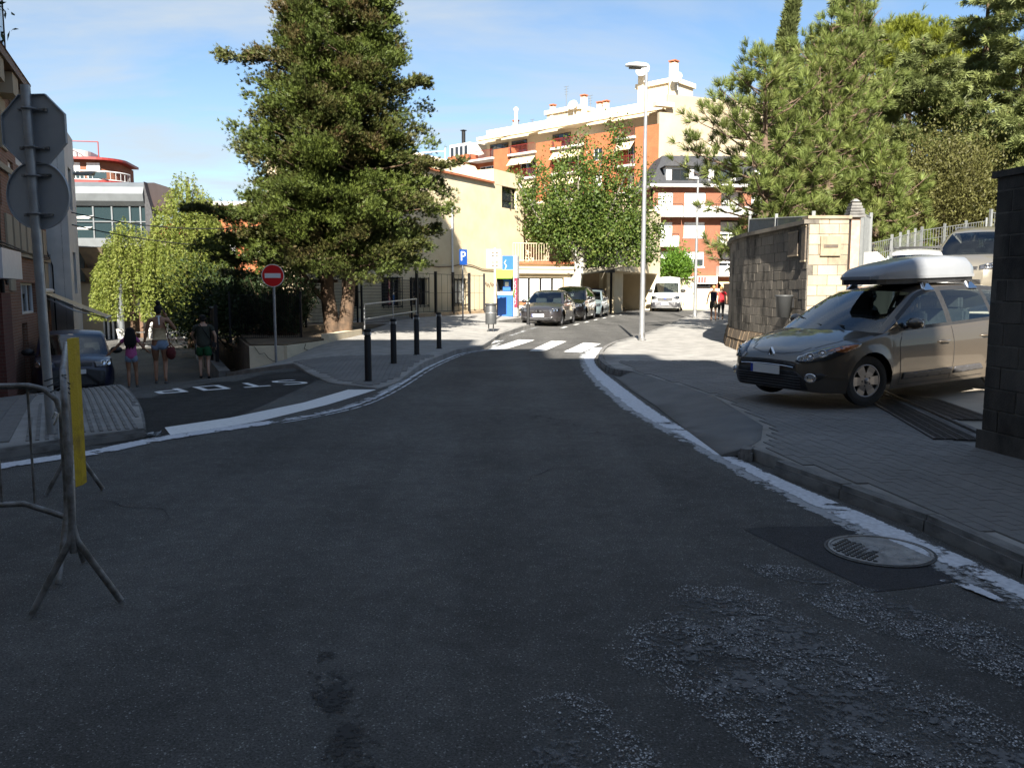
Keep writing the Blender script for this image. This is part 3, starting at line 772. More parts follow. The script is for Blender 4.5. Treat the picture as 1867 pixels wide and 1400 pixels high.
pm("alloy", (0.24, 0.24, 0.25), .3, metal=.75, var=.08)
pm("chrome", (0.75, 0.75, 0.76), .08, metal=1.0, var=.02)
pm("plate_white", (0.72, 0.72, 0.70), .4, var=.03)
pm("plate_blue", (0.02, 0.05, 0.35), .4, var=.03)
pm("seat_cloth", (0.03, 0.03, 0.033), .9, var=.3, scale=30)
pm("amber", (0.75, 0.22, 0.03), .2, var=.05, coat=.8)
pm("tail_red", (0.35, 0.015, 0.012), .2, var=.05, coat=1)
pm("box_grey", (0.215, 0.225, 0.24), .35, var=.03, coat=.5)
glass_mat("car_glass", (0.72, 0.84, 0.80))
glass_mat("car_glass_dark", (0.28, 0.32, 0.33))
glass_mat("lens_glass", (0.95, 0.97, 1.0))
def curve(pts):
 xs_, ys_ = [p[0] for p in pts], [p[1] for p in pts]
 n = len(pts)
 m = [0] * n
 for i in range(n):
  if 0 < i < n - 1:
   a = (ys_[i] - ys_[i-1]) / (xs_[i] - xs_[i-1]); b = (ys_[i+1] - ys_[i]) / (xs_[i+1] - xs_[i])
   m[i] = 0 if a * b <= 0 else 2 * a * b / (a + b)
  elif i == 0: m[i] = (ys_[1] - ys_[0]) / (xs_[1] - xs_[0])
  else: m[i] = (ys_[-1] - ys_[-2]) / (xs_[-1] - xs_[-2])
 def f(x):
  if x <= xs_[0]: return ys_[0]
  if x >= xs_[-1]: return ys_[-1]
  for i in range(n - 1):
   if x <= xs_[i+1]:
    h = xs_[i+1] - xs_[i]; t = (x - xs_[i]) / h
    return (2*t**3 - 3*t*t + 1) * ys_[i] + (t**3 - 2*t*t + t) * h * m[i] + (-2*t**3 + 3*t*t) * ys_[i+1] + (t**3 - t*t) * h * m[i+1]
 return f
def gprof(z):                          # how the flank leans: tucked under at the sill, fullest low on the door, leaning in above
 return 0.93 + 0.07 * sstep(0.14, 0.42, z) - 0.055 * sstep(0.6, 1.15, z)
def make_car(name, label, cat, M, S, group=None):
 root = thing(name, label, cat, mat=M, group=group)
 L, W = S['L'], S['W'] / 2
 wf, zbot, zsh, ztop = curve(S['plan']), curve(S['bottom']), curve(S['shoulder']), curve(S['hood'])
 R_, xa = S['tyre'], S['axles']
 RA = R_ + S.get('gap', .055)
 wz = R_
 st = set()
 for x in (0, .015, .04, .08, .13, .2, .28, .38, .5): st.add(x); st.add(L - x)
 x = .6
 while x < L - .5: st.add(round(x, 3)); x += .11
 for a in xa:
  for k in range(0, 13): st.add(round(a - RA * math.cos(math.pi * k / 12), 4))
  st.add(round(a - RA - .004, 4)); st.add(round(a + RA + .004, 4))
 xs_ = sorted(st)
 xs_ = [x for i, x in enumerate(xs_) if i == 0 or x - xs_[i-1] > .0035]
 cowl, boot = S['cowl'], S['deck']          # between these the shell is open (cabin)
 NS, NT = 12, 8
 nose, tail = S.get('nose', .10), S.get('tail', .06)
 def bottom(x):
  z = zbot(x)
  for a in xa:
   d = abs(x - a)
   if d <= RA + 1e-4: z = max(z, wz + math.sqrt(max(0, RA * RA - d * d)))
  return z
 def shear(x, y, z):
  f = math.exp(-max(0, x) / .45); r = math.exp(-max(0, L - x) / .4)
  return x + f * (nose * sstep(.42, .95, z) + .05 * sstep(.34, .15, z)) - r * (tail * sstep(.45, 1.1, z) + .06 * sstep(.4, .15, z))
 body = MB(); rows = []
 for x in xs_:
  zb, zs, w = bottom(x), zsh(x), wf(x)
  row = []
  for k in range(NS + 1):
   t = k / NS; z = zb + (zs - zb) * t
   y = w * gprof(z)
   if t > .9: y *= 1 - .012 * ((t - .9) / .1) ** 2
   for a in xa:                          # flared arch lip
    d = math.hypot(x - a, z - wz)
    if d < RA + .10: y += .022 * max(0, 1 - abs(d - RA - .0) / .10)
   row.append((shear(x, y, z), y, z))
  ys = row[-1][1]; zt = ztop(x)
  for k in range(1, NT + 1):
   s = 1 - k / NT
   z = zs + (zt - zs) * (1 - s ** 2.4)
   row.append((shear(x, ys * s, z), ys * s, z))
  rows.append(row)
 nr = NS + NT + 1
 V = []; F = []
 for side in (-1, 1):
  k0 = len(V)
  for row in rows: V += [(p[0], side * p[1], p[2]) for p in row]
  for i in range(len(rows) - 1):
   xm = (xs_[i] + xs_[i+1]) / 2
   for j in range(nr - 1):
    if j >= NS and cowl < xm < boot: continue
    q = [k0 + i * nr + j, k0 + (i+1) * nr + j, k0 + (i+1) * nr + j + 1, k0 + i * nr + j + 1]
    F.append(q if side < 0 else q[::-1])
  for i in (0, len(rows) - 1):              # nose and tail caps
   q = [k0 + i * nr + j for j in range(nr)]
   c0 = len(V); V.append((V[q[0]][0], 0, V[q[0]][2]))
   for j in range(nr - 1):
    pass
   face = q + [c0]
   F.append(face[::-1] if (side < 0) == (i == 0) else face)
   # (fan is fine: the cap is nearly flat)
 body.add(V, F, 0, smooth=True)
 bo = body.build("body", S['paint'], root, weld=True)
 bm = bmesh.new(); bm.from_mesh(bo.data); bmesh.ops.recalc_face_normals(bm, faces=bm.faces[:])
 for e in bm.edges:
  if len(e.link_faces) == 2 and e.calc_face_angle(0) > .7: e.smooth = False
 bm.to_mesh(bo.data)
 bm.free()
 # cabin ------------------------------------------------------------
 c = S['cabin']; up_z, up_w = curve(c['z']), curve(c['w'])
 x0, x1 = c['z'][0][0], c['z'][-1][0]
 wt, rt = c['wtop'], c['rtop']
 marks = sorted(set([x0, x1, wt, rt, wt - .06, rt + .05] + [x0 + (wt - x0) * k / 6 for k in range(7)] + [rt + (x1 - rt) * k / 5 for k in range(6)] + [p for w in c['windows'] for p in w] + [wt + (rt - wt) * k / 9 for k in range(10)]))
 marks = [m for i, m in enumerate(marks) if i == 0 or m - marks[i-1] > .006]
 fr, wi = MB(), {}
 bulge = c.get('bulge', .16)
 def cab(x):
  yb = wf(x) * gprof(zsh(x)) * .985; zb_ = zsh(x) - .004; zu, yu = up_z(x), up_w(x)
  hgt = max(zu - zb_, .0)
  pts = []
  for t in (0, .045 / max(hgt, .06), .35, .7, 1 - .055 / max(hgt, .08), 1):
   t = max(0, min(1, t)); z = zb_ + hgt * t
   y = yb + (yu - yb) * t + .025 * math.sin(math.pi * t) * min(1, hgt / .3)
   pts.append((x, y, z))
  crown = c.get('crown', .05)
  for s in (1 - .07 / max(yu, .2), .75, .5, .25, 0):
   b = (1 - s * s)
   ff = max(0, 1 - (x - x0) / (wt + .25 - x0)); rr = max(0, 1 - (x1 - x) / (x1 - rt + .2))
   zc = zu + crown * b * (1 if wt < x < rt else .6)
   if x <= x0 + 1e-6: zc = zu + (ztop(max(0, x - bulge)) - zu) * b
   pts.append((x - bulge * b * ff + bulge * .5 * b * rr, yu * s, zc))
  return pts
 rw = [cab(x) for x in marks]
 n = len(rw[0])
 for i in range(len(marks) - 1):
  xm = (marks[i] + marks[i+1]) / 2
  for j in range(n - 1):
   key = None
   if 1 <= j <= 3:
    for k, (a, b) in enumerate(c['windows']):
     if a < xm < b: key = 'w%d' % k
   elif j >= 6:
    if xm < wt - .05: key = 'ws'
    elif xm > rt + .04: key = 'rw'
   for side in (-1, 1):
    q = [(p[0], side * p[1], p[2]) for p in (rw[i][j], rw[i+1][j], rw[i+1][j+1], rw[i][j+1])]
    if side > 0: q = q[::-1]
    kk = key if key in (None, 'ws', 'rw') else key + str(side)
    tgt = fr if key is None else wi.setdefault(kk, MB())
    mi = 1 if (key is None and j < 5 and c.get('trim', True) and x0 + .25 < xm < x1 - .25) else 0
    tgt.add(q, [(0, 1, 2, 3)], mi, smooth=True)
 fr.build("cabin_frame", [S['paint'], 'black_plastic'], root, weld=True)
 gm = S.get('glass', 'car_glass')
 for k, m in sorted(wi.items()):
  m.build({'ws': 'windscreen', 'rw': 'rear_window'}.get(k, 'side_window'), gm, root, weld=True)
 # floor, seats, dashboard
 zi = S.get('floor', .32)
 m = MB(); m.b2((cowl - .1, -W * .9, zi - .05), (boot + .1, W * .9, zi)); m.b2((.25, -W * .68, .2), (L - .25, W * .68, zi - .04))
 m.b2((cowl + .12, -W * .85, zi), (cowl + .42, W * .85, zsh(cowl + .3) - .03)); m.build("floor", "black_plastic", root)
 for sx, sy in S.get('seats', ((1.0, -.38), (1.0, .38), (1.85, -.4), (1.85, .4), (1.85, 0))):
  X = cowl + sx; m = MB()
  m.box((X - .22, sy, zi + .2), (.5, .46, .18)); m.box((X + .12, sy, zi + .5), (.14, .46, .62)); m.box((X + .14, sy, zi + .9), (.09, .26, .19))
  m.build("seat", "seat_cloth", root, bevel=.03)
 m = MB(); Q = Matrix.Translation((cowl + .52, -.38, zi + .56)) @ Matrix.Rotation(R(-65), 4, 'Y')
 m.lathe([(.17 + .014 * math.cos(a), .014 * math.sin(a)) for a in [k * math.pi / 3 for k in range(7)]], 20, M=Q); m.box((0, 0, 0), (.05, .32, .02), M=Q)
 m.build("steering_wheel", "black_plastic", root)
 # wheel wells and wheels
 for a in xa:
  for s in (-1, 1):
   m = MB(); vs, fs = [], []
   K = 14
   for k in range(K + 1):
    an = math.pi * (k / K * 1.16 - .08)
    for yy in (W * .9, W * .45): vs.append((a - (RA - .004) * math.cos(an), s * yy, wz + (RA - .004) * math.sin(an)))
   for k in range(K): fs.append((2*k, 2*k+1, 2*k+3, 2*k+2))
   m.add(vs, fs); m.add([v for v in vs[1::2]], [tuple(range(K + 1))])
   m.build("wheel_well", "black_plastic", root)
 T = S.get('track', W - .02)
 for a in xa:
  for s in (-1, 1):
   steer = S.get('steer', 0) if a == xa[0] else 0
   Mw = Matrix.Translation((a, s * T, R_)) @ Matrix.Rotation(R(steer), 4, 'Z') @ Matrix.Rotation(R(90) * s * -1, 4, 'X')   # local z points outwards
   wheel(root, Mw, R_, S.get('rim', 'six'))
 V2 = [v.co.copy() for v in bo.data.vertices]
 bvh = BVHTree.FromPolygons(V2, [tuple(p.vertices) for p in bo.data.polygons])
 return root, bvh
def wheel(parent, M, R_, style):
 rr = R_ * .655
 t = MB(); hw = .098
 t.lathe([(rr, -hw), (R_ - .035, -hw - .008), (R_ - .008, -hw + .025), (R_, -hw + .055), (R_, -.02), (R_ - .008, -.016), (R_, -.012), (R_, hw * -.05 + .01), (R_ - .006, .018), (R_, .024), (R_ - .001, -.0 + .03), (R_ - .008, .06 - .03), (R_ - .04, .037), (rr + .005, .03), (rr - .004, .01), (rr - .01, -hw)], 36)
 w = t.build("wheel", "rubber", parent, M=M)
 r = MB()
 r.lathe([(rr + .006, .024), (rr - .006, .034), (rr - .018, .03), (rr - .024, .0), (rr - .03, -.1)], 36)
 n = {'six': 6, 'five': 5, 'disc': 9, 'ten': 10}[style]
 for k in range(n):
  Q = Matrix.Rotation(2 * math.pi * k / n, 4, 'Z')
  a = {'six': .082, 'five': .06, 'disc': .055, 'ten': .026}[style] * R_ / .316
  b = a * {'six': .62, 'five': .6, 'disc': .75, 'ten': .7}[style]
  vs = [(.035, -b * .85, .03), (.035, b * .85, .03), (rr * .62, b * 1.05, .022), (rr * .62, -b * 1.05, .022), (rr - .014, a * .72, .03), (rr - .014, -a * .72, .03)]
  vs += [(x, y, z - .022) for x, y, z in vs]
  r.add(vs, [(0, 3, 2, 1), (3, 5, 4, 2), (0, 6, 9, 3), (3, 9, 11, 5), (1, 2, 8, 7), (2, 4, 10, 8), (4, 5, 11, 10)], 0, Q)
 r.lathe([(.0, .04), (.028, .04), (.036, .03), (.05, .022), (.05, 0)], 16)
 r.build("rim", "alloy", w)
 d = MB(); d.lathe([(0, -.03), (rr - .02, -.03), (rr - .02, -.05)], 28)
 for k in range(5):
  an = 2 * math.pi * (k + .5) / 5; d.lathe([(0, .034), (.009, .034), (.009, .02)], 6, M=Matrix.Translation((.062 * math.cos(an), .062 * math.sin(an), 0)))
 d.build("brake_disc", "black_plastic", w)
 return w
def patch(root, bvh, pts, d, name, mat, off=.006, parent=None, maxe=.05, rim=.012, far=3.0, inset_mat=None):
 """A panel that follows the bodywork: outline pts (near the surface), pressed onto it along direction d."""
 d = Vector(d).normalized(); c = sum((Vector(p) for p in pts), Vector()) / len(pts)
 up = Vector((0, 0, 1)); r = d.cross(up).normalized(); u = r.cross(d)
 bm = bmesh.new()
 vs = [bm.verts.new(((Vector(p) - c).dot(r), (Vector(p) - c).dot(u), 0)) for p in pts]
 bm.faces.new(vs); bmesh.ops.triangulate(bm, faces=bm.faces[:])
 for _ in range(6):
  ed = [e for e in bm.edges if e.calc_length() > maxe]
  if not ed: break
  bmesh.ops.subdivide_edges(bm, edges=ed, cuts=1); bmesh.ops.triangulate(bm, faces=[f for f in bm.faces if len(f.verts) > 3])
 last = None
 for v in bm.verts:
  o = c + r * v.co.x + u * v.co.y - d * far
  h = bvh.ray_cast(o, d)
  if h[0] is None:
   v.co = c + r * v.co.x + u * v.co.y; continue
  v.co = h[0] - d * off
 bmesh.ops.recalc_face_normals(bm, faces=bm.faces[:])
 if sum((f.normal.dot(d) for f in bm.faces)) > 0: bmesh.ops.reverse_faces(bm, faces=bm.faces[:])
 for f in bm.faces: f.smooth = True
 if rim:
  ed = [e for e in bm.edges if e.is_boundary]
  g = bmesh.ops.extrude_edge_only(bm, edges=ed)['geom']
  for x in g:
   if isinstance(x, bmesh.types.BMVert): x.co += d * rim
   if isinstance(x, bmesh.types.BMFace): x.smooth = False
 me = bpy.data.meshes.new(name); bm.to_mesh(me); bm.free(); me.materials.append(MATS[mat])
 return link_mesh(name, me, parent or root)
def seam(root, bvh, line, d, name="door_seam", w=.010, mat="black_plastic", parent=None):
 d = Vector(d).normalized(); L3 = [Vector(p) for p in line]; A_, B_ = [], []
 fine = []
 for a, b in zip(L3, L3[1:]):
  k = max(1, int((b - a).length / .06))
  for i in range(k): fine.append(a.lerp(b, i / k))
 fine.append(L3[-1])
 m = MB(); vs = []
 for i, p in enumerate(fine):
  t = (fine[min(i + 1, len(fine) - 1)] - fine[max(0, i - 1)]).normalized(); s = t.cross(d).normalized() * w / 2
  for q in (p - s, p + s):
   h = bvh.ray_cast(q - d * 2, d); vs.append((h[0] if h[0] is not None else q) - d * .0025)
 m.add(vs, [(2*i, 2*i+1, 2*i+3, 2*i+2) for i in range(len(fine) - 1)])
 return m.build(name, mat, parent or root)
def mirrorY(pts): return [(x, -y, z) for x, y, z in reversed(pts)]
def car_matrix(x, y, heading_deg, z=0, pitch=0, roll=0):
 """heading_deg: direction the car faces, measured in the ground plane from +x. The model's nose is at local x=0, so its front axle lies behind."""
 a = R(heading_deg) + math.pi
 return Matrix.Translation((x, y, z)) @ Matrix.Rotation(a, 4, 'Z') @ Matrix.Rotation(R(pitch), 4, 'Y')
def mirrors(root, x, y, z, matname, base="black_plastic", s=1.0):
 for sd in (-1, 1):
  m = MB(); m.ball((x + .02, sd * (y + .13), z + .07), (.075 * s, .12 * s, .075 * s), 12)
  w = m.build("wing_mirror", matname, root)
  m = MB(); m.tube([(x - .0, sd * (y - .03), z), (x + .01, sd * (y + .05), z + .03)], .022, 6); m.build("bracket", base, w)
  m = MB(); m.box((x + .075 * s, sd * (y + .13), z + .07), (.03, .18 * s, .11 * s)); m.build("mirror_glass", "chrome", w)
def plate(root, x, z, w=.52, h=.11, tilt=0, blue=True, name="number_plate"):
 m = MB(); m.box((x, 0, z), (.012, w, h)); p = m.build(name, "plate_white", root)
 m = MB(); m.box((x - .007, w / 2 - .022, z), (.004, .04, h - .006)); m.build("blue_band", "plate_blue", p)
 return p
def handles(root, bvh, pos, mat):
 for (x, z, y) in pos:
  for s in (-1, 1):
   h = bvh.ray_cast(Vector((x, s * 3, z)), Vector((0, -s, 0)))
   yy = h[0].y if h[0] is not None else s * y
   m = MB(); m.tube([(x - .1, yy - s * .005, z), (x - .07, yy + s * .03, z + .004), (x + .07, yy + s * .032, z + .006), (x + .1, yy - s * .005, z + .004)], [.012, .016, .016, .012], 8)
   m.build("door_handle", mat, root)
   seat = MB(); seat.ball((x - .01, yy, z - .004), (.075, .006, .03), 12); seat.build("handle_recess", "black_plastic", root)
# ------------------------------------------------------------------ bronze estate car leaving the car park
HS = dict(L=4.56, W=1.81, tyre=.318, axles=(.88, 3.58), paint="paint_bronze", cowl=1.12, deck=4.42, gap=.05, track=.80, steer=-9,
 plan=[(0, .50), (.06, .62), (.16, .72), (.32, .80), (.6, .875), (1.0, .90), (2.4, .905), (3.6, .895), (4.1, .86), (4.4, .78), (4.5, .70), (4.56, .60)],
 bottom=[(0, .235), (.25, .20), (.6, .185), (1.4, .185), (3.2, .20), (4.1, .25), (4.56, .33)],
 shoulder=[(0, .585), (.1, .66), (.25, .715), (.5, .785), (.8, .845), (1.15, .90), (1.7, .925), (2.6, .955), (3.4, .985), (4.1, 1.0), (4.4, .98), (4.56, .88)],
 hood=[(0, .60), (.05, .665), (.12, .715), (.25, .765), (.5, .845), (.8, .915), (1.12, .975), (1.3, 1.0), (4.3, 1.04), (4.56, .92)],
 nose=.12,
 cabin=dict(z=[(1.12, .905), (1.35, 1.05), (1.7, 1.25), (2.0, 1.395), (2.2, 1.44), (2.6, 1.462), (3.2, 1.45), (3.8, 1.41), (4.15, 1.35), (4.35, 1.17), (4.5, .99)],
    w=[(1.12, .855), (1.35, .80), (1.7, .715), (2.0, .645), (2.3, .615), (3.2, .60), (3.9, .58), (4.2, .60), (4.5, .70)],
    wtop=2.03, rtop=4.12, windows=[(1.42, 2.36), (2.46, 3.28), (3.36, 3.98)], bulge=.22, crown=.045))
hx, hy = -math.cos(R(27)), -math.sin(R(27))
WLc = Vector((4.46, 10.36)); lft = Vector((-hy, hx))
lft = Vector((math.sin(R(27)), -math.cos(R(27))))
nose_xy = WLc - lft * .82 + Vector((hx, hy)) * .88
M = car_matrix(nose_xy.x, nose_xy.y, 180 + 27, H(4.2, 10.5) + .128, pitch=-1.7)
M_hero = M.copy()
hero, hb = make_car("estate_car", "bronze estate car with a grey roof box nosing out of the car park gateway", "car", M, HS)
LFT = -1
# headlamps: dark housing, reflector bowls, amber corner, clear lens
for s in (-1, 1):
 o = [(.12, s*.40, .575), (.16, s*.40, .635), (.30, s*.52, .705), (.52, s*.70, .765), (.78, s*.84, .79), (.70, s*.86, .745), (.45, s*.82, .67), (.28, s*.72, .60), (.17, s*.56, .565)]
 if s > 0: o = o[::-1]
 d = (1, -s * .75, -.22)
 hl = patch(hero, hb, o, d, "headlight", "grey_plastic", .004)
 k = lambda f0, f1, f2: Vector(o[f0]) * (1 - f2) + Vector(o[f1]) * f2
 for cx, cy, cz, rr in ((.235, .535, .628, .05), (.33, .64, .672, .047), (.19, .47, .605, .03)):
  h = hb.ray_cast(Vector((cx, s * cy, cz)) - Vector(d).normalized() * 2, Vector(d).normalized())
  m = MB(); Q = Matrix.Translation(h[0] - Vector(d).normalized() * .006) @ (-Vector(d)).to_track_quat('Z', 'Y').to_matrix().to_4x4()
  m.lathe([(0, .012), (rr * .3, .012), (rr * .32, .002), (rr * .7, .004), (rr, .018), (rr * 1.06, .016)], 18, M=Q); m.build("reflector", "chrome", hl)
 am = [(.40, s*.645, .705), (.55, s*.72, .757), (.74, s*.83, .778), (.68, s*.85, .752), (.50, s*.825, .69)]
 if s > 0: am = am[::-1]
 patch(hero, hb, am, d, "indicator", "amber", .010, parent=hl)
 patch(hero, hb, o, d, "lens", "lens_glass", .022, parent=hl, rim=.02)
 # brow strip under the lamp
 fg = [(.05, s*.56, .40), (.06, s*.60, .445), (.18, s*.745, .455), (.24, s*.78, .43), (.16, s*.73, .37), (.08, s*.60, .345)]
 if s > 0: fg = fg[::-1]
 fl = patch(hero, hb, fg, (1, -s*.6, 0), "fog_lamp_recess", "black_plastic", .006)
 dd = Vector((1, -s*.45, 0)).normalized()
 h = hb.ray_cast(Vector((.1, s*.655, .40)) - dd * 2, dd)
 Q = Matrix.Translation(h[0] - dd * .012) @ (-dd).to_track_quat('Z', 'Y').to_matrix().to_4x4()
 m = MB(); m.lathe([(0, .0), (.03, .002), (.045, .012), (.058, .014), (.062, .004)], 20, M=Q @ Matrix.Diagonal((1.2, .95, 1, 1))); m.build("fog_lamp", "chrome", fl)
low = [(0, -.62, .245), (0, -.60, .40), (0, -.50, .475), (0, .50, .475), (0, .60, .40), (0, .62, .245)]
gi = patch(hero, hb, low, (1, 0, 0), "lower_grille", "black_plastic", .008)
for z in (.275, .31, .345, .38, .41):
 m = MB(); pts = []
 for y in [-.56 + i * .07 for i in range(17)]:
  h = hb.ray_cast(Vector((-2, y, z)), Vector((1, 0, 0)))
  if h[0] is not None: pts.append(h[0] - Vector((.016, 0, 0)))
 m.tube(pts, .007, 5); m.build("slat", "grey_plastic", gi)
gr = [(0, -.47, .515), (0, -.49, .56), (0, -.30, .585), (0, 0, .595), (0, .30, .585), (0, .49, .56), (0, .47, .515), (0, 0, .53)]
ug = patch(hero, hb, gr, (1, 0, 0), "upper_grille", "black_plastic", .006)
m = MB(); pts = []
for y in [-.46 + i * .04 for i in range(24)]:
 z = .52 + .015 * (1 - (y / .46) ** 2)
 h = hb.ray_cast(Vector((-2, y, z)), Vector((1, 0, 0))); pts.append(h[0] - Vector((.012, 0, 0)))
m.tube(pts, .009, 6); m.build("chrome_strip", "chrome", ug)
p = plate(hero, -.022, .475, w=.50, h=.11)
# diamond badge on the nose
h = hb.ray_cast(Vector((-2, 0, .66)), Vector((1, 0, 0)))
m = MB(); Q = Matrix.Translation(h[0] - Vector((.014, 0, 0)))
for (a, b, c2, d2) in (((0, .085), (.052, 0), (.028, 0), (0, .046)), ((.052, 0), (0, -.085), (0, -.046), (.028, 0)), ((0, -.085), (-.052, 0), (-.028, 0), (0, -.046)), ((-.052, 0), (0, .085), (0, .046), (-.028, 0))):
 vs = [(-.004, *a), (-.004, *b), (-.004, *c2), (-.004, *d2)] + [(.03, *a), (.03, *b), (.03, *c2), (.03, *d2)]
 m.add(vs, [(0, 1, 2, 3), (0, 4, 5, 1), (2, 6, 7, 3)], 0, Q)
m.build("badge", "chrome", hero)
seam(hero, hb, [(.30, -.47, .76), (.17, -.42, .72), (.10, -.2, .70), (.09, 0, .695), (.10, .2, .70), (.17, .42, .72), (.30, .47, .76)], (.35, 0, -1), "bonnet_seam")
for s in (-1, 1):
 seam(hero, hb, [(.30, s*.52, .79), (.55, s*.66, .84), (.85, s*.735, .88), (1.1, s*.76, .93)], (0, 0, -1), "bonnet_seam")
 D = (0, -s, 0)
 seam(hero, hb, [(1.46, s, .90), (1.40, s, .75), (1.405, s, .5), (1.42, s, .24)], D)
 seam(hero, hb, [(2.42, s, .94), (2.45, s, .75), (2.44, s, .5), (2.40, s, .24)], D)
 seam(hero, hb, [(3.30, s, .97), (3.34, s, .8), (3.20, s, .55), (3.12, s, .4)], D)
 seam(hero, hb, [(1.42, s, .235), (2.4, s, .235), (3.1, s, .25)], D)
 mold = [(1.46, s, .30), (1.46, s, .38), (1.95, s, .385), (2.42, s, .395), (2.42, s, .305)]
 patch(hero, hb, mold if s < 0 else mold[::-1], D, "door_moulding", "grey_plastic", .012)
 mold = [(2.46, s, .305), (2.46, s, .395), (3.0, s, .405), (3.08, s, .33)]
 patch(hero, hb, mold if s < 0 else mold[::-1], D, "door_moulding", "grey_plastic", .012)
handles(hero, hb, [(2.24, .745, .9), (3.12, .78, .9)], "paint_bronze")
mirrors(hero, 1.52, .86, .945, "paint_bronze")
m = MB()
for s in (-.75, -.12): m.tube([(1.0, s * .6 + .1, .985), (1.1, s * .6 + .35, 1.0), (1.3, s * .6 + .75, 1.07)], .012, 5)
m.build("wiper", "black_plastic", hero)
# roof bars with feet, and the roof box
zr = lambda x: 1.46
bars = thing("roof_rack", "pair of black roof bars clamped across the bronze estate car", "roof rack", mat=M.copy())
for x, z in ((2.25, 1.445), (3.15, 1.445)):
 m = MB(); m.tube([(x, -.64, z + .075), (x, .64, z + .075)], .018, 8); m.build("bar", "black_plastic", bars)
 for s in (-1, 1):
  m = MB(); m.add([(x - .10, s*.66, z - .03), (x + .10, s*.66, z - .03), (x + .05, s*.58, z + .07), (x - .05, s*.58, z + .07), (x - .10, s*.60, z - .01), (x + .10, s*.60, z - .01), (x + .05, s*.54, z + .07), (x - .05, s*.54, z + .07)],
    [(0, 1, 2, 3), (7, 6, 5, 4), (0, 3, 7, 4), (1, 5, 6, 2), (3, 2, 6, 7), (0, 4, 5, 1)]); ft = m.build("foot", "chrome", bars, bevel=.006)
rb = thing("roof_box", "long grey roof box strapped on the bars of the bronze estate car", "roof box", mat=M.copy())
m = MB(); st_ = [(1.48, .22, .02), (1.53, .30, .075), (1.66, .345, .14), (1.95, .375, .20), (2.4, .385, .262), (2.9, .385, .29), (3.3, .375, .275), (3.42, .35, .20), (3.45, .30, .09), (3.46, .28, .02)]
zb0 = 1.56; yo = -.12; vs = []; K = 16
for x, w, h in st_:
 for k in range(K + 1):
  a = math.pi * k / K; cx_, sx_ = math.cos(a), math.sin(a)
  vs.append((x, yo + w * math.copysign(abs(cx_) ** .45, cx_), zb0 + .035 + h * abs(sx_) ** .6))
fs = [(i * (K+1) + k, i * (K+1) + k + 1, (i+1) * (K+1) + k + 1, (i+1) * (K+1) + k) for i in range(len(st_) - 1) for k in range(K)]
m.add(vs, fs, smooth=True); m.add(vs[:K+1], [tuple(range(K+1))]); m.add(vs[-K-1:], [tuple(range(K, -1, -1))]); m.build("lid", "box_grey", rb)
m = MB()
for rise, grow in ((0, 1.0),):
 o = [(x, w + .014) for x, w, h in st_]
 poly = [(o[0][0] - .02, yo - o[0][1])] + [(x, yo - w) for x, w in o] + [(o[-1][0] + .015, yo - o[-1][1])] + [(o[-1][0] + .015, yo + o[-1][1])] + [(x, yo + w) for x, w in reversed(o)] + [(o[0][0] - .02, yo + o[0][1])]
 m.prism(poly[::1], zb0 + .012, zb0 + .052)
m.build("rim", "box_grey", rb)
m = MB(); poly = [(x, yo - w * .95) for x, w, h in st_] + [(x, yo + w * .95) for x, w, h in reversed(st_)]; m.prism(poly, zb0 - .055, zb0 + .012); m.build("tray", "black_plastic", rb)
# ------------------------------------------------------------------ the other vehicles
def front_face(root, bvh, lamps, grille, intake, pl, lampmat="chrome", plate_w=.5, bonnet=True, lens=True):
 for s in (-1, 1):
  o = [(x, s * y, z) for x, y, z in lamps]
  if s > 0: o = o[::-1]
  hl = patch(root, bvh, o, (1, -s * .55, -.12), "headlight", "grey_plastic", .005)
  c = sum((Vector(p) for p in o), Vector()) / len(o); d = Vector((1, -s * .55, -.12)).normalized()
  h = bvh.ray_cast(c - d * 2, d)
  if h[0] is not None:
   Q = Matrix.Translation(h[0] - d * .008) @ (-d).to_track_quat('Z', 'Y').to_matrix().to_4x4()
   m = MB()
   for dx in (-.075, .06): m.lathe([(0, .004), (.05, .012), (.062, .016), (.066, .002)], 16, M=Q @ Matrix.Translation((dx, 0, 0)))
   m.build("reflector", lampmat, hl)
  if lens: patch(root, bvh, o, d, "lens", "lens_glass", .024, parent=hl)
 if grille: patch(root, bvh, grille, (1, 0, 0), "grille", "black_plastic", .007)
 if intake: patch(root, bvh, intake, (1, 0, 0), "lower_grille", "black_plastic", .007)
 if pl: plate(root, pl[0], pl[1], plate_w)
def sides(root, bvh, lines, hnd, mat, hmat="black_plastic"):
 for s in (-1, 1):
  for ln in lines: seam(root, bvh, [(x, s, z) for x, z in ln], (0, -s, 0), w=.01)
 handles(root, bvh, hnd, mat)
def rect(x, y0, y1, z0, z1): return [(x, y0, z0), (x, y0, z1), (x, y1, z1), (x, y1, z0)]
road_dir = 180 + 75                       # cars on the left bay face back down the street
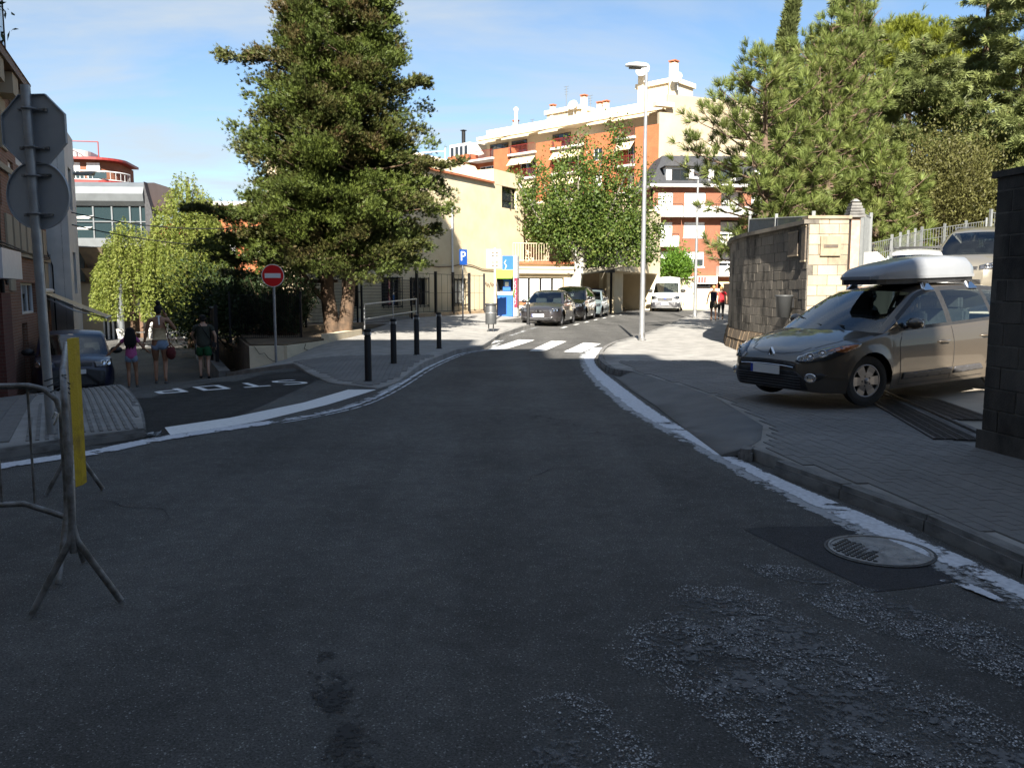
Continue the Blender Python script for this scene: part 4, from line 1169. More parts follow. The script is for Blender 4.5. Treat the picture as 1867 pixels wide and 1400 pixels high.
# --- grey hatchback, first in the bay
S1 = dict(L=4.18, W=1.74, tyre=.31, axles=(.86, 3.37), paint="paint_grey", cowl=1.15, deck=3.85, rim='five', track=.78,
 plan=[(0, .52), (.06, .64), (.15, .73), (.35, .81), (.7, .86), (2.2, .87), (3.4, .85), (3.9, .80), (4.1, .72), (4.18, .6)],
 bottom=[(0, .24), (.3, .2), (1.3, .19), (3.2, .2), (3.8, .25), (4.18, .33)],
 shoulder=[(0, .60), (.1, .67), (.3, .73), (.8, .83), (1.2, .89), (2.2, .93), (3.2, .95), (3.8, .95), (4.18, .86)],
 hood=[(0, .62), (.06, .69), (.15, .74), (.4, .82), (.8, .91), (1.15, .97), (3.8, 1.0), (4.18, .9)],
 cabin=dict(z=[(1.15, .89), (1.5, 1.11), (1.95, 1.36), (2.2, 1.41), (2.6, 1.43), (3.1, 1.39), (3.4, 1.32), (3.8, 1.10), (4.0, .97)],
    w=[(1.15, .82), (1.5, .73), (1.95, .63), (2.4, .59), (3.2, .56), (3.5, .57), (4.0, .66)], wtop=1.98, rtop=3.38, windows=[(1.5, 2.32), (2.4, 3.1), (3.16, 3.5)], bulge=.2))
def at_bay(x, y, z=None): return car_matrix(x, y, road_dir, H(x, y) if z is None else z)
c1, b1 = make_car("hatchback", "dusty grey hatchback parked first in the sunny bay behind a black bollard", "car", at_bay(1.05, 33.55), S1, "cars parked in the bay by the school")
front_face(c1, b1, [(.08, .40, .58), (.14, .40, .67), (.28, .58, .70), (.5, .78, .73), (.42, .79, .62), (.2, .64, .58)], rect(0, -.14, .14, .56, .68), [(0, -.62, .30), (0, -.58, .36), (0, .58, .36), (0, .62, .30), (0, .5, .255), (0, -.5, .255)], (-.02, .445))
for y0, y1 in ((-.40, -.18), (.18, .40)): patch(c1, b1, rect(0, y0, y1, .585, .65), (1, 0, 0), "grille", "black_plastic", .008)
h = b1.ray_cast(Vector((-2, 0, .62)), Vector((1, 0, 0)))
m = MB(); Q = Matrix.Translation(h[0] - Vector((.016, 0, 0)))
for z, yy in ((.035, 0), (0, 0), (-.035, 0)): m.box((0, 0, z), (.01, .08, .017), M=Q)
m.box((0, .032, .018), (.01, .018, .03), M=Q); m.box((0, -.032, -.018), (.01, .018, .03), M=Q); m.build("badge", "chrome", c1)
m = MB(); pts = []
for y in [-.6 + .06 * i for i in range(21)]:
 h = b1.ray_cast(Vector((-2, y, .375 - .06 * (1 - (y/.6)**2))), Vector((1, 0, 0)))
 if h[0] is not None: pts.append(h[0] - Vector((.015, 0, 0)))
m.tube(pts, .012, 5); m.build("bumper_strip", "alloy", c1)
sides(c1, b1, [[(1.42, .88), (1.42, .24)], [(2.38, .92), (2.36, .24)], [(3.12, .94), (3.0, .45)]], [(2.2, .76, .86), (2.98, .78, .86)], "paint_grey")
mirrors(c1, 1.5, .83, .93, "paint_grey")
# --- black people carrier
S2 = dict(L=4.30, W=1.76, tyre=.315, axles=(.86, 3.55), paint="paint_black", cowl=.98, deck=4.1, rim='ten', track=.79, glass="car_glass_dark",
 plan=[(0, .5), (.06, .62), (.16, .72), (.35, .81), (.7, .87), (2.2, .88), (3.6, .87), (4.1, .82), (4.25, .76), (4.3, .7)],
 bottom=[(0, .24), (.3, .2), (1.3, .19), (3.2, .2), (4.3, .33)],
 shoulder=[(0, .66), (.1, .76), (.3, .84), (.8, .94), (1.1, .98), (2.2, 1.02), (3.6, 1.06), (4.1, 1.05), (4.3, .95)],
 hood=[(0, .68), (.06, .77), (.15, .83), (.4, .93), (.8, 1.03), (1.0, 1.06), (4.1, 1.1), (4.3, 1.0)],
 cabin=dict(z=[(.98, .96), (1.3, 1.22), (1.75, 1.5), (2.0, 1.57), (2.6, 1.60), (3.5, 1.56), (3.9, 1.48), (4.15, 1.25), (4.25, 1.05)],
    w=[(.98, .84), (1.3, .76), (1.75, .68), (2.2, .64), (3.5, .61), (3.9, .62), (4.25, .72)], wtop=1.78, rtop=3.9, windows=[(1.35, 2.3), (2.38, 3.2), (3.28, 3.85)], bulge=.24))
c2, b2 = make_car("people_carrier", "glossy black people carrier parked between the grey hatchback and the pale blue car", "car", at_bay(2.42, 38.5), S2, "cars parked in the bay by the school")
front_face(c2, b2, [(.08, .42, .66), (.14, .42, .76), (.3, .58, .80), (.5, .78, .83), (.42, .8, .70), (.2, .66, .66)], rect(0, -.4, .4, .66, .74), [(0, -.6, .30), (0, -.55, .46), (0, .55, .46), (0, .6, .30)], (-.02, .52))
sides(c2, b2, [[(1.32, .95), (1.32, .24)], [(2.35, 1.0), (2.32, .24)], [(3.2, 1.04), (3.05, .45)]], [(2.15, .85, .87), (3.0, .88, .87)], "paint_black")
mirrors(c2, 1.35, .84, 1.0, "paint_black")
# --- pale blue small hatchback
S3 = dict(L=3.81, W=1.64, tyre=.29, axles=(.75, 3.22), paint="paint_iceblue", cowl=1.0, deck=3.5, rim='disc', track=.73, glass="car_glass_dark",
 plan=[(0, .5), (.06, .62), (.15, .69), (.35, .77), (.7, .81), (2.2, .82), (3.2, .80), (3.6, .74), (3.75, .68), (3.81, .6)],
 bottom=[(0, .24), (.3, .2), (1.3, .19), (3.0, .2), (3.81, .33)],
 shoulder=[(0, .58), (.1, .66), (.3, .73), (.8, .84), (1.05, .89), (2.2, .92), (3.2, .94), (3.81, .86)],
 hood=[(0, .6), (.06, .69), (.15, .75), (.4, .83), (.8, .92), (1.0, .96), (3.5, .98), (3.81, .9)],
 cabin=dict(z=[(1.0, .88), (1.4, 1.14), (1.75, 1.34), (2.0, 1.39), (2.5, 1.41), (3.1, 1.36), (3.5, 1.14), (3.65, .98)],
    w=[(1.0, .78), (1.4, .69), (1.75, .62), (2.2, .58), (3.1, .55), (3.65, .64)], wtop=1.78, rtop=3.12, windows=[(1.38, 2.2), (2.28, 3.1)], bulge=.18))
c3, b3 = make_car("small_hatchback", "pale ice blue small hatchback parked last in the bay by the school door", "car", at_bay(3.75, 43.1), S3, "cars parked in the bay by the school")
front_face(c3, b3, [(.08, .40, .56), (.14, .40, .68), (.28, .56, .72), (.46, .74, .74), (.4, .75, .62), (.2, .62, .57)], rect(0, -.35, .35, .56, .63), rect(0, -.5, .5, .27, .38), (-.02, .46))
sides(c3, b3, [[(1.28, .88), (1.28, .24)], [(2.24, .9), (2.22, .24)], [(3.05, .92), (2.9, .45)]], [(2.05, .76, .8)], "black_plastic")
for s in (-1, 1):
 q = [(1.2, s, .40), (1.2, s, .47), (2.85, s, .49), (2.85, s, .42)]; patch(c3, b3, q if s < 0 else q[::-1], (0, -s, 0), "rubbing_strip", "black_plastic", .012)
mirrors(c3, 1.35, .77, .92, "black_plastic")
# --- navy van facing up the side street
S4 = dict(L=4.40, W=1.80, tyre=.315, axles=(.88, 3.56), paint="paint_navy", cowl=1.0, deck=4.3, rim='disc', track=.79, glass="car_glass_dark",
 plan=[(0, .56), (.06, .68), (.15, .77), (.35, .85), (.7, .89), (2.2, .90), (4.2, .88), (4.35, .84), (4.40, .8)],
 bottom=[(0, .24), (.3, .2), (1.3, .19), (3.2, .2), (4.4, .3)],
 shoulder=[(0, .74), (.08, .82), (.3, .90), (.8, 1.0), (1.1, 1.04), (2.2, 1.07), (4.2, 1.08), (4.4, 1.02)],
 hood=[(0, .76), (.06, .85), (.15, .90), (.4, .98), (.8, 1.08), (1.0, 1.12), (4.3, 1.12), (4.4, 1.05)],
 nose=.1, tail=.03,
 cabin=dict(z=[(1.0, 1.02), (1.3, 1.30), (1.7, 1.62), (1.95, 1.72), (2.5, 1.78), (3.6, 1.77), (4.2, 1.74), (4.33, 1.4), (4.38, 1.1)],
    w=[(1.0, .85), (1.3, .80), (1.7, .75), (2.2, .73), (4.2, .71), (4.38, .82)], wtop=1.75, rtop=4.2, windows=[(1.38, 2.25), (2.4, 3.2), (3.3, 4.05)], bulge=.22))
vx, vy = -10.62, 20.0
c4, b4 = make_car("compact_van", "dark navy compact van parked nose uphill on the descending side street", "van", car_matrix(vx, vy, -62, H(vx, vy - .5) - .04, pitch=7), S4)
front_face(c4, b4, [(.07, .44, .70), (.12, .44, .84), (.3, .66, .88), (.46, .83, .88), (.4, .84, .76), (.18, .72, .71)], rect(0, -.40, .40, .74, .82), None, (-.025, .60), plate_w=.52)
bmp = [(0, -.80, .24), (0, -.80, .66), (0, .80, .66), (0, .80, .24)]
bmp = [(0, -.66, .26), (0, -.68, .60), (0, -.3, .67), (0, .3, .67), (0, .68, .60), (0, .66, .26)]
patch(c4, b4, bmp, (1, 0, 0), "bumper", "black_plastic", .012)
h = b4.ray_cast(Vector((-2, 0, .79)), Vector((1, 0, 0)))
m = MB(); Q = Matrix.Translation(h[0] - Vector((.02, 0, 0)))
m.lathe([(.062, 0), (.075, .004), (.075, -.01), (.062, -.01)], 20, M=Q @ Matrix.Rotation(R(90), 4, 'Y'))
for pts in ([(0, .034, .046), (0, .014, 0), (0, 0, .028), (0, -.014, 0), (0, -.034, .046)], [(0, .046, .028), (0, .022, -.05), (0, 0, -.004), (0, -.022, -.05), (0, -.046, .028)]): m.tube(pts, .008, 5, M=Q)
m.build("badge", "chrome", c4)
sides(c4, b4, [[(1.32, 1.0), (1.32, .24)], [(2.32, 1.05), (2.3, .24)]], [(2.15, .92, .9)], "black_plastic")
mirrors(c4, 1.32, .88, 1.12, "black_plastic", s=1.25)
# --- white minibus farther along the street
S5 = dict(L=4.95, W=1.98, tyre=.335, axles=(.92, 3.86), paint="paint_white", cowl=.88, deck=4.9, rim='five', track=.87, glass="car_glass_dark",
 plan=[(0, .62), (.06, .74), (.15, .84), (.35, .93), (.7, .98), (2.2, .99), (4.7, .97), (4.95, .92)],
 bottom=[(0, .28), (.3, .24), (1.3, .23), (3.2, .24), (4.95, .36)],
 shoulder=[(0, .84), (.08, .94), (.3, 1.04), (.8, 1.2), (1.0, 1.22), (2.2, 1.24), (4.95, 1.24)],
 hood=[(0, .86), (.06, .97), (.15, 1.04), (.4, 1.16), (.8, 1.30), (.9, 1.33), (4.95, 1.26)],
 nose=.14, tail=.02,
 cabin=dict(z=[(.88, 1.2), (1.15, 1.52), (1.5, 1.88), (1.7, 2.0), (2.0, 2.22), (2.4, 2.28), (4.8, 2.28), (4.92, 1.6), (4.94, 1.3)],
    w=[(.88, .92), (1.15, .88), (1.5, .84), (2.0, .80), (4.8, .80), (4.94, .9)], wtop=1.58, rtop=4.8, windows=[(1.22, 2.05), (2.25, 3.4), (3.5, 4.6)], bulge=.2, crown=.08, trim=False))
c5, b5 = make_car("minibus", "white high roof minibus standing farther up the sunny street", "van", at_bay(10.1, 55.0), S5)
front_face(c5, b5, [(.08, .56, .84), (.14, .56, 1.0), (.3, .76, 1.06), (.46, .92, 1.06), (.4, .92, .9), (.18, .82, .84)], [(0, -.5, .70), (0, -.52, .94), (0, .52, .94), (0, .5, .70)], None, (-.03, .52))
bmp = [(0, -.80, .30), (0, -.82, .64), (0, -.5, .68), (0, .5, .68), (0, .82, .64), (0, .80, .30)]
patch(c5, b5, bmp, (1, 0, 0), "bumper", "grey_plastic", .014)
h = b5.ray_cast(Vector((-2, 0, .86)), Vector((1, 0, 0)))
m = MB(); m.ball((h[0].x - .01, 0, .86), (.012, .09, .035), 12); m.build("badge", "plate_blue", c5)
mirrors(c5, 1.25, .95, 1.32, "black_plastic", s=1.6)
sides(c5, b5, [[(1.2, 1.2), (1.2, .3)], [(2.15, 1.22), (2.12, .3)]], [(1.98, 1.0, 1)], "black_plastic")
for s in (-1, 1):
 q = [(.02, s, .34), (.05, s, .58), (.45, s, .64), (.46, s, .34)]; patch(c5, b5, q if s < 0 else q[::-1], (0, -s, 0), "bumper_corner", "grey_plastic", .014)
# --- silver saloon beyond it
S6 = dict(L=4.5, W=1.77, tyre=.31, axles=(.82, 3.55), paint="paint_silver", cowl=1.3, deck=3.75, rim='five', track=.79, glass="car_glass_dark",
 plan=[(0, .54), (.06, .66), (.15, .74), (.35, .82), (.7, .87), (2.2, .885), (3.6, .87), (4.2, .8), (4.45, .7), (4.5, .6)],
 bottom=[(0, .24), (.3, .2), (1.3, .19), (3.2, .2), (4.5, .33)],
 shoulder=[(0, .60), (.1, .67), (.3, .73), (.8, .82), (1.3, .88), (2.2, .92), (3.6, .95), (4.2, .95), (4.5, .86)],
 hood=[(0, .62), (.06, .69), (.15, .74), (.4, .81), (.8, .89), (1.3, .97), (3.7, 1.02), (4.2, 1.0), (4.5, .9)],
 cabin=dict(z=[(1.3, .88), (1.65, 1.1), (2.05, 1.34), (2.3, 1.39), (2.7, 1.41), (3.1, 1.36), (3.5, 1.15), (3.85, .97)],
    w=[(1.3, .82), (1.65, .73), (2.05, .63), (2.5, .59), (3.1, .58), (3.85, .7)], wtop=2.08, rtop=3.12, windows=[(1.7, 2.4), (2.48, 3.2)], bulge=.2))
c6, b6 = make_car("saloon_car", "silver saloon car coming along the far end of the street behind the lamp post", "car", at_bay(14.35, 63.5), S6)
front_face(c6, b6, [(.08, .42, .56), (.14, .42, .66), (.28, .58, .70), (.5, .78, .72), (.42, .79, .62), (.2, .64, .56)], [(0, -.32, .56), (0, -.36, .67), (0, .36, .67), (0, .32, .56)], rect(0, -.55, .55, .27, .34), (-.02, .44))
mirrors(c6, 1.7, .82, .92, "paint_silver")
# --- white car and beige people carrier up in the car park
def yard(x, y): return min(drive_z(x, y), 2.3)
S7 = dict(S3, paint="paint_white", glass="car_glass")
M7 = car_matrix(9.35, 19.6, 180 + 62, yard(9.8, 20.6), pitch=-5)
c7, b7 = make_car("white_car", "white car with roof bars parked in the car park behind the roof box", "car", M7, S7, "cars in the car park above the wall")
front_face(c7, b7, [(.08, .40, .56), (.14, .40, .68), (.28, .56, .72), (.46, .74, .74), (.4, .75, .62), (.2, .62, .57)], rect(0, -.35, .35, .56, .63), rect(0, -.5, .5, .27, .38), (-.02, .46))
mirrors(c7, 1.35, .77, .92, "paint_white")
for x in (2.0, 2.7):
 m = MB(); m.tube([(x, -.60, 1.41), (x, -.57, 1.50), (x, .57, 1.50), (x, .60, 1.41)], .018, 6); m.build("roof_bar", "black_plastic", c7)
S8 = dict(S2, paint="paint_champagne", glass="car_glass_dark", L=4.55, deck=4.35, axles=(.9, 3.7), rim='five')
S8['plan'] = [(x if x < 3 else x + .25, w + .03) for x, w in S2['plan']]; S8['bottom'] = S2['bottom'][:-1] + [(4.55, .33)]
S8['shoulder'] = [(x if x < 3 else x + .25, z) for x, z in S2['shoulder']]; S8['hood'] = [(x if x < 3 else x + .25, z) for x, z in S2['hood']]
S8['cabin'] = dict(S2['cabin'], z=[(x if x < 3 else x + .25, z + .06) if z > 1.1 else (x if x < 3 else x + .25, z) for x, z in S2['cabin']['z']], w=[(x if x < 3 else x + .25, w) for x, w in S2['cabin']['w']], rtop=4.15, windows=[(1.35, 2.3), (2.38, 3.3), (3.4, 4.05)])
M8 = car_matrix(11.35, 21.2, 180 + 48, yard(12.3, 22.5) + .1, pitch=-4)
c8, b8 = make_car("people_carrier", "beige people carrier with roof rails parked higher up in the car park", "car", M8, S8, "cars in the car park above the wall")
front_face(c8, b8, [(.08, .42, .66), (.14, .42, .76), (.3, .58, .80), (.5, .78, .83), (.42, .8, .70), (.2, .66, .66)], rect(0, -.4, .4, .66, .74), rect(0, -.5, .5, .3, .42), (-.02, .52))
sides(c8, b8, [[(1.32, .95), (1.32, .24)], [(2.35, 1.0), (2.32, .24)], [(3.35, 1.04), (3.2, .45)]], [(2.15, .85, .87), (3.1, .88, .87)], "alloy")
mirrors(c8, 1.35, .87, 1.0, "paint_champagne")
for s in (-1, 1):
 m = MB(); m.tube([(2.0, s * .62, 1.64), (2.1, s * .62, 1.71), (3.9, s * .60, 1.70), (4.0, s * .60, 1.62)], .018, 6); m.build("roof_rail", "alloy", c8)
 q = [(1.35, s, .52), (1.35, s, .57), (3.2, s, .60), (3.2, s, .55)]; patch(c8, b8, q if s < 0 else q[::-1], (0, -s, 0), "rubbing_strip", "black_plastic", .012)
# ------------------------------------------------------------------ buildings
pm("cream_render", (0.63, 0.54, 0.375), .9, var=.05, scale=.8, col2=(0.54, 0.44, 0.285), bump=.12, bscale=40, detail=9)
pm("cream_trim", (0.62, 0.53, 0.38), .85, var=.06, scale=4)
pm("plinth_render", (0.42, 0.30, 0.18), .9, scale=1.6, col2=(0.26, 0.19, 0.12), bump=.25, bscale=40, detail=9)
pm("terracotta", (0.32, 0.11, 0.05), .85, var=.25, scale=9, bump=.3)
pm("white_render", (0.66, 0.65, 0.62), .9, scale=1.2, col2=(0.54, 0.53, 0.5), bump=.15, bscale=30, detail=9)
pm("beige_render", (0.37, 0.315, 0.225), .9, scale=.35, col2=(0.31, 0.255, 0.18), bump=.1, detail=9)
pm("grey_render", (0.46, 0.45, 0.43), .9, scale=.9, col2=(0.33, 0.32, 0.31), bump=.2, bscale=30, detail=9)
pm("slate_roof", (0.035, 0.036, 0.04), .7, var=.3, scale=8, bump=.3)
pm("roller_shutter", (0.72, 0.71, 0.68), .6, var=.05, scale=6)
pm("black_metal", (0.010, 0.010, 0.011), .55, var=.2, scale=15, spec=.25)
pm("red_metal", (0.22, 0.02, 0.016), .5, var=.15, scale=15)
pm("white_metal", (0.66, 0.67, 0.67), .45, var=.05, scale=10)
pm("zinc_sheet", (0.17, 0.185, 0.195), .38, metal=.35, var=.1, scale=1.5, coat=0)
pm("awning_cloth", (0.60, 0.48, 0.30), .9, var=.08, scale=12)
pm("curtain_white", (0.66, 0.66, 0.6), .9, var=.06, scale=8)
pm("interior_dark", (0.02, 0.02, 0.022), .9, var=.1)
pm("timber_brown", (0.10, 0.055, 0.03), .7, var=.25, scale=6, bump=.2)
pm("board_formed_concrete", (0.30, 0.24, 0.17), .85, scale=2, col2=(0.2, 0.16, 0.12), bump=.25, detail=9)
pm("blue_panel", (0.03, 0.05, 0.22), .4, var=.05)
def gl_mat(name, col):
 m, nt, b = new_mat(name)
 b.inputs['Base Color'].default_value = (*col, 1); b.inputs['Roughness'].default_value = .04; b.inputs['Specular IOR Level'].default_value = .9
 return m
gl_mat("window_glass", (0.018, 0.022, 0.026)); gl_mat("teal_glass", (0.02, 0.035, 0.04))
def brick_mat(name, c1, c2, mortar, scale=1.0, bw=.26, bh=.075):
 m, nt, b = new_mat(name); n = nt.nodes.new
 t = n('ShaderNodeTexCoord'); br = n('ShaderNodeTexBrick'); mp_ = n('ShaderNodeMapping')
 # bricks run along local x (or y) and z
 sx = n('ShaderNodeSeparateXYZ'); link(nt, t.outputs['Object'], sx.inputs[0])
 ad = n('ShaderNodeMath'); ad.operation = 'ADD'; link(nt, sx.outputs['X'], ad.inputs[0]); link(nt, sx.outputs['Y'], ad.inputs[1])
 cb = n('ShaderNodeCombineXYZ'); link(nt, ad.outputs[0], cb.inputs[0]); link(nt, sx.outputs['Z'], cb.inputs[1]); link(nt, cb.outputs[0], br.inputs['Vector'])
 br.inputs['Color1'].default_value = (*c1, 1); br.inputs['Color2'].default_value = (*c2, 1); br.inputs['Mortar'].default_value = (*mortar, 1)
 br.inputs['Scale'].default_value = 1.0; br.inputs['Brick Width'].default_value = bw; br.inputs['Row Height'].default_value = bh; br.inputs['Mortar Size'].default_value = .009; br.inputs['Bias'].default_value = -.2
 no = n('ShaderNodeTexNoise'); no.inputs['Scale'].default_value = 1.2; no.inputs['Detail'].default_value = 8; link(nt, t.outputs['Object'], no.inputs['Vector'])
 mr = n('ShaderNodeMapRange'); mr.inputs['To Min'].default_value = .7; mr.inputs['To Max'].default_value = 1.3; link(nt, no.outputs['Fac'], mr.inputs['Value'])
 mx = n('ShaderNodeMix'); mx.data_type = 'RGBA'; mx.blend_type = 'MULTIPLY'; mx.inputs[0].default_value = 1; link(nt, br.outputs['Color'], mx.inputs['A'])
 cc = n('ShaderNodeCombineColor'); [link(nt, mr.outputs[0], cc.inputs[i]) for i in range(3)]; link(nt, cc.outputs[0], mx.inputs['B'])
 link(nt, mx.outputs['Result'], b.inputs['Base Color']); b.inputs['Roughness'].default_value = .9
 bu = n('ShaderNodeBump'); bu.inputs['Strength'].default_value = .5; bu.inputs['Distance'].default_value = .01; link(nt, br.outputs['Fac'], bu.inputs['Height']); bu.invert = True; link(nt, bu.outputs[0], b.inputs['Normal'])
brick_mat("brick_orange", (0.36, 0.105, 0.035), (0.31, 0.085, 0.03), (0.28, 0.13, 0.07))
brick_mat("brick_brown", (0.22, 0.075, 0.038), (0.19, 0.062, 0.032), (0.2, 0.11, 0.07))
brick_mat("brick_old", (0.24, 0.11, 0.065), (0.19, 0.085, 0.05), (0.26, 0.19, 0.14))
brick_mat("brick_dark", (0.13, 0.04, 0.03), (0.10, 0.032, 0.025), (0.12, 0.07, 0.05))
def fac_matrix(O, u, z=0.0):
 """Local x runs left to right along the front, y into the building, z up."""
 u = Vector(u).normalized()
 return Matrix(((u.x, -u.y, 0, O[0]), (u.y, u.x, 0, O[1]), (0, 0, 1, z), (0, 0, 0, 1)))
def cam_ray(px, py):
 x = (px - 933.5) / 1510; u = (700 - py) / 1510
 return Vector((x, math.cos(PITCH) + u * math.sin(PITCH), -math.sin(PITCH) + u * math.cos(PITCH)))
def on_wall(M, px, py, depth=0.0):
 """Where a point of the photograph falls on a front: metres along it, height."""
 Mi = M.inverted(); o = Mi @ Vector((0, 0, 1.6)); d = Mi.to_3x3() @ cam_ray(px, py)
 t = (depth - o.y) / d.y; p = o + d * t
 return p.x, p.z
def wall_holes(m, a0, a1, z0, z1, holes, mi=0, thick=.25, y=0.0):
 xs_ = sorted(set([a0, a1] + [h[0] for h in holes] + [h[2] for h in holes])); zs_ = sorted(set([z0, z1] + [h[1] for h in holes] + [h[3] for h in holes]))
 xs_ = [x for x in xs_ if a0 <= x <= a1]; zs_ = [z for z in zs_ if z0 <= z <= z1]
 for i in range(len(xs_) - 1):
  for j in range(len(zs_) - 1):
   cx, cz = (xs_[i] + xs_[i+1]) / 2, (zs_[j] + zs_[j+1]) / 2
   if any(h[0] < cx < h[2] and h[1] < cz < h[3] for h in holes): continue
   m.add([(xs_[i], y, zs_[j]), (xs_[i+1], y, zs_[j]), (xs_[i+1], y, zs_[j+1]), (xs_[i], y, zs_[j+1])], [(0, 1, 2, 3)], mi)
 for (l, b, r, t) in holes:
  m.add([(l, y, b), (r, y, b), (r, y, t), (l, y, t), (l, y + thick, b), (r, y + thick, b), (r, y + thick, t), (l, y + thick, t)], [(0, 4, 5, 1), (1, 5, 6, 2), (2, 6, 7, 3), (3, 7, 4, 0)], mi)
WC = {}
def window(parent, l, b, r, t, style="plain", frame="black_metal", y=0.0, depth=.2, name="window", glass="window_glass", bars=1):
 w, h = round(r - l, 2), round(t - b, 2)
 key = (w, h, style, frame, glass, bars, depth)
 if key not in WC:
  f = MB(); fw = .06
  for lo, hi in (((0, 0), (fw, h)), ((w - fw, 0), (w, h)), ((fw, 0), (w - fw, fw)), ((fw, h - fw), (w - fw, h))): f.b2((lo[0], depth - .06, lo[1]), (hi[0], depth + .002, hi[1]))
  for k in range(1, bars + 1): f.b2((w * k / (bars + 1) - .025, depth - .05, fw), (w * k / (bars + 1) + .025, depth, h - fw))
  if style == "cross": f.b2((fw, depth - .045, h * .38 - .025), (w - fw, depth, h * .38 + .025))
  g = MB(); g.b2((fw, depth - .02, fw), (w - fw, depth - .012, h - fw))
  k = None
  if style in ("shutter", "halfshutter"):
   k = MB(); zb_ = h * .03 if style == "shutter" else h * .5; n_ = max(4, int((h - zb_) / .12))
   for i in range(n_):
    z = zb_ + (h - zb_) * i / n_; zz = (h - zb_) / n_
    k.b2((.03, depth - .10 + .012 * (i % 2), z), (w - .03, depth - .075 + .012 * (i % 2), z + zz - .006))
  if style == "curtain":
   k = MB(); n_ = int(w / .07)
   k.add([(fw + (w - 2 * fw) * i / n_, depth - .028 - .012 * (i % 2), z) for i in range(n_ + 1) for z in (fw, h - fw)], [(2*i, 2*i+2, 2*i+3, 2*i+1) for i in range(n_)])
  WC[key] = (f.mesh("window", frame), g.mesh("pane", glass), k.mesh("shutter", "curtain_white" if style == "curtain" else "roller_shutter") if k else None)
 fm, gm, km = WC[key]
 o = link_mesh(name, fm, parent, Matrix.Translation((l, y, b)))
 link_mesh("pane", gm, o)
 if km: link_mesh("curtain" if style == "curtain" else "roller_shutter", km, o)
 return o
def railing(parent, pts, h, mat, gap=.12, r=.012, name="railing"):
 m = MB(); P = [Vector(p) for p in pts]
 up = Vector((0, 0, h))
 m.tube([p + up for p in P], r * 1.8, 6); m.tube([p + Vector((0, 0, .06)) for p in P], r * 1.3, 5)
 for a, b in zip(P, P[1:]):
  n = max(1, int((b - a).length / gap))
  for i in range(n + 1): q = a.lerp(b, i / n); m.tube([q + Vector((0, 0, .04)), q + up], r, 4, caps=False)
 o = m.build(name, mat, parent); return o
# ---------------- cream school building
YM = fac_matrix((-8.3, 30.3), (.5, .866))
yb_ = thing("school_building", "cream rendered school building with barred ground floor windows behind the tall cypress", "building", mat=YM)
LEN = 17.9
def ywin(x0, y0, x1, y1, depth=0):
 a, z1_ = on_wall(YM, x0, y0, depth); b, z0_ = on_wall(YM, x1, y1, depth)
 return [a, z0_, b, z1_]
big = ywin(915, 339, 942, 383); big = [big[0], big[1], big[2] - .0, big[3]]
gw = [ywin(623, 506, 655, 576), ywin(747, 506, 779, 576), ywin(826, 506, 851, 566)]
gw = [[q[0], .95, q[2], 2.15] for q in gw] + [[5.6, .95, 6.9, 2.15]]
m = MB(); wall_holes(m, .9, LEN, -.5, 7.0, [big] + gw, 0, .28)
m.b2((.9, .28, -.5), (LEN - .01, .3, 7.0), 1)
m.b2((0.9, .31, -.5), (.92, 1.6, 6.9)); m.b2((LEN - .02, 0.31, -.5), (LEN, 2.6, 6.9)); m.b2((.9, .3, 6.9), (LEN, 2.6, 6.98)); m.b2((0.93, 1.55, -.5), (LEN - .03, 1.6, 6.89))
m.build("wall", ["cream_render", "interior_dark"], yb_)
m = MB(); m.b2((.85, -.14, 7.0), (14.6, .4, 7.1)); m.build("coping", "terracotta", yb_)
m = MB(); m.add([(8.6, .5, 7.1), (14.7, .5, 7.1), (14.7, 3, 7.1), (8.6, 3, 7.1), (9.8, 1.1, 7.95), (14.7, 1.1, 7.95), (14.7, 3, 7.95), (9.8, 3, 7.95)], [(0, 1, 5, 4), (4, 5, 6, 7), (3, 0, 4, 7), (1, 2, 6, 5)]); m.build("roof", "cream_trim", yb_)
m = MB(); m.b2((14.7, -.01, 7.0), (LEN + .02, 2.6, 7.75)); m.build("parapet", "cream_render", yb_)
window(yb_, *big, style="cross", bars=0)
for q in gw[:2] + gw[3:]: window(yb_, *q, style="plain", bars=2)
window(yb_, *gw[2], style="curtain", bars=1)
for q in gw:
 m = MB()
 for k in range(5): x = q[0] + (q[2] - q[0]) * k / 4; m.tube([(x, -.1, q[1] - .1), (x, -.1, q[3] + .05)], .018, 5)
 for z in (q[1] - .05, (q[1] + q[3]) / 2, q[3]): m.tube([(q[0] - .03, -.1, z), (q[2] + .03, -.1, z)], .018, 5)
 for x in (q[0], q[2]):
  for z in (q[1], q[3]): m.tube([(x, -.1, z), (x, .02, z)], .014, 4)
 m.build("window_bars", "black_metal", yb_)
a, z = on_wall(YM, 822, 380)
m = MB(); m.tube([(a, -.07, .5), (a, -.07, z)], .05, 8)
for zz in (1.5, 3, 4.5): m.box((a, -.03, zz), (.14, .06, .05))
m.tube([(a, -.07, z), (a + .05, -.05, z + .08), (a + .35, .01, z + .1)], .04, 8)
m.build("downpipe", "white_metal", yb_)
pts = []
for px, py in ((770, 483), (800, 487), (824, 486), (846, 481), (862, 484), (880, 491), (910, 493)):
 a, z = on_wall(YM, px, py, -.05); pts.append((a, -.05, z))
m = MB(); m.tube(smooth_line([p[:] for p in pts], 3) if False else pts, .022, 5); m.build("cable", "timber_brown", yb_)
m = MB()
for k in range(5):                       # spray-paint scrawl near the booth
 a, z = on_wall(YM, 884 + k * 4.5, 520 + 3 * (k % 2), -.008); m.tube([(a, -.006, z), (a + .12, -.006, z + .16), (a + .18, -.006, z - .04), (a + .26, -.006, z + .1)], .014, 4)
m.build("graffiti", "timber_brown", yb_)
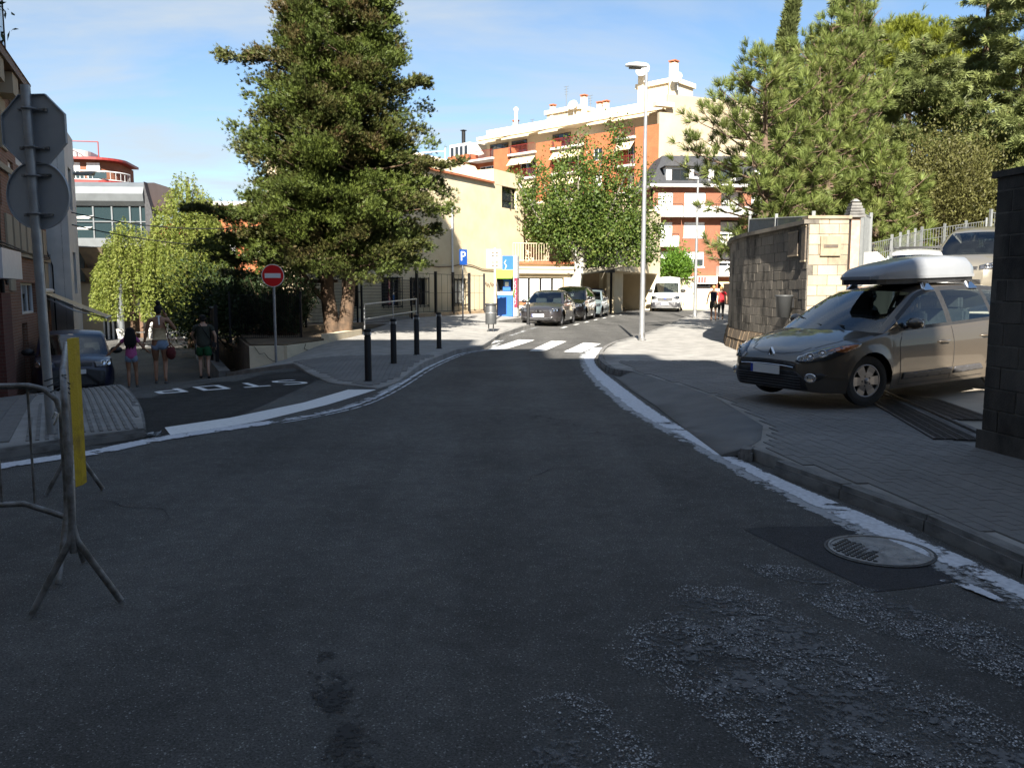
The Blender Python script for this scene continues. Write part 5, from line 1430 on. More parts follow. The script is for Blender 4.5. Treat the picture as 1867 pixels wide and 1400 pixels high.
# annex with curtained windows and a little roof terrace
AM = fac_matrix((0.12, 44.0), (.96, .28))
ax_ = thing("school_annex", "low cream annex with curtained windows and a brick red roof behind the parked cars", "building", mat=AM)
AL = 3.15
hol = [[.18, 1.0, 2.78, 2.3]]
m = MB(); wall_holes(m, 0, AL, -.2, 3.0, hol, 0, .2); m.b2((0, .2, -.2), (AL - .01, .22, 3), 1); m.b2((0, .23, -.2), (.02, 4, 3)); m.b2((AL - .02, .23, -.2), (AL, 4, 3)); m.b2((0.02, .3, 2.95), (AL - .02, 4, 3)); m.build("wall", ["cream_render", "interior_dark"], ax_)
m = MB(); m.b2((-.12, -.25, 2.5), (AL + .1, .0, 2.72)); m.b2((-.15, -.32, 2.74), (AL + .14, .0, 2.86)); m.build("cornice", "cream_trim", ax_)
m = MB(); m.b2((-.15, -.2, 3.0), (AL + .12, 3.5, 3.12)); m.build("roof", "terracotta", ax_)
for i in range(4): window(ax_, .18 + i * .65, 1.0, .18 + (i + 1) * .65, 2.3, "curtain", bars=0, depth=.14)
m = MB(); m.b2((.1, -.04, .86), (2.86, .1, 1.0)); m.build("sill", "terracotta", ax_)
railing(ax_, [(-.1, -.1, 3.12), (1.9, -.1, 3.12), (1.9, 3, 3.12)], .95, "cream_trim", .14, .014)
# right-hand wing: shaded return wall, entrance, overhanging upper floor
WMx = fac_matrix((0.75, 46.4), (.93, .37))
wg = thing("school_wing", "cream school wing with dark entrance canopy and overhanging upper floor behind the white trunked tree", "building", mat=WMx)
m = MB(); wall_holes(m, 0, 5.6, -.2, 6.4, [[3.55, -.2, 5.1, 2.6]], 0, .6); m.b2((0, .6, -.2), (5.6, .62, 6.4), 1); m.b2((0, .65, 6.3), (9, 8, 6.4)); m.build("wall", ["cream_render", "plinth_render"], wg)
m = MB(); m.b2((3.3, -.5, 2.62), (5.35, .1, 2.95)); m.build("canopy", "slate_roof", wg)
m = MB(); m.b2((5.12, -.45, -.1), (5.22, -.35, 2.62)); m.build("post", "black_metal", wg)
m = MB(); m.b2((3.6, .4, 0.1), (5.05, .5, 1.7)); m.build("door", "blue_panel", wg)
W2 = fac_matrix((5.95, 48.4), (.40, .916))
m = MB(); Mi = WMx.inverted() @ W2
q2 = [2.6, 3.55, 4.6, 5.1]
wall_holes(m, 0, 11, 2.75, 6.9, [q2], 0, .3); m.v = [tuple(Mi @ Vector(v)) for v in m.v]
m.b2((0, .3, 2.75), (11, 6, 6.9), 0, Mi); m.b2((0, .7, -.2), (4.2, 6, 2.75), 0, Mi); m.b2((4.2, 3.2, -.2), (11, 6, 2.75), 0, Mi); m.b2((10.3, .0, -.2), (11, 3.2, 2.75), 0, Mi)
m.build("upper_floor", "cream_render", wg)
w_ = window(wg, 0, 0, q2[2] - q2[0], q2[3] - q2[1], "plain", bars=2, depth=.24); w_.matrix_local = Mi @ Matrix.Translation((q2[0], 0, q2[1]))
m = MB(); m.b2((q2[0] - .1, -.06, q2[1] - .12), (q2[2] + .1, .1, q2[1] - .01), 0, Mi); m.build("sill", "terracotta", wg)
# low cream yard wall past the school, shrub behind it
YW = thing("yard_wall", "low stained cream yard wall between the school wing and the white minibus", "wall", mat=fac_matrix((10.6, 60.5), (.93, .37)))
m = MB(); m.b2((-.3, 0, -.3), (3.2, .3, 2.4)); m.b2((3.2, .05, -.3), (5.4, .3, 1.75)); m.build("wall", "cream_trim", YW)
m = MB(); m.b2((-.35, -.05, 2.4), (3.25, .35, 2.48)); m.build("coping", "terracotta", YW)
# ---------------- big orange apartment building
OM = fac_matrix((-8.5, 112.0), (.737, -.676))
ob = thing("apartment_building", "long orange brick apartment building with red balconies and roof terraces behind the school", "building", mat=OM)
OL, TOP, FH = 32.6, 21.2, 2.95
bays = [(0, 4.1, 'p'), (4.1, 8.4, 'b'), (8.4, 11.2, 'p'), (11.2, 15.4, 'b'), (15.4, 18.0, 'p'), (18.0, 22.6, 'b'), (22.6, 26.6, 'p'), (26.6, 27.2, 'p'), (27.2, 29.6, 'b'), (29.6, OL, 'p')]
floors = [TOP - 3.0 - FH * k for k in range(1, 7)]
wall_o, slab_o = MB(), MB()
for (a0, a1, k) in bays:
 if k == 'p':
  hs = []
  if a1 - a0 > 3.5: hs = [[(a0 + a1) / 2 - .6, z + .9, (a0 + a1) / 2 + .6, z + 2.2] for z in floors]
  wall_holes(wall_o, a0, a1, -.5, TOP - 3.0 + .9, hs, 0, .2); wall_o.b2((a0, .2, -.5), (a1, .22, TOP - 2.1), 2)
  wall_o.b2((a0, .22, -.5), (a0 + .02, 1.6, TOP - 2.1)); wall_o.b2((a1 - .02, .22, -.5), (a1, 1.6, TOP - 2.1))
  for h in hs: window(ob, *h, style="shutter" if rnd.random() < .4 else "plain", frame="white_metal", depth=.15, bars=1)
 else:
  for z in floors + [TOP - 3.0]:
   slab_o = MB(); slab_o.b2((a0 - .1, -.35, z - .22), (a1 + .1, 1.5, z)); slab_o.build("balcony_slab", "white_render", ob)
   railing(ob, [(a0, -.28, z), (a1, -.28, z)], .95, "red_metal", .2, .018)
  wall_holes(wall_o, a0, a1, -.5, TOP - 3.0, [[a0 + .5, z + .05, a1 - .8, z + 2.25] for z in floors], 0, .15, y=1.4); wall_o.b2((a0, 1.58, -.5), (a1, 1.6, TOP - 3), 2)
  for z in floors:
   window(ob, a0 + .5, z + .05, a1 - .8, z + 2.25, "halfshutter" if rnd.random() < .5 else "plain", "white_metal", y=1.4, depth=.12, bars=2)
   if rnd.random() < .65:
    aw = MB(); n_ = 10
    for i in range(n_): x0 = a0 + .1 + (a1 - a0 - .2) * i / n_; x1 = a0 + .1 + (a1 - a0 - .2) * (i + 1) / n_ ; aw.add([(x0, .1, z + 2.55), (x1, .1, z + 2.55), (x1, -.8, z + 1.55), (x0, -.8, z + 1.55)], [(3, 2, 1, 0)], 0)
    aw.b2((a0 + .1, -.82, z + 1.5), (a1 - .1, -.8, z + 1.58)); aw.build("awning", "awning_cloth", ob)
wall_o.b2((0, 1.7, -.5), (OL, 12, TOP - 3.0), 1)
wall_o.build("wall", ["brick_orange", "beige_render", "interior_dark"], ob)
m = MB(); m.b2((0.3, 3.2, TOP - 3), (OL - 1.2, 12, TOP - .35)); m.build("attic_wall", "cream_trim", ob)
m = MB(); m.b2((4.2, 1.2, TOP - .35), (OL - .3, 12.2, TOP + .05)); m.b2((5.0, 2.2, TOP + .05), (OL - .5, 2.4, TOP + .95)); m.build("roof", "cream_trim", ob)
for a0, a1 in ((5.2, 9), (10, 14.5), (16, 19), (23.2, 26), (26.6, 31.5)):
 aw = MB(); n_ = 12
 for i in range(n_):
  x0, x1 = a0 + (a1 - a0) * i / n_, a0 + (a1 - a0) * (i + 1) / n_
  aw.add([(x0, 1.3, TOP - .45), (x1, 1.3, TOP - .45), (x1, -.3, TOP - .95), (x0, -.3, TOP - .95), (x1, -.3, TOP - 1.15), (x0, -.3, TOP - 1.15)], [(3, 2, 1, 0), (5, 4, 2, 3)])
 aw.build("awning", "awning_cloth", ob)
for a0, a1 in ((4.8, 8.0), (8.6, 11.2), (15.4, 18.2)): window(ob, a0, TOP - 2.95, a1, TOP - .7, "plain", "timber_brown", y=3.0, depth=.15, bars=2)
m = MB(); m.b2((0.2, .2, TOP - 3), (4.0, 3.3, TOP - .6)); m.build("attic_wall", "white_render", ob)
for k in range(4): window(ob, .4 + k * .85, TOP - 2.3, 1.15 + k * .85, TOP - .9, "plain", "white_metal", y=.05, depth=.1, bars=0)
# right-hand end wall
Bm = MB(); Bi = OM.inverted() @ fac_matrix((-8.5 + .737 * OL, 112 - .676 * OL), (.93, .36))
Bm.b2((.02, 0, -.5), (15, .4, TOP - .9), 0, Bi); Bm.b2((1.2, .4, TOP - .9), (15, .6, TOP + 1.1), 0, Bi); Bm.build("end_wall", "beige_render", ob)
m = MB(); m.b2((-.6, -.35, TOP - .35), (1.6, .4, TOP + .1), 0, Bi); m.build("eave", "cream_trim", ob)
# lift housings, chimneys, dishes, aerials on the roof
for (a0, a1, y0, z0, z1) in ((14.6, 19.6, 3, TOP, TOP + 2.2), (27.6, 32.2, 3.4, TOP, TOP + 3.3)):
 m = MB(); m.b2((a0, y0, z0), (a1, y0 + 4, z1 - .5)); m.b2((a0 - .25, y0 - .25, z1 - .5), (a1 + .25, y0 + 4.2, z1)); m.build("lift_housing", "cream_trim", ob)
for a, y, z0, z1, w in ((15.4, 2.9, TOP, TOP + 2.6, .5), (19.9, 3.2, TOP, TOP + 3.1, .55), (22.4, 3, TOP, TOP + 1.9, .5), (23.3, 3, TOP, TOP + 1.9, .5), (28.3, 2.8, TOP, TOP + 5.0, .7), (32.3, 2.8, TOP, TOP + 4.7, .7), (9.2, 3, TOP, TOP + 1.6, .5)):
 c = MB(); c.b2((a - w/2, y, z0), (a + w/2, y + w, z1)); c = c.build("chimney", "cream_trim", ob)
 k = MB(); k.b2((a - w/2 - .08, y - .08, z1 + .15), (a + w/2 + .08, y + w + .08, z1 + .28));
 for sx in (-1, 1): k.b2((a + sx * w * .4 - .05, y, z1), (a + sx * w * .4 + .05, y + w, z1 + .15))
 k.build("cap", "terracotta", c)
m = MB(); m.tube([(10.2, 2.2, TOP), (10.2, 2.2, TOP + 2.6)], .22, 10); m.ball((10.2, 2.2, TOP + 2.85), .34, 10); m.build("flue", "white_metal", ob)
m = MB(); m.tube([(1.8, 1.2, TOP - .6), (1.8, 1.2, TOP + 1.2)], .25, 10); m.box((1.8, 1.2, TOP + 1.25), (.6, .6, .1)); m.build("flue", "black_metal", ob)
for a, z, r in ((19.1, TOP + 2.1, .6), (28.9, TOP + 4.4, .8), (33.2, TOP + 2.9, .6)):
 m = MB(); Q = Matrix.Translation((a, 2.4, z)) @ Matrix.Rotation(R(68), 4, 'X') @ Matrix.Rotation(R(12), 4, 'Y')
 m.lathe([(0, 0), (r * .5, .06 * r), (r, .28 * r), (r, .25 * r), (r * .5, .03 * r)], 18, M=Q); m.tube([(a, 2.45, z), (a, 2.6, z - 1.2)], .05, 6); m.tube([(a, 2.3, z - r * .5), (a, 1.6, z - .1)], .03, 5); m.build("satellite_dish", "white_metal", ob)
for a, hgt in ((17.6, 4.6), (21.2, 3), (12.2, 1.5), (33, 3.0)):
 m = MB(); m.tube([(a, 3, TOP), (a, 3, TOP + hgt)], .04, 5)
 for k in range(4): m.tube([(a - .35 + .05 * k, 3, TOP + hgt - .3 * k), (a + .35 - .05 * k, 3, TOP + hgt - .3 * k)], .025, 4)
 m.build("aerial", "zinc_sheet", ob)
# ---------------- terraced white and orange house to its left
TM = fac_matrix((-16.0, 93.0), (.83, -.55))
tb = thing("terrace_house", "orange house with a white covered roof terrace between the cypress and the orange apartments", "building", mat=TM)
m = MB(); m.b2((-.5, 0, -1), (11, 8, 11.6)); m.build("wall", "brick_orange", tb)
for a in (1.0, 3.6, 6.2, 8.8):
 m = MB(); m.b2((a, .2, 11.6), (a + .7, .9, 13.4)); m.build("pier", "brick_orange", tb)
m = MB(); m.b2((-.5, 2.6, 11.6), (11, 8, 13.6)); m.b2((-.5, .0, 13.6), (11, 8, 14.3)); m.build("terrace", "white_render", tb)
m = MB(); m.add([(0, .3, 13.55), (10.6, .3, 13.55), (10.6, -1.2, 12.9), (0, -1.2, 12.9)], [(3, 2, 1, 0)]); m.build("awning", "white_render", tb)
m = MB()
for a in (0.2, 5.5, 10.6): m.tube([(a, .5, 14.3), (a, .5, 16.2)], .06, 5)
m.tube([(.2, .5, 16.2), (10.6, .5, 15.9)], .06, 5); m.build("pergola_frame", "white_metal", tb)
for a in (1.8, 4.5, 7.1): window(tb, a, 11.8, a + 1.6, 13.3, "plain", "timber_brown", y=2.4, depth=.18)
# ---------------- brown brick apartments with white balconies
BM = fac_matrix((13.2, 79.0), (.998, .06))
bb = thing("brick_apartments", "brown brick apartment block with long white balconies, roller shutters and a black mansard roof", "building", mat=BM)
BL = 21.0
fz = [.3 + 2.75 * k for k in range(5)]            # 0.3 3.05 5.8 8.55 11.3
hol = []; wins = []
for z in fz[1:4]:
 for (a0, a1) in ((.5, 1.9), (3.0, 5.0), (9.4, 11.4), (13, 14.6), (16.2, 17.8)): hol.append([a0, z + .8, a1, z + 2.2])
rec = [[6.5, z, 8.6, z + 2.45] for z in fz[1:4]] + [[6.4, .3, 8.6, 2.4]]
m = MB(); wall_holes(m, 0, BL, -.5, 11.2, hol + rec, 0, .22); m.b2((0, .95, -.5), (BL, 1.0, 11.2), 1); m.b2((0, 1, -.5), (BL, 10, 11.2))
for q in rec: m.add([(q[0], .22, q[1]), (q[0], .95, q[1]), (q[0], .95, q[3]), (q[0], .22, q[3]), (q[2], .22, q[1]), (q[2], .95, q[1]), (q[2], .95, q[3]), (q[2], .22, q[3])], [(0, 1, 2, 3), (4, 5, 6, 7), (0, 1, 5, 4), (3, 2, 6, 7)], 0)
m.build("wall", ["brick_brown", "interior_dark"], bb)
for h in hol:
 window(bb, *h, style="shutter" if rnd.random() < .8 else "halfshutter", frame="white_metal", depth=.16)
 s = MB(); s.b2((h[0] - .08, -.06, h[1] - .1), (h[2] + .08, .05, h[1] - .005)); s.build("sill", "white_render", bb)
for q in rec[:3]: window(bb, q[0] + .2, q[1] + .05, q[2] - .2, q[3] - .15, "halfshutter", "white_metal", y=.7, depth=.2)
for (a0, a1, z) in ((0, 2.3, fz[1]), (6.2, 9.0, fz[1]), (0, 2.3, fz[2]), (6.2, 9.0, fz[2]), (0, 2.6, fz[3]), (2.7, BL, fz[3]), (12, 18, fz[1]), (12, 18, fz[2])):
 m = MB(); m.b2((a0, -1.0, z - .12), (a1, -.004, z + .04)); m.b2((a0, -1.0, z + .04), (a1, -.9, z + .85)); m.b2((a0, -.9, z + .04), (a0 + .1, -.004, z + .85)); m.b2((a1 - .1, -.9, z + .04), (a1, -.004, z + .85))
 o = m.build("balcony", "white_render", bb)
 m = MB(); m.tube([(a0 + .05, -.95, z + 1.05), (a1 - .05, -.95, z + 1.05)], .025, 5)
 n_ = max(2, int((a1 - a0) / 1.5))
 for k in range(n_ + 1): x = a0 + .05 + (a1 - a0 - .1) * k / n_; m.tube([(x, -.95, z + .85), (x, -.95, z + 1.05)], .02, 4)
 m.build("handrail", "black_metal", o)
m = MB(); m.b2((-.4, -.7, 11.2), (BL + .3, 10, 11.45)); m.build("eave", "white_render", bb)
m = MB(); m.add([(-.4, -.6, 11.45), (BL + .3, -.6, 11.45), (BL - 1.5, 3.2, 14.6), (1.6, 3.2, 14.6), (-.4, 10, 11.45), (BL + .3, 10, 11.45), (BL - 1.5, 7, 14.6), (1.6, 7, 14.6)], [(0, 1, 2, 3), (3, 2, 6, 7), (4, 0, 3, 7), (1, 5, 6, 2)]); m.build("roof", "slate_roof", bb)
for a in (1.2, 5.2, 9.6, 14):
 m = MB(); m.b2((a, -.1, 11.5), (a + 2.6, 3, 13.1)); d = m.build("dormer", "white_render", bb)
 m = MB(); m.add([(a - .3, -.5, 13.1), (a + 2.9, -.5, 13.1), (a + 2.9, 3, 13.1), (a - .3, 3, 13.1), (a + 1.3, -.5, 14.1), (a + 1.3, 3, 14.1)], [(0, 1, 4), (1, 2, 5, 4), (2, 3, 5), (3, 0, 4, 5), (0, 3, 2, 1)]); m.build("dormer_roof", "slate_roof", d)
 window(bb, a + .5, 11.75, a + 2.1, 12.85, "plain", "black_metal", y=-.28, depth=.16)
# ground floor: white fascia band, shop awning, dark gate
m = MB(); m.b2((2.6, -.5, 2.25), (6.2, -.02, 2.95)); sg = m.build("fascia", "white_render", bb)
m = MB()
for k in range(3): m.b2((4.35 + k * .28, -.52, 2.32), (4.52 + k * .28, -.5, 2.9))
m.build("red_marks", "red_metal", sg)
m = MB(); m.add([(6.4, -.05, 2.5), (11, -.05, 2.5), (11, -1.3, 2.0), (6.4, -1.3, 2.0)], [(3, 2, 1, 0)]); m.b2((6.4, -1.32, 1.8), (11, -1.28, 2.0)); m.build("awning", "awning_cloth", bb)
m = MB()
for k in range(16): m.b2((2.7 + k * .17, -.2, .0), (2.82 + k * .17, -.15, 2.2))
for a in (2.6, 3.9, 5.4): m.b2((a, -.3, -.1), (a + .2, -.1, 2.24))
m.build("gate", "black_metal", bb)
# ---------------- left-hand row: old brick house, white house
LU = (-.379, .925)
LO = Vector((-3.9 - .41 * 11.0, 11.0))
LM = fac_matrix(LO, LU)
lb = thing("brick_house", "old brick house with cream panels and deep eave left of the side street", "building", mat=LM)
LL = 17.2
def lw(px, py, d=0): return on_wall(LM, px, py, d)
w0 = lw(37, 515); w1 = lw(68, 576)
win = [w0[0], w1[1] + .1, w1[0], w0[1]]
up = [[a, 3.6, a + .75, 4.85] for a in (9.0, 10.9)]
dr = [[11.4, -1.3, 12.3, .75], [14.9, -1.3, 15.9, .8]]
EL = 12.1
m = MB(); wall_holes(m, 0, LL, -1.8, 4.9, [win] + up + dr, 0, .25); wall_holes(m, 0, EL, 4.9, 6.75, [], 0); m.b2((0, .25, -1.8), (LL, .27, 4.9), 1); m.b2((0, .3, -1.8), (EL, 10, 6.7)); m.b2((EL + .01, .3, -1.8), (LL, 10, 4.85)); m.b2((EL - .01, 0, 4.9), (EL, .3, 6.75)); m.build("wall", ["brick_old", "interior_dark"], lb)
window(lb, *win, style="plain", frame="white_metal", bars=2, depth=.15)
for q in up: window(lb, *q, style="shutter", frame="timber_brown", depth=.15)
for q in dr:
 m = MB(); m.b2((q[0], .12, q[1]), (q[2], .2, q[3])); m.build("door", "timber_brown", lb)
pans = [(7.2, 4.95, 8.6, 6.2), (10.0, 5.0, 10.75, 6.2)]
a = 9.9
while a < 16.6:
 pans.append((a, 2.65, a + .72, 3.45))
 if not (win[0] - .75 < a < win[2]): pans.append((a, .95 if a > 11 else 1.6, a + .72, 2.45))
 a += 1.02
for q in pans:
 m = MB(); m.b2((q[0], -.05, q[1]), (q[2], -.003, q[3])); m.build("render_panel", "beige_render", lb)
m = MB(); m.b2((7.0, -.3, -1.6), (8.1, -.004, 1.55)); m.build("brick_pier", "brick_dark", lb)
m = MB(); m.b2((0, -.05, -1.6), (6.99, -.004, 1.4)); m.build("base_course", "brick_dark", lb)
for z in (4.45, 2.48): m = MB(); m.b2((0, -.09, z), (LL, -.055, z + .14)); m.build("string_course", "beige_render", lb)
m = MB(); m.b2((0, -.42, 6.75), (EL + .1, .3, 6.95)); m.build("eave", "timber_brown", lb)
for k in range(5): m = MB(); m.b2((4.2 + k * 1.9, -.36, 6.25), (5.0 + k * 1.9, -.002, 6.74)); m.build("eave_soffit", "beige_render", lb)
m = MB(); m.add([(0, -.45, 6.95), (EL + .1, -.45, 6.95), (EL + .1, 4, 8.4), (0, 4, 8.4), (0, 4, 6.7), (EL + .1, 4, 6.7), (0, -.45, 6.9), (EL + .1, -.45, 6.9)], [(0, 1, 2, 3), (1, 7, 5, 2), (0, 3, 4, 6)]); m.build("roof", "terracotta", lb)
sg = MB(); sg.b2((5.8, -.55, 1.85), (8.15, -.05, 2.45)); sg.build("shop_sign", "white_metal", lb)
m = MB(); m.tube([(8.6, -.07, -1.4), (8.6, -.07, 3.0), (8.75, -.07, 3.6)], .05, 8); m.build("drainpipe", "black_metal", lb)
m = MB(); m.b2((8.35, -.2, 1.9), (8.75, -.12, 2.5)); m.build("meter_box", "grey_plastic", lb)
m = MB(); m.tube([(8.75, -.12, 2.3), (9.1, -.12, 2.2), (9.2, -.12, 1.9), (8.9, -.12, 1.75), (8.7, -.12, 1.9)], .025, 5); m.build("cable_loop", "black_metal", lb)
for z, s in ((2.66, .1), (2.72, .16), (2.6, .05)): m = MB(); m.tube([(8, -.1, z), (10, -.12, z - .05), (12.5, -.1, z + .05 - s), (15, -.12, z - .08), (17, -.1, z)], .018, 4); m.build("cable", "black_metal", lb)
# roof terrace glass screen and its plant
gt = thing("glass_screen", "frosted glass balustrade on the roof terrace of the old brick house", "balustrade", mat=LM.copy())
glass_mat("clear_glass", (.86, .93, .97))
for a0 in (4.6, 6.2, 7.8, 9.4):
 m = MB(); m.b2((a0, -.1, 7.2), (a0 + 1.5, -.08, 8.6)); o = m.build("pane", "clear_glass", gt)
for a0 in (4.55, 6.15, 7.75, 9.35, 10.95): m = MB(); m.tube([(a0, -.09, 7.0), (a0, -.09, 8.65)], .03, 6); m.build("post", "black_metal", gt)
m = MB(); m.tube([(4.5, -.09, 8.65), (11, -.09, 8.65)], .03, 6); m.build("rail", "black_metal", gt)
wb = thing("white_house", "tall plain white house rising past the old brick house", "building", mat=LM.copy())
m = MB(); m.b2((EL + .15, .35, 4.87), (LL + .2, 5, 7.7)); m.build("upper_storey", "white_render", wb)
m = MB(); hs = [[18.3, z, 19.2, z + 1.4] for z in (1.5, 4.3)]
wall_holes(m, LL + .25, 20.4, -1.8, 6.9, hs, 0, .2, y=-.62); m.b2((LL + .25, -.42, -1.8), (20.4, -.4, 6.9), 1); m.b2((LL + .25, -.62, -1.8), (LL + .27, 5, 6.9)); m.b2((LL + .27, -.4, 6.8), (20.4, 5, 6.9)); m.b2((20.3, -.4, -1.8), (20.4, 5, 6.8)); m.build("wall", ["white_render", "interior_dark"], wb)
for h in hs: window(wb, *h, style="plain", frame="timber_brown", y=-.62, depth=.15)
m = MB(); m.tube([(13.6, 1.0, 7.7), (13.6, 1.0, 8.35)], .6, 16); m.build("water_tank", "teal_glass", wb)
m = MB(); m.b2((LL + .19, -.35, 4.2), (LL + .23, -.22, 4.3)); m.build("wall_lamp", "black_metal", wb)
m = MB(); m.tube([(LL + .2, -.1, -1.4), (LL + .2, -.1, 2.4), (LL + .12, .1, 3.1)], .02, 5); m.build("cable", "black_metal", wb)
# folding-arm awning on the side street
awn = thing("shop_awning", "cream folding arm awning stretched above the navy van", "awning", mat=LM.copy())
m = MB(); m.add([(14.9, -.05, 1.55), (17.1, -.05, 1.55), (17.1, -1.75, .78), (14.9, -1.75, .78)], [(3, 2, 1, 0)]); m.add([(14.9, -1.75, .78), (17.1, -1.75, .78), (17.1, -1.77, .64), (14.9, -1.77, .64)], [(3, 2, 1, 0)]); m.build("cloth", "awning_cloth", awn)
for p, q, r in (((14.9, -.08, 1.6), (17.1, -.08, 1.6), .07), ((14.9, -1.75, .77), (17.1, -1.75, .77), .03)): m = MB(); m.tube([p, q], r, 8); m.build("roller", "white_metal", awn)
for a in (15.2, 16.8): m = MB(); m.tube([(a, -.08, 1.4), (a - .3, -.9, 1.0), (a, -1.75, .76)], .022, 5); m.build("arm", "white_metal", awn)
# ---------------- modern glazed building at the foot of the street
GM = fac_matrix((-26.6, 47.4), (1.0, .07))
gb = thing("glass_building", "modern building with glazed upper floor and curved zinc roof at the foot of the street", "building", mat=GM)
def gx(px): return on_wall(GM, px, 400)[0]
x_end = gx(272)
prof = [(-.1, 6.35), (-.35, 6.6), (-.42, 7.0), (-.2, 7.4), (.4, 7.7), (1.5, 7.85), (5, 7.9), (5, 6.3)]
m = MB(); n_ = len(prof); vs = [(-3, y, z) for y, z in prof] + [(x_end - .15, y, z) for y, z in prof]
m.add(vs, [(i, i + 1, n_ + i + 1, n_ + i) for i in range(n_ - 1)] + [tuple(range(n_ - 1, -1, -1)), tuple(range(n_, 2 * n_))], smooth=False); m.build("roof", "zinc_sheet", gb)
cols = [-3] + [gx(p) for p in (122, 137, 171, 205, 238, 257)] + [x_end - .1]
for i in range(len(cols) - 1):
 for (zb_, zt_) in ((4.55, 5.45), (5.5, 6.35)):
  if i >= 3 or True:
   m = MB(); m.b2((cols[i] + .04, .02, zb_), (cols[i+1] - .04, .05, zt_)); m.build("pane", "blue_panel" if i == 1 and zb_ < 9 else "teal_glass", gb)
m = MB()
for c_ in cols: m.b2((c_ - .04, -.06, 4.5), (c_ + .04, .08, 6.35))
for z in (4.5, 5.45, 6.32): m.b2((-3, -.05, z), (x_end - .1, .06, z + .06))
m.build("glazing_frame", "zinc_sheet", gb)
m = MB(); m.b2((-3, -.15, 4.05), (x_end, .3, 4.5)); m.build("fascia", "zinc_sheet", gb)
# dark end panel with a wavy edge
wav = [(x_end - .14, 7.7), (x_end, 7.0), (x_end + .2, 6.2), (x_end + .3, 5.6), (x_end + .15, 5.0), (x_end + .12, 4.0), (x_end - .14, 4.0)]
m = MB(); m.prism([(a, z) for a, z in wav], -.2, .4); m.v = [(x, zz, y) for x, y, zz in m.v]; m.build("end_panel", "slate_roof", gb)
m = MB(); m.b2((-3, .1, 3.9), (x_end, 6, 4.04)); m.b2((-3, 3.4, -2), (x_end, 6, 3.9)); m.build("soffit", "board_formed_concrete", gb)
# flared concrete bays below
for (a0, a1, zt_, zb_) in ((gx(146), gx(205), 4.0, 2.9), (gx(150), gx(222), 2.85, 2.0)):
 m = MB(); m.add([(a0, -.6, zt_), (a1, -.6, zt_), (a1 - .15, .4, zb_), (a0 + .15, .4, zb_), (a0, 3, zt_), (a1, 3, zt_), (a1, 3, zb_), (a0, 3, zb_)], [(3, 2, 1, 0), (0, 1, 5, 4), (1, 2, 6, 5), (2, 3, 7, 6), (3, 0, 4, 7)]); m.build("concrete_bay", "board_formed_concrete", gb)
m = MB(); m.b2((gx(122), .2, 2.1), (gx(146), .25, 4.0)); m.build("window", "teal_glass", gb)
m = MB(); m.b2((gx(110), .5, -2), (gx(171), 1.0, 2.0)); m.build("wall", "beige_render", gb)
for k in range(4):
 a0 = gx(171) + k * (gx(206) - gx(171)) / 4; a1 = gx(171) + (k + 1) * (gx(206) - gx(171)) / 4
 m = MB(); m.b2((a0 + .04, .6, -1.4), (a1 - .04, .64, 1.9)); m.build("door_pane", "window_glass", gb)
m = MB()
for k in range(5): a0 = gx(171) + k * (gx(206) - gx(171)) / 4; m.b2((a0 - .05, .52, -1.5), (a0 + .05, .7, 1.95))
m.b2((gx(171), .54, 1.9), (gx(206), .7, 2.0)); m.build("door_frame", "white_metal", gb)
m = MB(); m.tube([(gx(209), .2, -1.6), (gx(209), .2, 3.9)], .16, 12); m.build("column", "zinc_sheet", gb)
m = MB(); m.b2((gx(206), 2.6, -1.6), (gx(262), 2.8, 1.2)); m.build("back_wall", "white_render", gb)
m = MB(); m.b2((gx(206), 1.9, -1.6), (gx(228), 2.1, .3)); m.build("counter", "timber_brown", gb)
# ---------------- far buildings
FM = fac_matrix((-62, 108), (.985, .17), -.8)
fb = thing("red_apartments", "distant red apartment block with wrapped balconies above the glass building", "building", mat=FM)
FLn = 11.6
def rounded(a1, y0, dep, r=3.0):
 return [(-6, y0)] + [(a1 - r + r * math.sin(t), y0 + r - r * math.cos(t)) for t in [k * math.pi / 16 for k in range(9)]] + [(a1, y0 + dep), (-6, y0 + dep)]
for z in (10.6, 13.6, 16.6):
 m = MB(); m.prism(rounded(FLn - 1.2, .9, 9), z, z + 2.6); m.build("wall", "brick_brown", fb)
 m = MB(); m.prism(rounded(FLn, -.4, 10, 3.6), z - .4, z); sl = m.build("balcony_slab", "red_metal", fb)
 P = rounded(FLn, -.4, 10, 3.6)[:-2]
 railing(fb, [(x, y + .1, z) for x, y in P[:10]], 1.1, "white_metal", .5, .05)
 m = MB()
 for k in range(5): a0 = -3 + k * 2.6; m.b2((a0, -.32, z + .15), (a0 + 2.3, -.28, z + .95))
 m.build("balcony_glass", "teal_glass", fb)
 for a0 in (-1, 2, 4.6, 7.0): window(fb, a0, z + .3, a0 + 1.6, z + 2.3, "halfshutter" if a0 > 4 else "plain", "white_metal", y=.75, depth=.14)
m = MB(); m.prism(rounded(FLn - .2, -.2, 9, 3.6), 19.2, 19.5); m.build("roof", "red_metal", fb)
m = MB(); m.prism(rounded(FLn - 5, 2, 6), 19.5, 20.8); m.build("attic_wall", "white_render", fb)
m = MB()
for a0 in (-3, 1, 5, 8.5): m.tube([(a0, 1, 19.5), (a0, 1, 21.6)], .07, 5)
m.tube([(-3, 1, 21.6), (8.5, 1, 21.6)], .07, 5); m.build("pergola_frame", "red_metal", fb)
m = MB(); m.prism(rounded(FLn - 1.2, .9, 9), -2, 10.2); m.build("lower_wall", "brick_orange", fb)
EM = fac_matrix((-27, 66), (1, 0))
eb = thing("brick_building", "orange brick building glimpsed through gaps in the tall cypress", "building", mat=EM)
m = MB(); m.b2((3, 0, -2), (16, 8, 8.2)); m.build("wall", "brick_orange", eb)
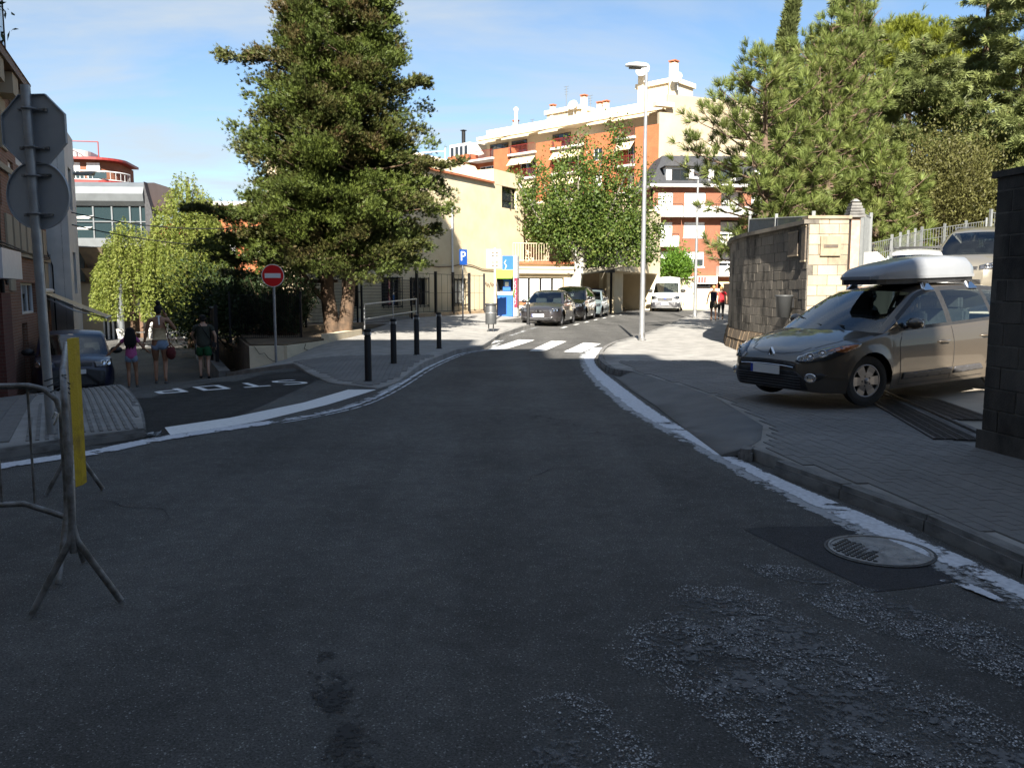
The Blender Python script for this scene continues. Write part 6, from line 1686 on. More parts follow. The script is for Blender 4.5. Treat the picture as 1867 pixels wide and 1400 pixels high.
for a0 in (4, 7, 10, 13):
 for z in (1.2, 4.4): window(eb, a0, z, a0 + 1.3, z + 1.5, "shutter", "white_metal", y=-.2, depth=.16)
m = MB(); m.b2((2.6, -.3, 8.2), (16.3, 8, 8.5)); m.build("eave", "white_render", eb)
HM = fac_matrix((-41, 92), (1, 0))
hb_ = thing("cream_house", "small cream house in sun beyond the pale weeping trees", "building", mat=HM)
m = MB(); m.b2((0, 0, -2), (17, 8, 7.4)); m.build("wall", "beige_render", hb_)
m = MB(); m.add([(-.4, -.4, 7.4), (17.4, -.4, 7.4), (17.4, 8, 7.4), (-.4, 8, 7.4), (2, 4, 9.2), (15, 4, 9.2)], [(0, 1, 5, 4), (1, 2, 5), (2, 3, 4, 5), (3, 0, 4)]); m.build("roof", "terracotta", hb_)
for a0 in (2, 6, 10, 14): window(hb_, a0, 4.2, a0 + 1.2, 5.8, "shutter", "white_metal", y=-.2, depth=.16)
# ------------------------------------------------------------------ concrete block walls of the car park
def block_mat(name, c1, c2, stain):
 m, nt, b = new_mat(name); n = nt.nodes.new
 g = n('ShaderNodeNewGeometry'); oi = n('ShaderNodeObjectInfo')
 no = n('ShaderNodeTexNoise'); no.inputs['Scale'].default_value = 1.1; no.inputs['Detail'].default_value = 9; no.inputs['Roughness'].default_value = .68
 mpn = n('ShaderNodeMapping'); mpn.inputs['Scale'].default_value = (1, 1, .45); link(nt, g.outputs['Position'], mpn.inputs[0]); link(nt, mpn.outputs[0], no.inputs['Vector'])
 fi = n('ShaderNodeTexNoise'); fi.inputs['Scale'].default_value = 70; fi.inputs['Detail'].default_value = 5; link(nt, g.outputs['Position'], fi.inputs['Vector'])
 r = n('ShaderNodeValToRGB'); r.color_ramp.elements[0].position = .40; r.color_ramp.elements[1].position = .64
 r.color_ramp.elements[0].color = (*stain, 1); r.color_ramp.elements[1].color = (*c1, 1); e = r.color_ramp.elements.new(.5); e.color = (*c2, 1)
 link(nt, no.outputs['Fac'], r.inputs[0])
 mr = n('ShaderNodeMapRange'); mr.inputs['To Min'].default_value = .8; mr.inputs['To Max'].default_value = 1.15; link(nt, oi.outputs['Random'], mr.inputs['Value'])
 m2 = n('ShaderNodeMapRange'); m2.inputs['To Min'].default_value = .75; m2.inputs['To Max'].default_value = 1.25; link(nt, fi.outputs['Fac'], m2.inputs['Value'])
 mm = n('ShaderNodeMath'); mm.operation = 'MULTIPLY'; link(nt, mr.outputs[0], mm.inputs[0]); link(nt, m2.outputs[0], mm.inputs[1])
 cc = n('ShaderNodeCombineColor'); [link(nt, mm.outputs[0], cc.inputs[i]) for i in range(3)]
 mx = n('ShaderNodeMix'); mx.data_type = 'RGBA'; mx.blend_type = 'MULTIPLY'; mx.inputs[0].default_value = 1; link(nt, r.outputs[0], mx.inputs['A']); link(nt, cc.outputs[0], mx.inputs['B'])
 link(nt, mx.outputs['Result'], b.inputs['Base Color']); b.inputs['Roughness'].default_value = .92; b.inputs['Specular IOR Level'].default_value = .2
 bu = n('ShaderNodeBump'); bu.inputs['Strength'].default_value = .5; bu.inputs['Distance'].default_value = .008; link(nt, fi.outputs['Fac'], bu.inputs['Height']); link(nt, bu.outputs[0], b.inputs['Normal'])
 return m
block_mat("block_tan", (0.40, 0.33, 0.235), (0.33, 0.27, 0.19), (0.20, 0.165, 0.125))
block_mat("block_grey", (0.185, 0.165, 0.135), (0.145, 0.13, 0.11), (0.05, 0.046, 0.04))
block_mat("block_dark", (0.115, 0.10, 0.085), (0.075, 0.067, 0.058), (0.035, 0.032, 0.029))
pm("mortar", (0.10, 0.09, 0.075), .95, var=.3, scale=12)
pm("rubble_stone", (0.17, 0.12, 0.072), .95, scale=3, col2=(0.075, 0.055, 0.036), bump=.6, bscale=14, detail=9)
pm("bronze_plaque", (0.13, 0.10, 0.07), .6, metal=.2, scale=9, col2=(0.07, 0.055, 0.045), bump=.3)
pm("galvanised", (0.36, 0.37, 0.38), .42, metal=.55, scale=7, col2=(0.27, 0.28, 0.29), bump=.08, detail=9)
pm("galvanised_old", (0.28, 0.285, 0.29), .45, metal=.5, scale=9, col2=(0.12, 0.115, 0.105), bump=.25, detail=10, lo=.4, hi=.6)
pm("sign_back", (0.36, 0.38, 0.40), .5, metal=.2, scale=2.5, col2=(0.31, 0.33, 0.35))
pm("sign_red", (0.62, 0.012, 0.015), .35, var=.05, scale=8)
pm("sign_white", (0.75, 0.75, 0.74), .35, var=.03)
pm("sign_blue", (0.012, 0.06, 0.26), .35, var=.05)
pm("yellow_paint", (0.56, 0.38, 0.01), .6, scale=11, col2=(0.33, 0.21, 0.02), bump=.3, lo=.3, hi=.5, detail=10)
pm("sticker", (0.42, 0.44, 0.46), .5, var=.05)
pm("black_ink", (0.01, 0.01, 0.01), .6, var=.05)
pm("booth_blue", (0.03, 0.12, 0.42), .35, var=.05); pm("booth_green", (0.25, 0.46, 0.02), .4, var=.05); pm("booth_maroon", (0.20, 0.02, 0.05), .4, var=.05)
pm("stone_pink", (0.36, 0.26, 0.2), .9, var=.15, scale=9, bump=.2); pm("fence_grey", (0.19, 0.2, 0.2), .45, metal=.3, var=.1, scale=8)
pm("bin_grey", (0.055, 0.058, 0.06), .5, var=.1)
BLK = {}
def block_mesh(mat):
 if mat not in BLK:
  m = MB(); m.box((0, 0, 0), (1, 1, 1)); me = m.mesh("concrete_block", mat)
  bm = bmesh.new(); bm.from_mesh(me); bmesh.ops.bevel(bm, geom=bm.edges[:], offset=.025, segments=1, affect='EDGES'); bm.to_mesh(me); bm.free(); BLK[mat] = me
 return BLK[mat]
def block_face(root, a, b, z0, z1, mat, bw=.4, bh=.2, depth=.16, out=(0, 0), stagger=True, first=None):
 """Lay blocks between ground points a and b; the face shown is on the side of `out`."""
 a, b = Vector(a), Vector(b); L = (b - a).length; u = (b - a) / L; n = Vector((-u.y, u.x));
 if n.dot(Vector(out)) < 0: n = -n
 Wi = WM[root].inverted(); row = 0; z = z0
 while z < z1 - .02:
  h = min(bh, z1 - z); s = -(bw / 2 if (row % 2 and stagger) else 0.0)
  while s < L - .01:
   l0, l1 = max(0, s), min(L, s + bw)
   if l1 - l0 > .04:
    c = a + u * (l0 + l1) / 2 - n * (depth / 2 - rnd.uniform(-.004, .004))
    M_ = Matrix(((u.x, -u.y, 0, c.x), (u.y, u.x, 0, c.y), (0, 0, 1, z + h / 2), (0, 0, 0, 1))) @ Matrix.Diagonal((l1 - l0 - .011, depth, h - .011, 1))
    link_mesh("block", block_mesh(mat), root, Wi @ M_)
   s += bw
  row += 1; z += bh
 m = MB(); c = (a + b) / 2 - n * (depth / 2 + .006)
 m.box((c.x, c.y, (z0 + z1) / 2), (L - .004, depth, z1 - z0 - .004), rz=math.atan2(u.y, u.x)); m.build("mortar", "mortar", root, world=True)
# near gate wall (dark, in shade) -----------------------------------------------------------------
nw = thing("block_wall", "dark shaded block wall at the right edge beside the car park entrance", "wall", (4.44, 7.7, 0))
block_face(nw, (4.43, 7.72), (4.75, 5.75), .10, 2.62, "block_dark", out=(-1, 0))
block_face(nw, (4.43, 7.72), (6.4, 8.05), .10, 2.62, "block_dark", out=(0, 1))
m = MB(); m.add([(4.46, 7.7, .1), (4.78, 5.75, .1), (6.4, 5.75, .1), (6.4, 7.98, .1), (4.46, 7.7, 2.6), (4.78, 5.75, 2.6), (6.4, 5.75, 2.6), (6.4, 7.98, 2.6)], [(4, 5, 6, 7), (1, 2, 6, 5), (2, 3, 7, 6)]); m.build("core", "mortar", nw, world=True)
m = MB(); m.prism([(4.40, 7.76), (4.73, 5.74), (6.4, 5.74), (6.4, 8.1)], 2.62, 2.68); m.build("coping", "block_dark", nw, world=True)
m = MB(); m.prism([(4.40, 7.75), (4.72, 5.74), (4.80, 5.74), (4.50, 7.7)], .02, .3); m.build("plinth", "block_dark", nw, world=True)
# far gate wall: pillar face in sun, long face along the pavement ----------------------------------
fw = thing("block_wall", "weathered block wall with a sunlit gate pillar running along the right pavement", "wall", (5.82, 16.5, 0))
line = [(5.82, 16.5), (5.80, 18.6), (5.72, 20.6), (5.85, 22.2), (6.35, 24.4), (7.2, 27.2), (8.4, 30.2)]
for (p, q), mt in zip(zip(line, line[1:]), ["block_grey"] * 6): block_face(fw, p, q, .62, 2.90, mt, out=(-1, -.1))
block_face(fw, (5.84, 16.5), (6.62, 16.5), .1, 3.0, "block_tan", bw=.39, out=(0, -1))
for (p, q) in zip(line, line[1:]):
 p_, q_ = Vector(p), Vector(q); u = (q_ - p_).normalized(); n = Vector((-u.y, u.x)); c = (p_ + q_) / 2
 m = MB(); m.box((c.x - n.x * .06, c.y - n.y * .06, 2.945), ((q_ - p_).length + .02, .3, .08), rz=math.atan2(u.y, u.x)); m.build("coping", "block_grey", fw, world=True)
m = MB(); m.box((6.23, 16.64, 3.03), (.86, .34, .06)); m.build("coping", "block_tan", fw, world=True)
# battered rubble base
for i, (p, q) in enumerate(zip(line, line[1:])):
 p_, q_ = Vector(p), Vector(q); u = (q_ - p_).normalized(); L = (q_ - p_).length; n = Vector((-u.y, u.x))
 s = 0
 while s < L:
  l = min(rnd.uniform(.3, .6), L - s + .02)
  for z0_, z1_, o0, o1 in ((.08, .36, .13, .08), (.36, .62, .08, .02)):
   c = p_ + u * (s + l / 2)
   m = MB(); j = [rnd.uniform(-.015, .015) for _ in range(4)]; e = l / 2 - .008
   vs = [(-e, -.1, z0_), (e, -.1, z0_), (e, o0 + j[0], z0_), (-e, o0 + j[1], z0_), (-e, -.1, z1_ - .01), (e, -.1, z1_ - .01), (e, o1 + j[2], z1_ - .01), (-e, o1 + j[3], z1_ - .01)]
   m.add(vs, [(3, 2, 1, 0), (4, 5, 6, 7), (1, 2, 6, 5), (2, 3, 7, 6), (3, 0, 4, 7)], 0, Matrix(((u.x, n.x, 0, c.x), (u.y, n.y, 0, c.y), (0, 0, 1, H(c.x, c.y)), (0, 0, 0, 1))))
   m.build("stone", "rubble_stone", fw, world=True, bevel=.02)
  s += l
# plaques and litter basket on the wall
for (y0, y1, z0_, z1_, lab) in ((17.0, 17.55, 2.33, 2.78, None), (16.56, 16.78, 2.2, 2.86, None)):
 t = thing("wall_plaque", "worn brown plaque on the shaded side of the gate wall" if y1 > 17 else "narrow rusty plaque at the corner of the gate pillar", "plaque", (5.8, y0, z0_), group="plaques on the gate wall")
 m = MB(); m.b2((5.785, y0, z0_), (5.815, y1, z1_)); m.build("plate", "bronze_plaque", t, world=True)
 [MB().b2((5.775, y0 - .03, za), (5.80, y1 + .03, za + .03)).build("ledge", "block_tan", t, world=True) for za in (z0_ - .03, z1_)]
t = thing("wall_plaque", "broad faded plaque on the sunlit face of the gate pillar", "plaque", (6.2, 16.48, 2.3), group="plaques on the gate wall")
m = MB(); m.b2((6.06, 16.455, 2.28), (6.46, 16.495, 2.66)); m.build("plate", "block_tan", t, world=True)
m = MB(); m.b2((6.12, 16.445, 2.44), (6.40, 16.458, 2.50)); m.build("bracket", "bronze_plaque", t, world=True)
t = thing("litter_basket", "small grey basket hung on the gate wall above the bonnet", "litter bin", (5.62, 17.2, 1.05))
m = MB(); m.lathe([(0, 0), (.14, 0), (.17, .42), (.185, .43), (.185, .46), (.165, .46), (.135, .03), (0, .03)], 18); m.build("basket", "bin_grey", t)
m = MB(); m.box((.17, 0, .3), (.06, .1, .2)); m.build("bracket", "black_metal", t)
# slim stone post with pyramid cap behind the pillar
t = thing("stone_post", "slim stone post with ribbed pyramid cap behind the gate pillar", "post", (7.12, 17.5, 0))
m = MB(); m.box((0, 0, 1.55), (.18, .18, 3.1)); m.build("shaft", "stone_pink", t)
m = MB()
for k in range(5): m.box((0, 0, 3.13 + k * .062), (.34 - k * .035, .34 - k * .035, .045))
m.box((0, 0, 3.46), (.16, .16, .06), taper=.3); m.build("cap", "kerb_concrete", t)
t = thing("stair_wall", "white sloping parapet just inside the gateway", "wall", (7.4, 17.6, 0))
m = MB(); m.prism([(0, 0), (2.6, 0), (2.6, .8), (0.1, 2.2), (0, 2.2)], 0, .25, M=Matrix.Translation((0, 0, .2)) @ Matrix.Rotation(R(28), 4, 'Z') @ Matrix.Rotation(R(90), 4, 'X')); m.build("wall", "white_render", t)
# ------------------------------------------------------------------ railings of the car park and park
def bar_fence(label, pts, z0f, h, mat="fence_grey", post=2.0, gap=.12, bars=True, mesh=False, group="pale fences round the car park", r=.012, pr=.035, cat="fence", name="metal_fence"):
 a0 = Vector(pts[0]); root = thing(name, label, cat, (a0.x, a0.y, z0f(*pts[0])), group=group)
 for p, q in zip(pts, pts[1:]):
  p_, q_ = Vector(p), Vector(q); L = (q_ - p_).length; n = max(1, round(L / post))
  for i in range(n):
   c, d = p_.lerp(q_, i / n), p_.lerp(q_, (i + 1) / n); zc, zd = z0f(*c), z0f(*d)
   m = MB(); m.box((c.x, c.y, zc + h / 2), (pr * 2, pr * 2, h + .1), rz=math.atan2((d - c).y, (d - c).x)); m.build("post", mat, root, world=True)
   for zz in (.08, h - .06): m = MB(); m.tube([(c.x, c.y, zc + zz), (d.x, d.y, zd + zz)], r * 1.7, 5); m.build('rail', mat, root, world=True)
   m = MB(); k = max(2, int((d - c).length / gap))
   for j in range(1, k):
    e = c.lerp(d, j / k); ze = zc + (zd - zc) * j / k; m.tube([(e.x, e.y, ze + .08), (e.x, e.y, ze + h - .06)], r, 4, caps=False)
   if mesh:
    for j in range(1, int(h / (gap * 1.6))): zz = .08 + j * gap * 1.6; m.tube([(c.x, c.y, zc + zz), (d.x, d.y, zd + zz)], r, 4, caps=False)
   o = m.build("infill_bars" if not mesh else "wire_mesh", mat, root, world=True); o['kind'] = 'stuff'
 c = Vector(pts[-1]); m = MB(); m.box((c.x, c.y, z0f(*pts[-1]) + h / 2), (pr * 2, pr * 2, h + .1)); m.build("post", mat, root, world=True)
 return root
bar_fence("pale bar fence showing above the shaded block wall", [(6.3, 17.6), (6.95, 24.6)], lambda x, y: 1.95 + (y - 17.6) * .075, 1.25, post=3.4)
bar_fence("pale bar gate panel just right of the stone post", [(7.75, 18.6), (8.35, 19.6)], lambda x, y: 1.6, 1.75, post=3)
bar_fence("pale mesh fence climbing beside the parked white car", [(8.45, 19.8), (9.6, 21.2), (12.2, 25.0), (15.5, 27.5)], lambda x, y: min(2.3, drive_z(x, y)) + .25, 1.7, post=1.25, mesh=True, gap=.16, r=.007, pr=.03)
bar_fence("pale mesh fence at the top of the car park above the beige people carrier", [(15.7, 27.6), (26, 31)], lambda x, y: 2.5, 1.7, post=2.4, mesh=True, gap=.16, r=.007, pr=.04)
parkp = [(8.6, 20.2), (9.8, 21.6), (12.4, 25.4), (15.7, 28), (27, 31.5), (60, 34), (60, 95), (22, 95), (17, 56), (12.2, 40), (8.2, 28), (6.9, 25), (7.0, 20)]
struct(drape("park_ground", parkp, 0.0, "earth", 2.0, zf=lambda x, y: 1.9 + .03 * max(0, x - 8), skirt=2.5))
# ------------------------------------------------------------------ school railings, planter wall and handrail
pw = thing("planter_wall", "low cracked cream wall holding the planting bed under the cypress", "wall", (-5.8, 21.6, 0))
m = MB()
def wall_run(m, a, b, z0, z1, th=.22, out=(0, -1)):
 a, b = Vector(a), Vector(b); u = (b - a).normalized(); n = Vector((-u.y, u.x)); n = n if n.dot(Vector(out)) > 0 else -n; c = (a + b) / 2 - n * th / 2
 m.box((c.x, c.y, (z0 + z1) / 2), ((b - a).length, th, z1 - z0), rz=math.atan2(u.y, u.x))
wall_run(m, (-6.75, 21.25), (-5.86, 21.55), -1.2, .17, out=(0, -1)); m.build("wall", "cream_trim", pw, world=True); m = MB(); wall_run(m, (-5.85, 21.5), (-5.27, 23.9), -1.0, .17, out=(1, 0)); m.build("wall", "cream_trim", pw, world=True)
m = MB(); wall_run(m, (-5.27, 23.8), (-4.85, 26.8), -.4, .36, out=(1, 0)); m.build("wall", "cream_trim", pw, world=True)
m = MB(); wall_run(m, (-6.75, 21.27), (-8.7, 26.2), -1.6, .15, out=(-1, 0)); m.build("side_wall", "rubble_stone", pw, world=True); m = MB(); wall_run(m, (-8.7, 26.2), (-13.5, 36), -1.6, -.2, out=(-1, 0)); m.build("side_wall", "rubble_stone", pw, world=True)
m = MB()
for pts in ([(-6.62, 21.28, .17), (-6.5, 21.3, -.02), (-6.38, 21.34, .0), (-6.3, 21.36, -.12), (-6.2, 21.4, -.2), (-6.0, 21.47, -.26)], [(-5.6, 22.5, .17), (-5.62, 22.4, .04), (-5.57, 22.62, -.02), (-5.52, 22.8, -.1)]): m.tube([(x - .0, y - .028, z) for x, y, z in pts], .008, 4)
m.build("cracks", "black_ink", pw, world=True)
blackf = dict(mat="black_metal", group="black railings of the school", r=.006, pr=.03)
bar_fence("black railing in front of the dark oleander bush", [(-8.05, 23.7), (-6.15, 24.2)], lambda x, y: .17, 1.36, post=1.9, gap=.055, **blackf)
bar_fence("black mesh railing behind the twin cypress trunks", [(-6.6, 26.6), (-5.5, 29.6)], lambda x, y: .47, 1.55, post=3.2, gap=.07, mesh=True, **blackf)
bar_fence("wide black mesh gate panel behind the handrail", [(-5.4, 29.9), (-4.0, 33.2)], lambda x, y: .35, 1.72, post=4, gap=.07, mesh=True, **blackf)
bar_fence("tall black railing on the plinth beside the parking sign", [(-3.95, 34.6), (-1.35, 40.4)], lambda x, y: .62, 1.75, post=1.6, gap=.5, mesh=True, **dict(blackf, pr=.05))
pl = thing("railing_plinth", "stained cream plinth under the tall black school railing", "wall", (-3.9, 34.5, 0))
m = MB(); wall_run(m, (-4.0, 34.4), (-1.3, 40.5), -.1, .64, th=.3, out=(1, -.5)); m.build("wall", "plinth_render", pl, world=True); m = MB(); wall_run(m, (-6.75, 26.3), (-5.3, 29.9), -.2, .47, th=.3, out=(1, -.5)); m.build("wall", "plinth_render", pl, world=True)
# side-street railings: solid black panels stepping down
for i, (a, b) in enumerate((((-8.35, 23.4), (-9.3, 25.6)), ((-9.35, 25.7), (-10.6, 28.6)), ((-10.7, 28.8), (-13.2, 34.6)))):
 zt = lambda x, y, i=i: (-.35, -.75, -1.0)[i]
 bar_fence(("black railing panel nearest the crest of the side street", "second black railing panel down the side street", "last black railing panel down the side street")[i], [a, b], zt, (1.5, 1.5, 1.6)[i], post=2.6, gap=.08, mat="black_metal", group="black railings of the side street", r=.02, pr=.05)
cw = thing("kerb_wall", "low concrete kerb wall under the side street railings", "wall", (-8.2, 23, -.8))
m = MB(); wall_run(m, (-7.9, 22.2), (-13.4, 35), -1.5, -.55, th=.3, out=(-1, -.5)); m.build("wall", "kerb_concrete", cw, world=True)
hr = thing("handrail", "galvanised two bar handrail beside the school ramp", "handrail", (-4.8, 27, .15))
a, b = Vector((-4.78, 26.9)), Vector((-3.75, 32.6))
for k in range(3):
 p = a.lerp(b, k / 2); m = MB(); m.tube([(p.x, p.y, .12 + .03 * k), (p.x, p.y, 1.16 + .06 * k)], .025, 8); m.build("post", "galvanised", hr, world=True)
for zz in (1.16, .68): m = MB(); m.tube([(a.x, a.y, zz), (b.x, b.y, zz + .12)], .027, 8); m.build("rail", "galvanised", hr, world=True)
# ------------------------------------------------------------------ bollards
def bollard(x, y, z, lab):
 t = thing("bollard", lab, "bollard", (x, y, z), group="black bollards along the pavement")
 m = MB(); m.lathe([(.07, -.1), (.07, 0), (.062, .02), (.06, .78), (.052, .79), (.052, .80), (.06, .81), (.06, .86)], 20); m.lathe([(.085, 0), (.085, .012), (.06, .014)], 20, smooth=False); m.build("shaft", "black_metal", t)
 m = MB(); m.lathe([(.0615, .815), (.0615, .865)], 20); m.build("band", "galvanised_old", t)
 m = MB(); m.lathe([(.06, .865), (.062, .87), (.062, .905), (.05, .92), (0, .922)], 20); m.build("cap", "black_metal", t)
 m = MB()
 for s in (-1, 1): m.box((s * .058, -.02, .84), (.014, .05, .055))
 m.build("reflector", "sign_white", t)
for x, y, lab in ((-2.52, 14.45, "black bollard nearest the camera on the left pavement"), (-2.42, 16.9, "second black bollard from the camera on the left pavement"), (-2.2, 19.1, "third black bollard overlapping the handrail post"), (-1.86, 21.1, "fourth black bollard standing at the shadow edge")):
 bollard(x, y, npz(x, y), lab)
bollard(.63, 32.5, npz(.63, 32.5), "black bollard in front of the grey hatchback")
# ------------------------------------------------------------------ signs
def sign_pole(m, h, r=.03, z0=-.1): m.tube([(0, 0, z0), (0, 0, h)], r, 12)
def disc(m, r, th, M_, n=40): m.lathe([(0, -th / 2), (r, -th / 2), (r, th / 2), (0, th / 2)], n, M=M_, smooth=False)
FACE = Matrix.Rotation(R(90), 4, 'X')                   # disc normal along -y
def text_mesh(s, size, name, mat, parent, M_):
 cu = bpy.data.curves.new("lettering", 'FONT'); cu.body = s; cu.size = size; cu.align_x = 'CENTER'; cu.align_y = 'CENTER'; cu.extrude = .001
 ob_ = bpy.data.objects.new("lettering_curve", cu); me = bpy.data.meshes.new_from_object(ob_); bpy.data.objects.remove(ob_); bpy.data.curves.remove(cu)
 me.materials.clear(); me.materials.append(MATS[mat]); return link_mesh(name, me, parent, M_)
sy, sx_ = 8.6, -4.86
sp_t = thing("sign_post", "grey post with the backs of an octagonal and a round road sign on the left", "road sign", (sx_, sy, H(sx_, sy) + .1))
m = MB(); m.tube([(.02, 0, -.1), (-.03, 0, 3.55)], .047, 16); m.build("post", "galvanised", sp_t)
def octagon(r): return [(r * math.cos(R(22.5 + 45 * k)), r * math.sin(R(22.5 + 45 * k))) for k in range(8)]
Zo, Zc = 3.13, 2.47
for nm, cz, rr, n in (("octagonal_plate", Zo, .375, 8), ("round_plate", Zc, .345, 48)):
 m = MB(); ph = R(22.5) if n == 8 else 0
 poly = [(rr * math.cos(ph + 2 * math.pi * k / n), rr * math.sin(ph + 2 * math.pi * k / n)) for k in range(n)]
 Q = Matrix.Translation((0, .075, cz)) @ Matrix.Rotation(R(-6), 4, 'Z') @ Matrix.Rotation(R(90), 4, 'X')
 m.prism(poly, -.003, .003, M=Q)
 vs = [(x * s_, y * s_, z) for s_, z in ((1, 0), (1, .028), (.975, .028), (.975, .003)) for x, y in poly]
 m.add(vs, [(j * n + i, j * n + (i + 1) % n, (j + 1) * n + (i + 1) % n, (j + 1) * n + i) for j in range(3) for i in range(n)], 0, Q)
 pt = m.build(nm, "sign_back", sp_t)
 for dz in (-.19, .19):
  m = MB(); m.box((0, .05, cz + dz * (1 if n == 8 else 1.05)), (.30, .025, .03)); m.tube([(-.055, .04, cz + dz), (-.05, -.05, cz + dz), (0, -.056, cz + dz), (.05, -.05, cz + dz), (.055, .04, cz + dz)], .012, 6)
  for sx2 in (-.12, -.08, .08, .12): m.tube([(sx2, .045, cz + dz), (sx2, .02, cz + dz)], .008, 6)
  m.build("clamp", "galvanised_old", pt)
 Qs = Matrix.Translation((.235 if n == 8 else .22, .062, cz + (.02 if n == 8 else .06))) @ Matrix.Rotation(R(-6), 4, 'Z') @ FACE
 m = MB(); m.prism([(-.085, -.045), (.085, -.045), (.085, .045), (-.085, .045)], 0, .001, M=Qs); st = m.build("sticker", "sticker", pt)
 text_mesh("INTER", .05, "sticker_lettering", "black_ink", st, Qs @ Matrix.Translation((-.03, .02, .0015)))
 m = MB()
 for zz, w in ((-.005, .15), (-.018, .12), (-.032, .155)): m.b2((-w / 2, zz - .004, .0012), (w / 2, zz + .004, .0018), M=Qs)
 m.build("small_print", "black_ink", st)
# no entry sign
t = thing("no_entry_sign", "red no entry sign with white bar on a slim pole at the side street corner", "road sign", (-6.0, 21.0, H(-6.0, 21.0) + .05))
m = MB(); sign_pole(m, 2.42, .033); m.build("pole", "galvanised", t)
m = MB(); disc(m, .265, .02, Matrix.Translation((0, -.05, 2.26)) @ FACE); pt = m.build("plate", "sign_red", t)
m = MB(); Q = Matrix.Translation((0, -.062, 2.26)) @ FACE; m.lathe([(.268, 0), (.285, 0), (.285, .004), (.268, .004)], 40, M=Matrix.Translation((0, -.05, 2.26)) @ FACE, smooth=False); m.build("rim", "sign_white", pt)
m = MB(); m.box((0, -.064, 2.26), (.40, .006, .115)); m.build("bar", "sign_white", pt)
# parking sign
t = thing("parking_sign", "blue parking sign with a white P on a grey pole by the school railing", "road sign", (-1.95, 33.0, npz(-1.95, 33.0)), R(38))
m = MB(); sign_pole(m, 2.85, .03); m.build("pole", "galvanised", t)
m = MB(); m.box((0, -.05, 2.5), (.36, .02, .60)); pt = m.build("plate", "sign_blue", t)
text_mesh("P", .52, "lettering", "sign_white", pt, Matrix.Translation((-.02, -.0625, 2.52)) @ FACE)
# big panel seen from behind by the booth
t = thing("panel_sign", "pale rectangular panel sign seen from behind beside the phone booth", "road sign", (-.72, 35.2, npz(-.72, 35.2)))
m = MB(); sign_pole(m, 3.0, .04); m.build("pole", "white_metal", t)
m = MB(); m.box((-.05, .06, 2.55), (.62, .02, .78)); m.build("panel", "cream_trim", t)
m = MB()
for zz in (2.28, 2.42, 2.68, 2.82): m.box((0, .02, zz), (.26, .05, .025))
m.build("clamps", "galvanised_old", t)
t = thing("no_parking_sign", "small round blue and red no parking sign beyond the minibus", "road sign", (13.7, 66.5, .3), R(50))
m = MB(); sign_pole(m, 2.9, .04); m.build("pole", "white_metal", t)
m = MB(); disc(m, .42, .03, Matrix.Translation((0, -.05, 2.7)) @ FACE); pt = m.build("plate", "sign_red", t)
m = MB(); disc(m, .33, .01, Matrix.Translation((0, -.075, 2.7)) @ FACE); m.build("disc", "sign_blue", pt)
m = MB(); m.box((0, -.085, 2.7), (.62, .006, .08), M=Matrix.Translation((0, 0, 0))); m.build("slash", "sign_red", pt)
# ------------------------------------------------------------------ phone booth, litter bin
t = thing("phone_booth", "blue and lime phone booth with a maroon side panel on the left pavement", "phone booth", (-.25, 38.2, npz(-.25, 38.2)), R(-12))
m = MB(); m.b2((-.46, -.02, 0), (-.42, .55, 2.05)); m.b2((-.46, .5, 0), (.42, .56, 2.05)); m.build("back_panel", "grey_plastic", t)
m = MB(); m.b2((-.40, -.05, 0), (.30, .5, 1.0)); m.build("base", "booth_blue", t)
m = MB(); m.b2((-.20, -.0, 2.0), (.32, .5, 2.75)); p_ = m.build("header", "booth_blue", t)
m = MB(); m.tube([(-.02, -.015, 2.55), (-.1, -.015, 2.42), (0, -.015, 2.3), (-.06, -.015, 2.15)], .02, 5); m.build("emblem", "sign_white", p_)
m = MB(); m.add([(-.52, -.25, 1.72), (.30, -.25, 1.72), (.34, -.05, 2.12), (-.44, -.05, 2.12), (-.52, .45, 1.72), (.30, .45, 1.72), (.34, .45, 2.12), (-.44, .45, 2.12)], [(0, 1, 2, 3), (1, 5, 6, 2), (4, 0, 3, 7), (0, 4, 5, 1), (3, 2, 6, 7)]); m.build("hood", "booth_green", t)
m = MB(); m.b2((.33, -.05, 0), (.50, .45, 2.75)); sp2 = m.build("side_panel", "white_metal", t)
m = MB(); m.b2((.36, -.06, .4), (.51, .40, 1.75)); m.build("maroon_panel", "booth_maroon", sp2)
m = MB()
for k in range(9): m.tube([(.40 + .05 * (k % 2), -.065, .55 + k * .12), (.45 - .05 * (k % 2), -.065, .64 + k * .12)], .014, 4)
m.build("script_lettering", "sign_white", sp2)
m = MB(); m.b2((-.42, -.06, .98), (.30, .2, 1.12)); m.build("shelf", "white_metal", t)
m = MB(); m.b2((-.24, .3, 1.15), (.12, .5, 1.68)); ph = m.build("telephone", "booth_blue", t)
m = MB(); m.b2((-.14, .28, 1.36), (.04, .3, 1.56)); m.build("screen", "sign_white", ph)
m = MB(); m.tube([(-.2, .26, 1.62), (-.22, .22, 1.5), (-.2, .26, 1.38)], .022, 6); m.build("handset", "black_plastic", ph)
for s, a0 in ((-1, -.46), (1, .32)):
 m = MB(); m.add([(a0, -.1, .85), (a0 + .05 * s, -.15, 1.25), (a0 + .14 * s, .1, 1.2), (a0 + .06 * s, .3, .7)], [(0, 1, 2, 3)]); m.add([(a0 + .02, -.1, .85), (a0 + .02 + .05 * s, -.15, 1.25), (a0 + .02 + .14 * s, .1, 1.2), (a0 + .02 + .06 * s, .3, .7)], [(3, 2, 1, 0)]); m.build("wing", "booth_green", t)
t = thing("litter_bin", "dark grey cylindrical litter bin on two legs near the crossing", "litter bin", (-.72, 28.4, npz(-.72, 28.4)))
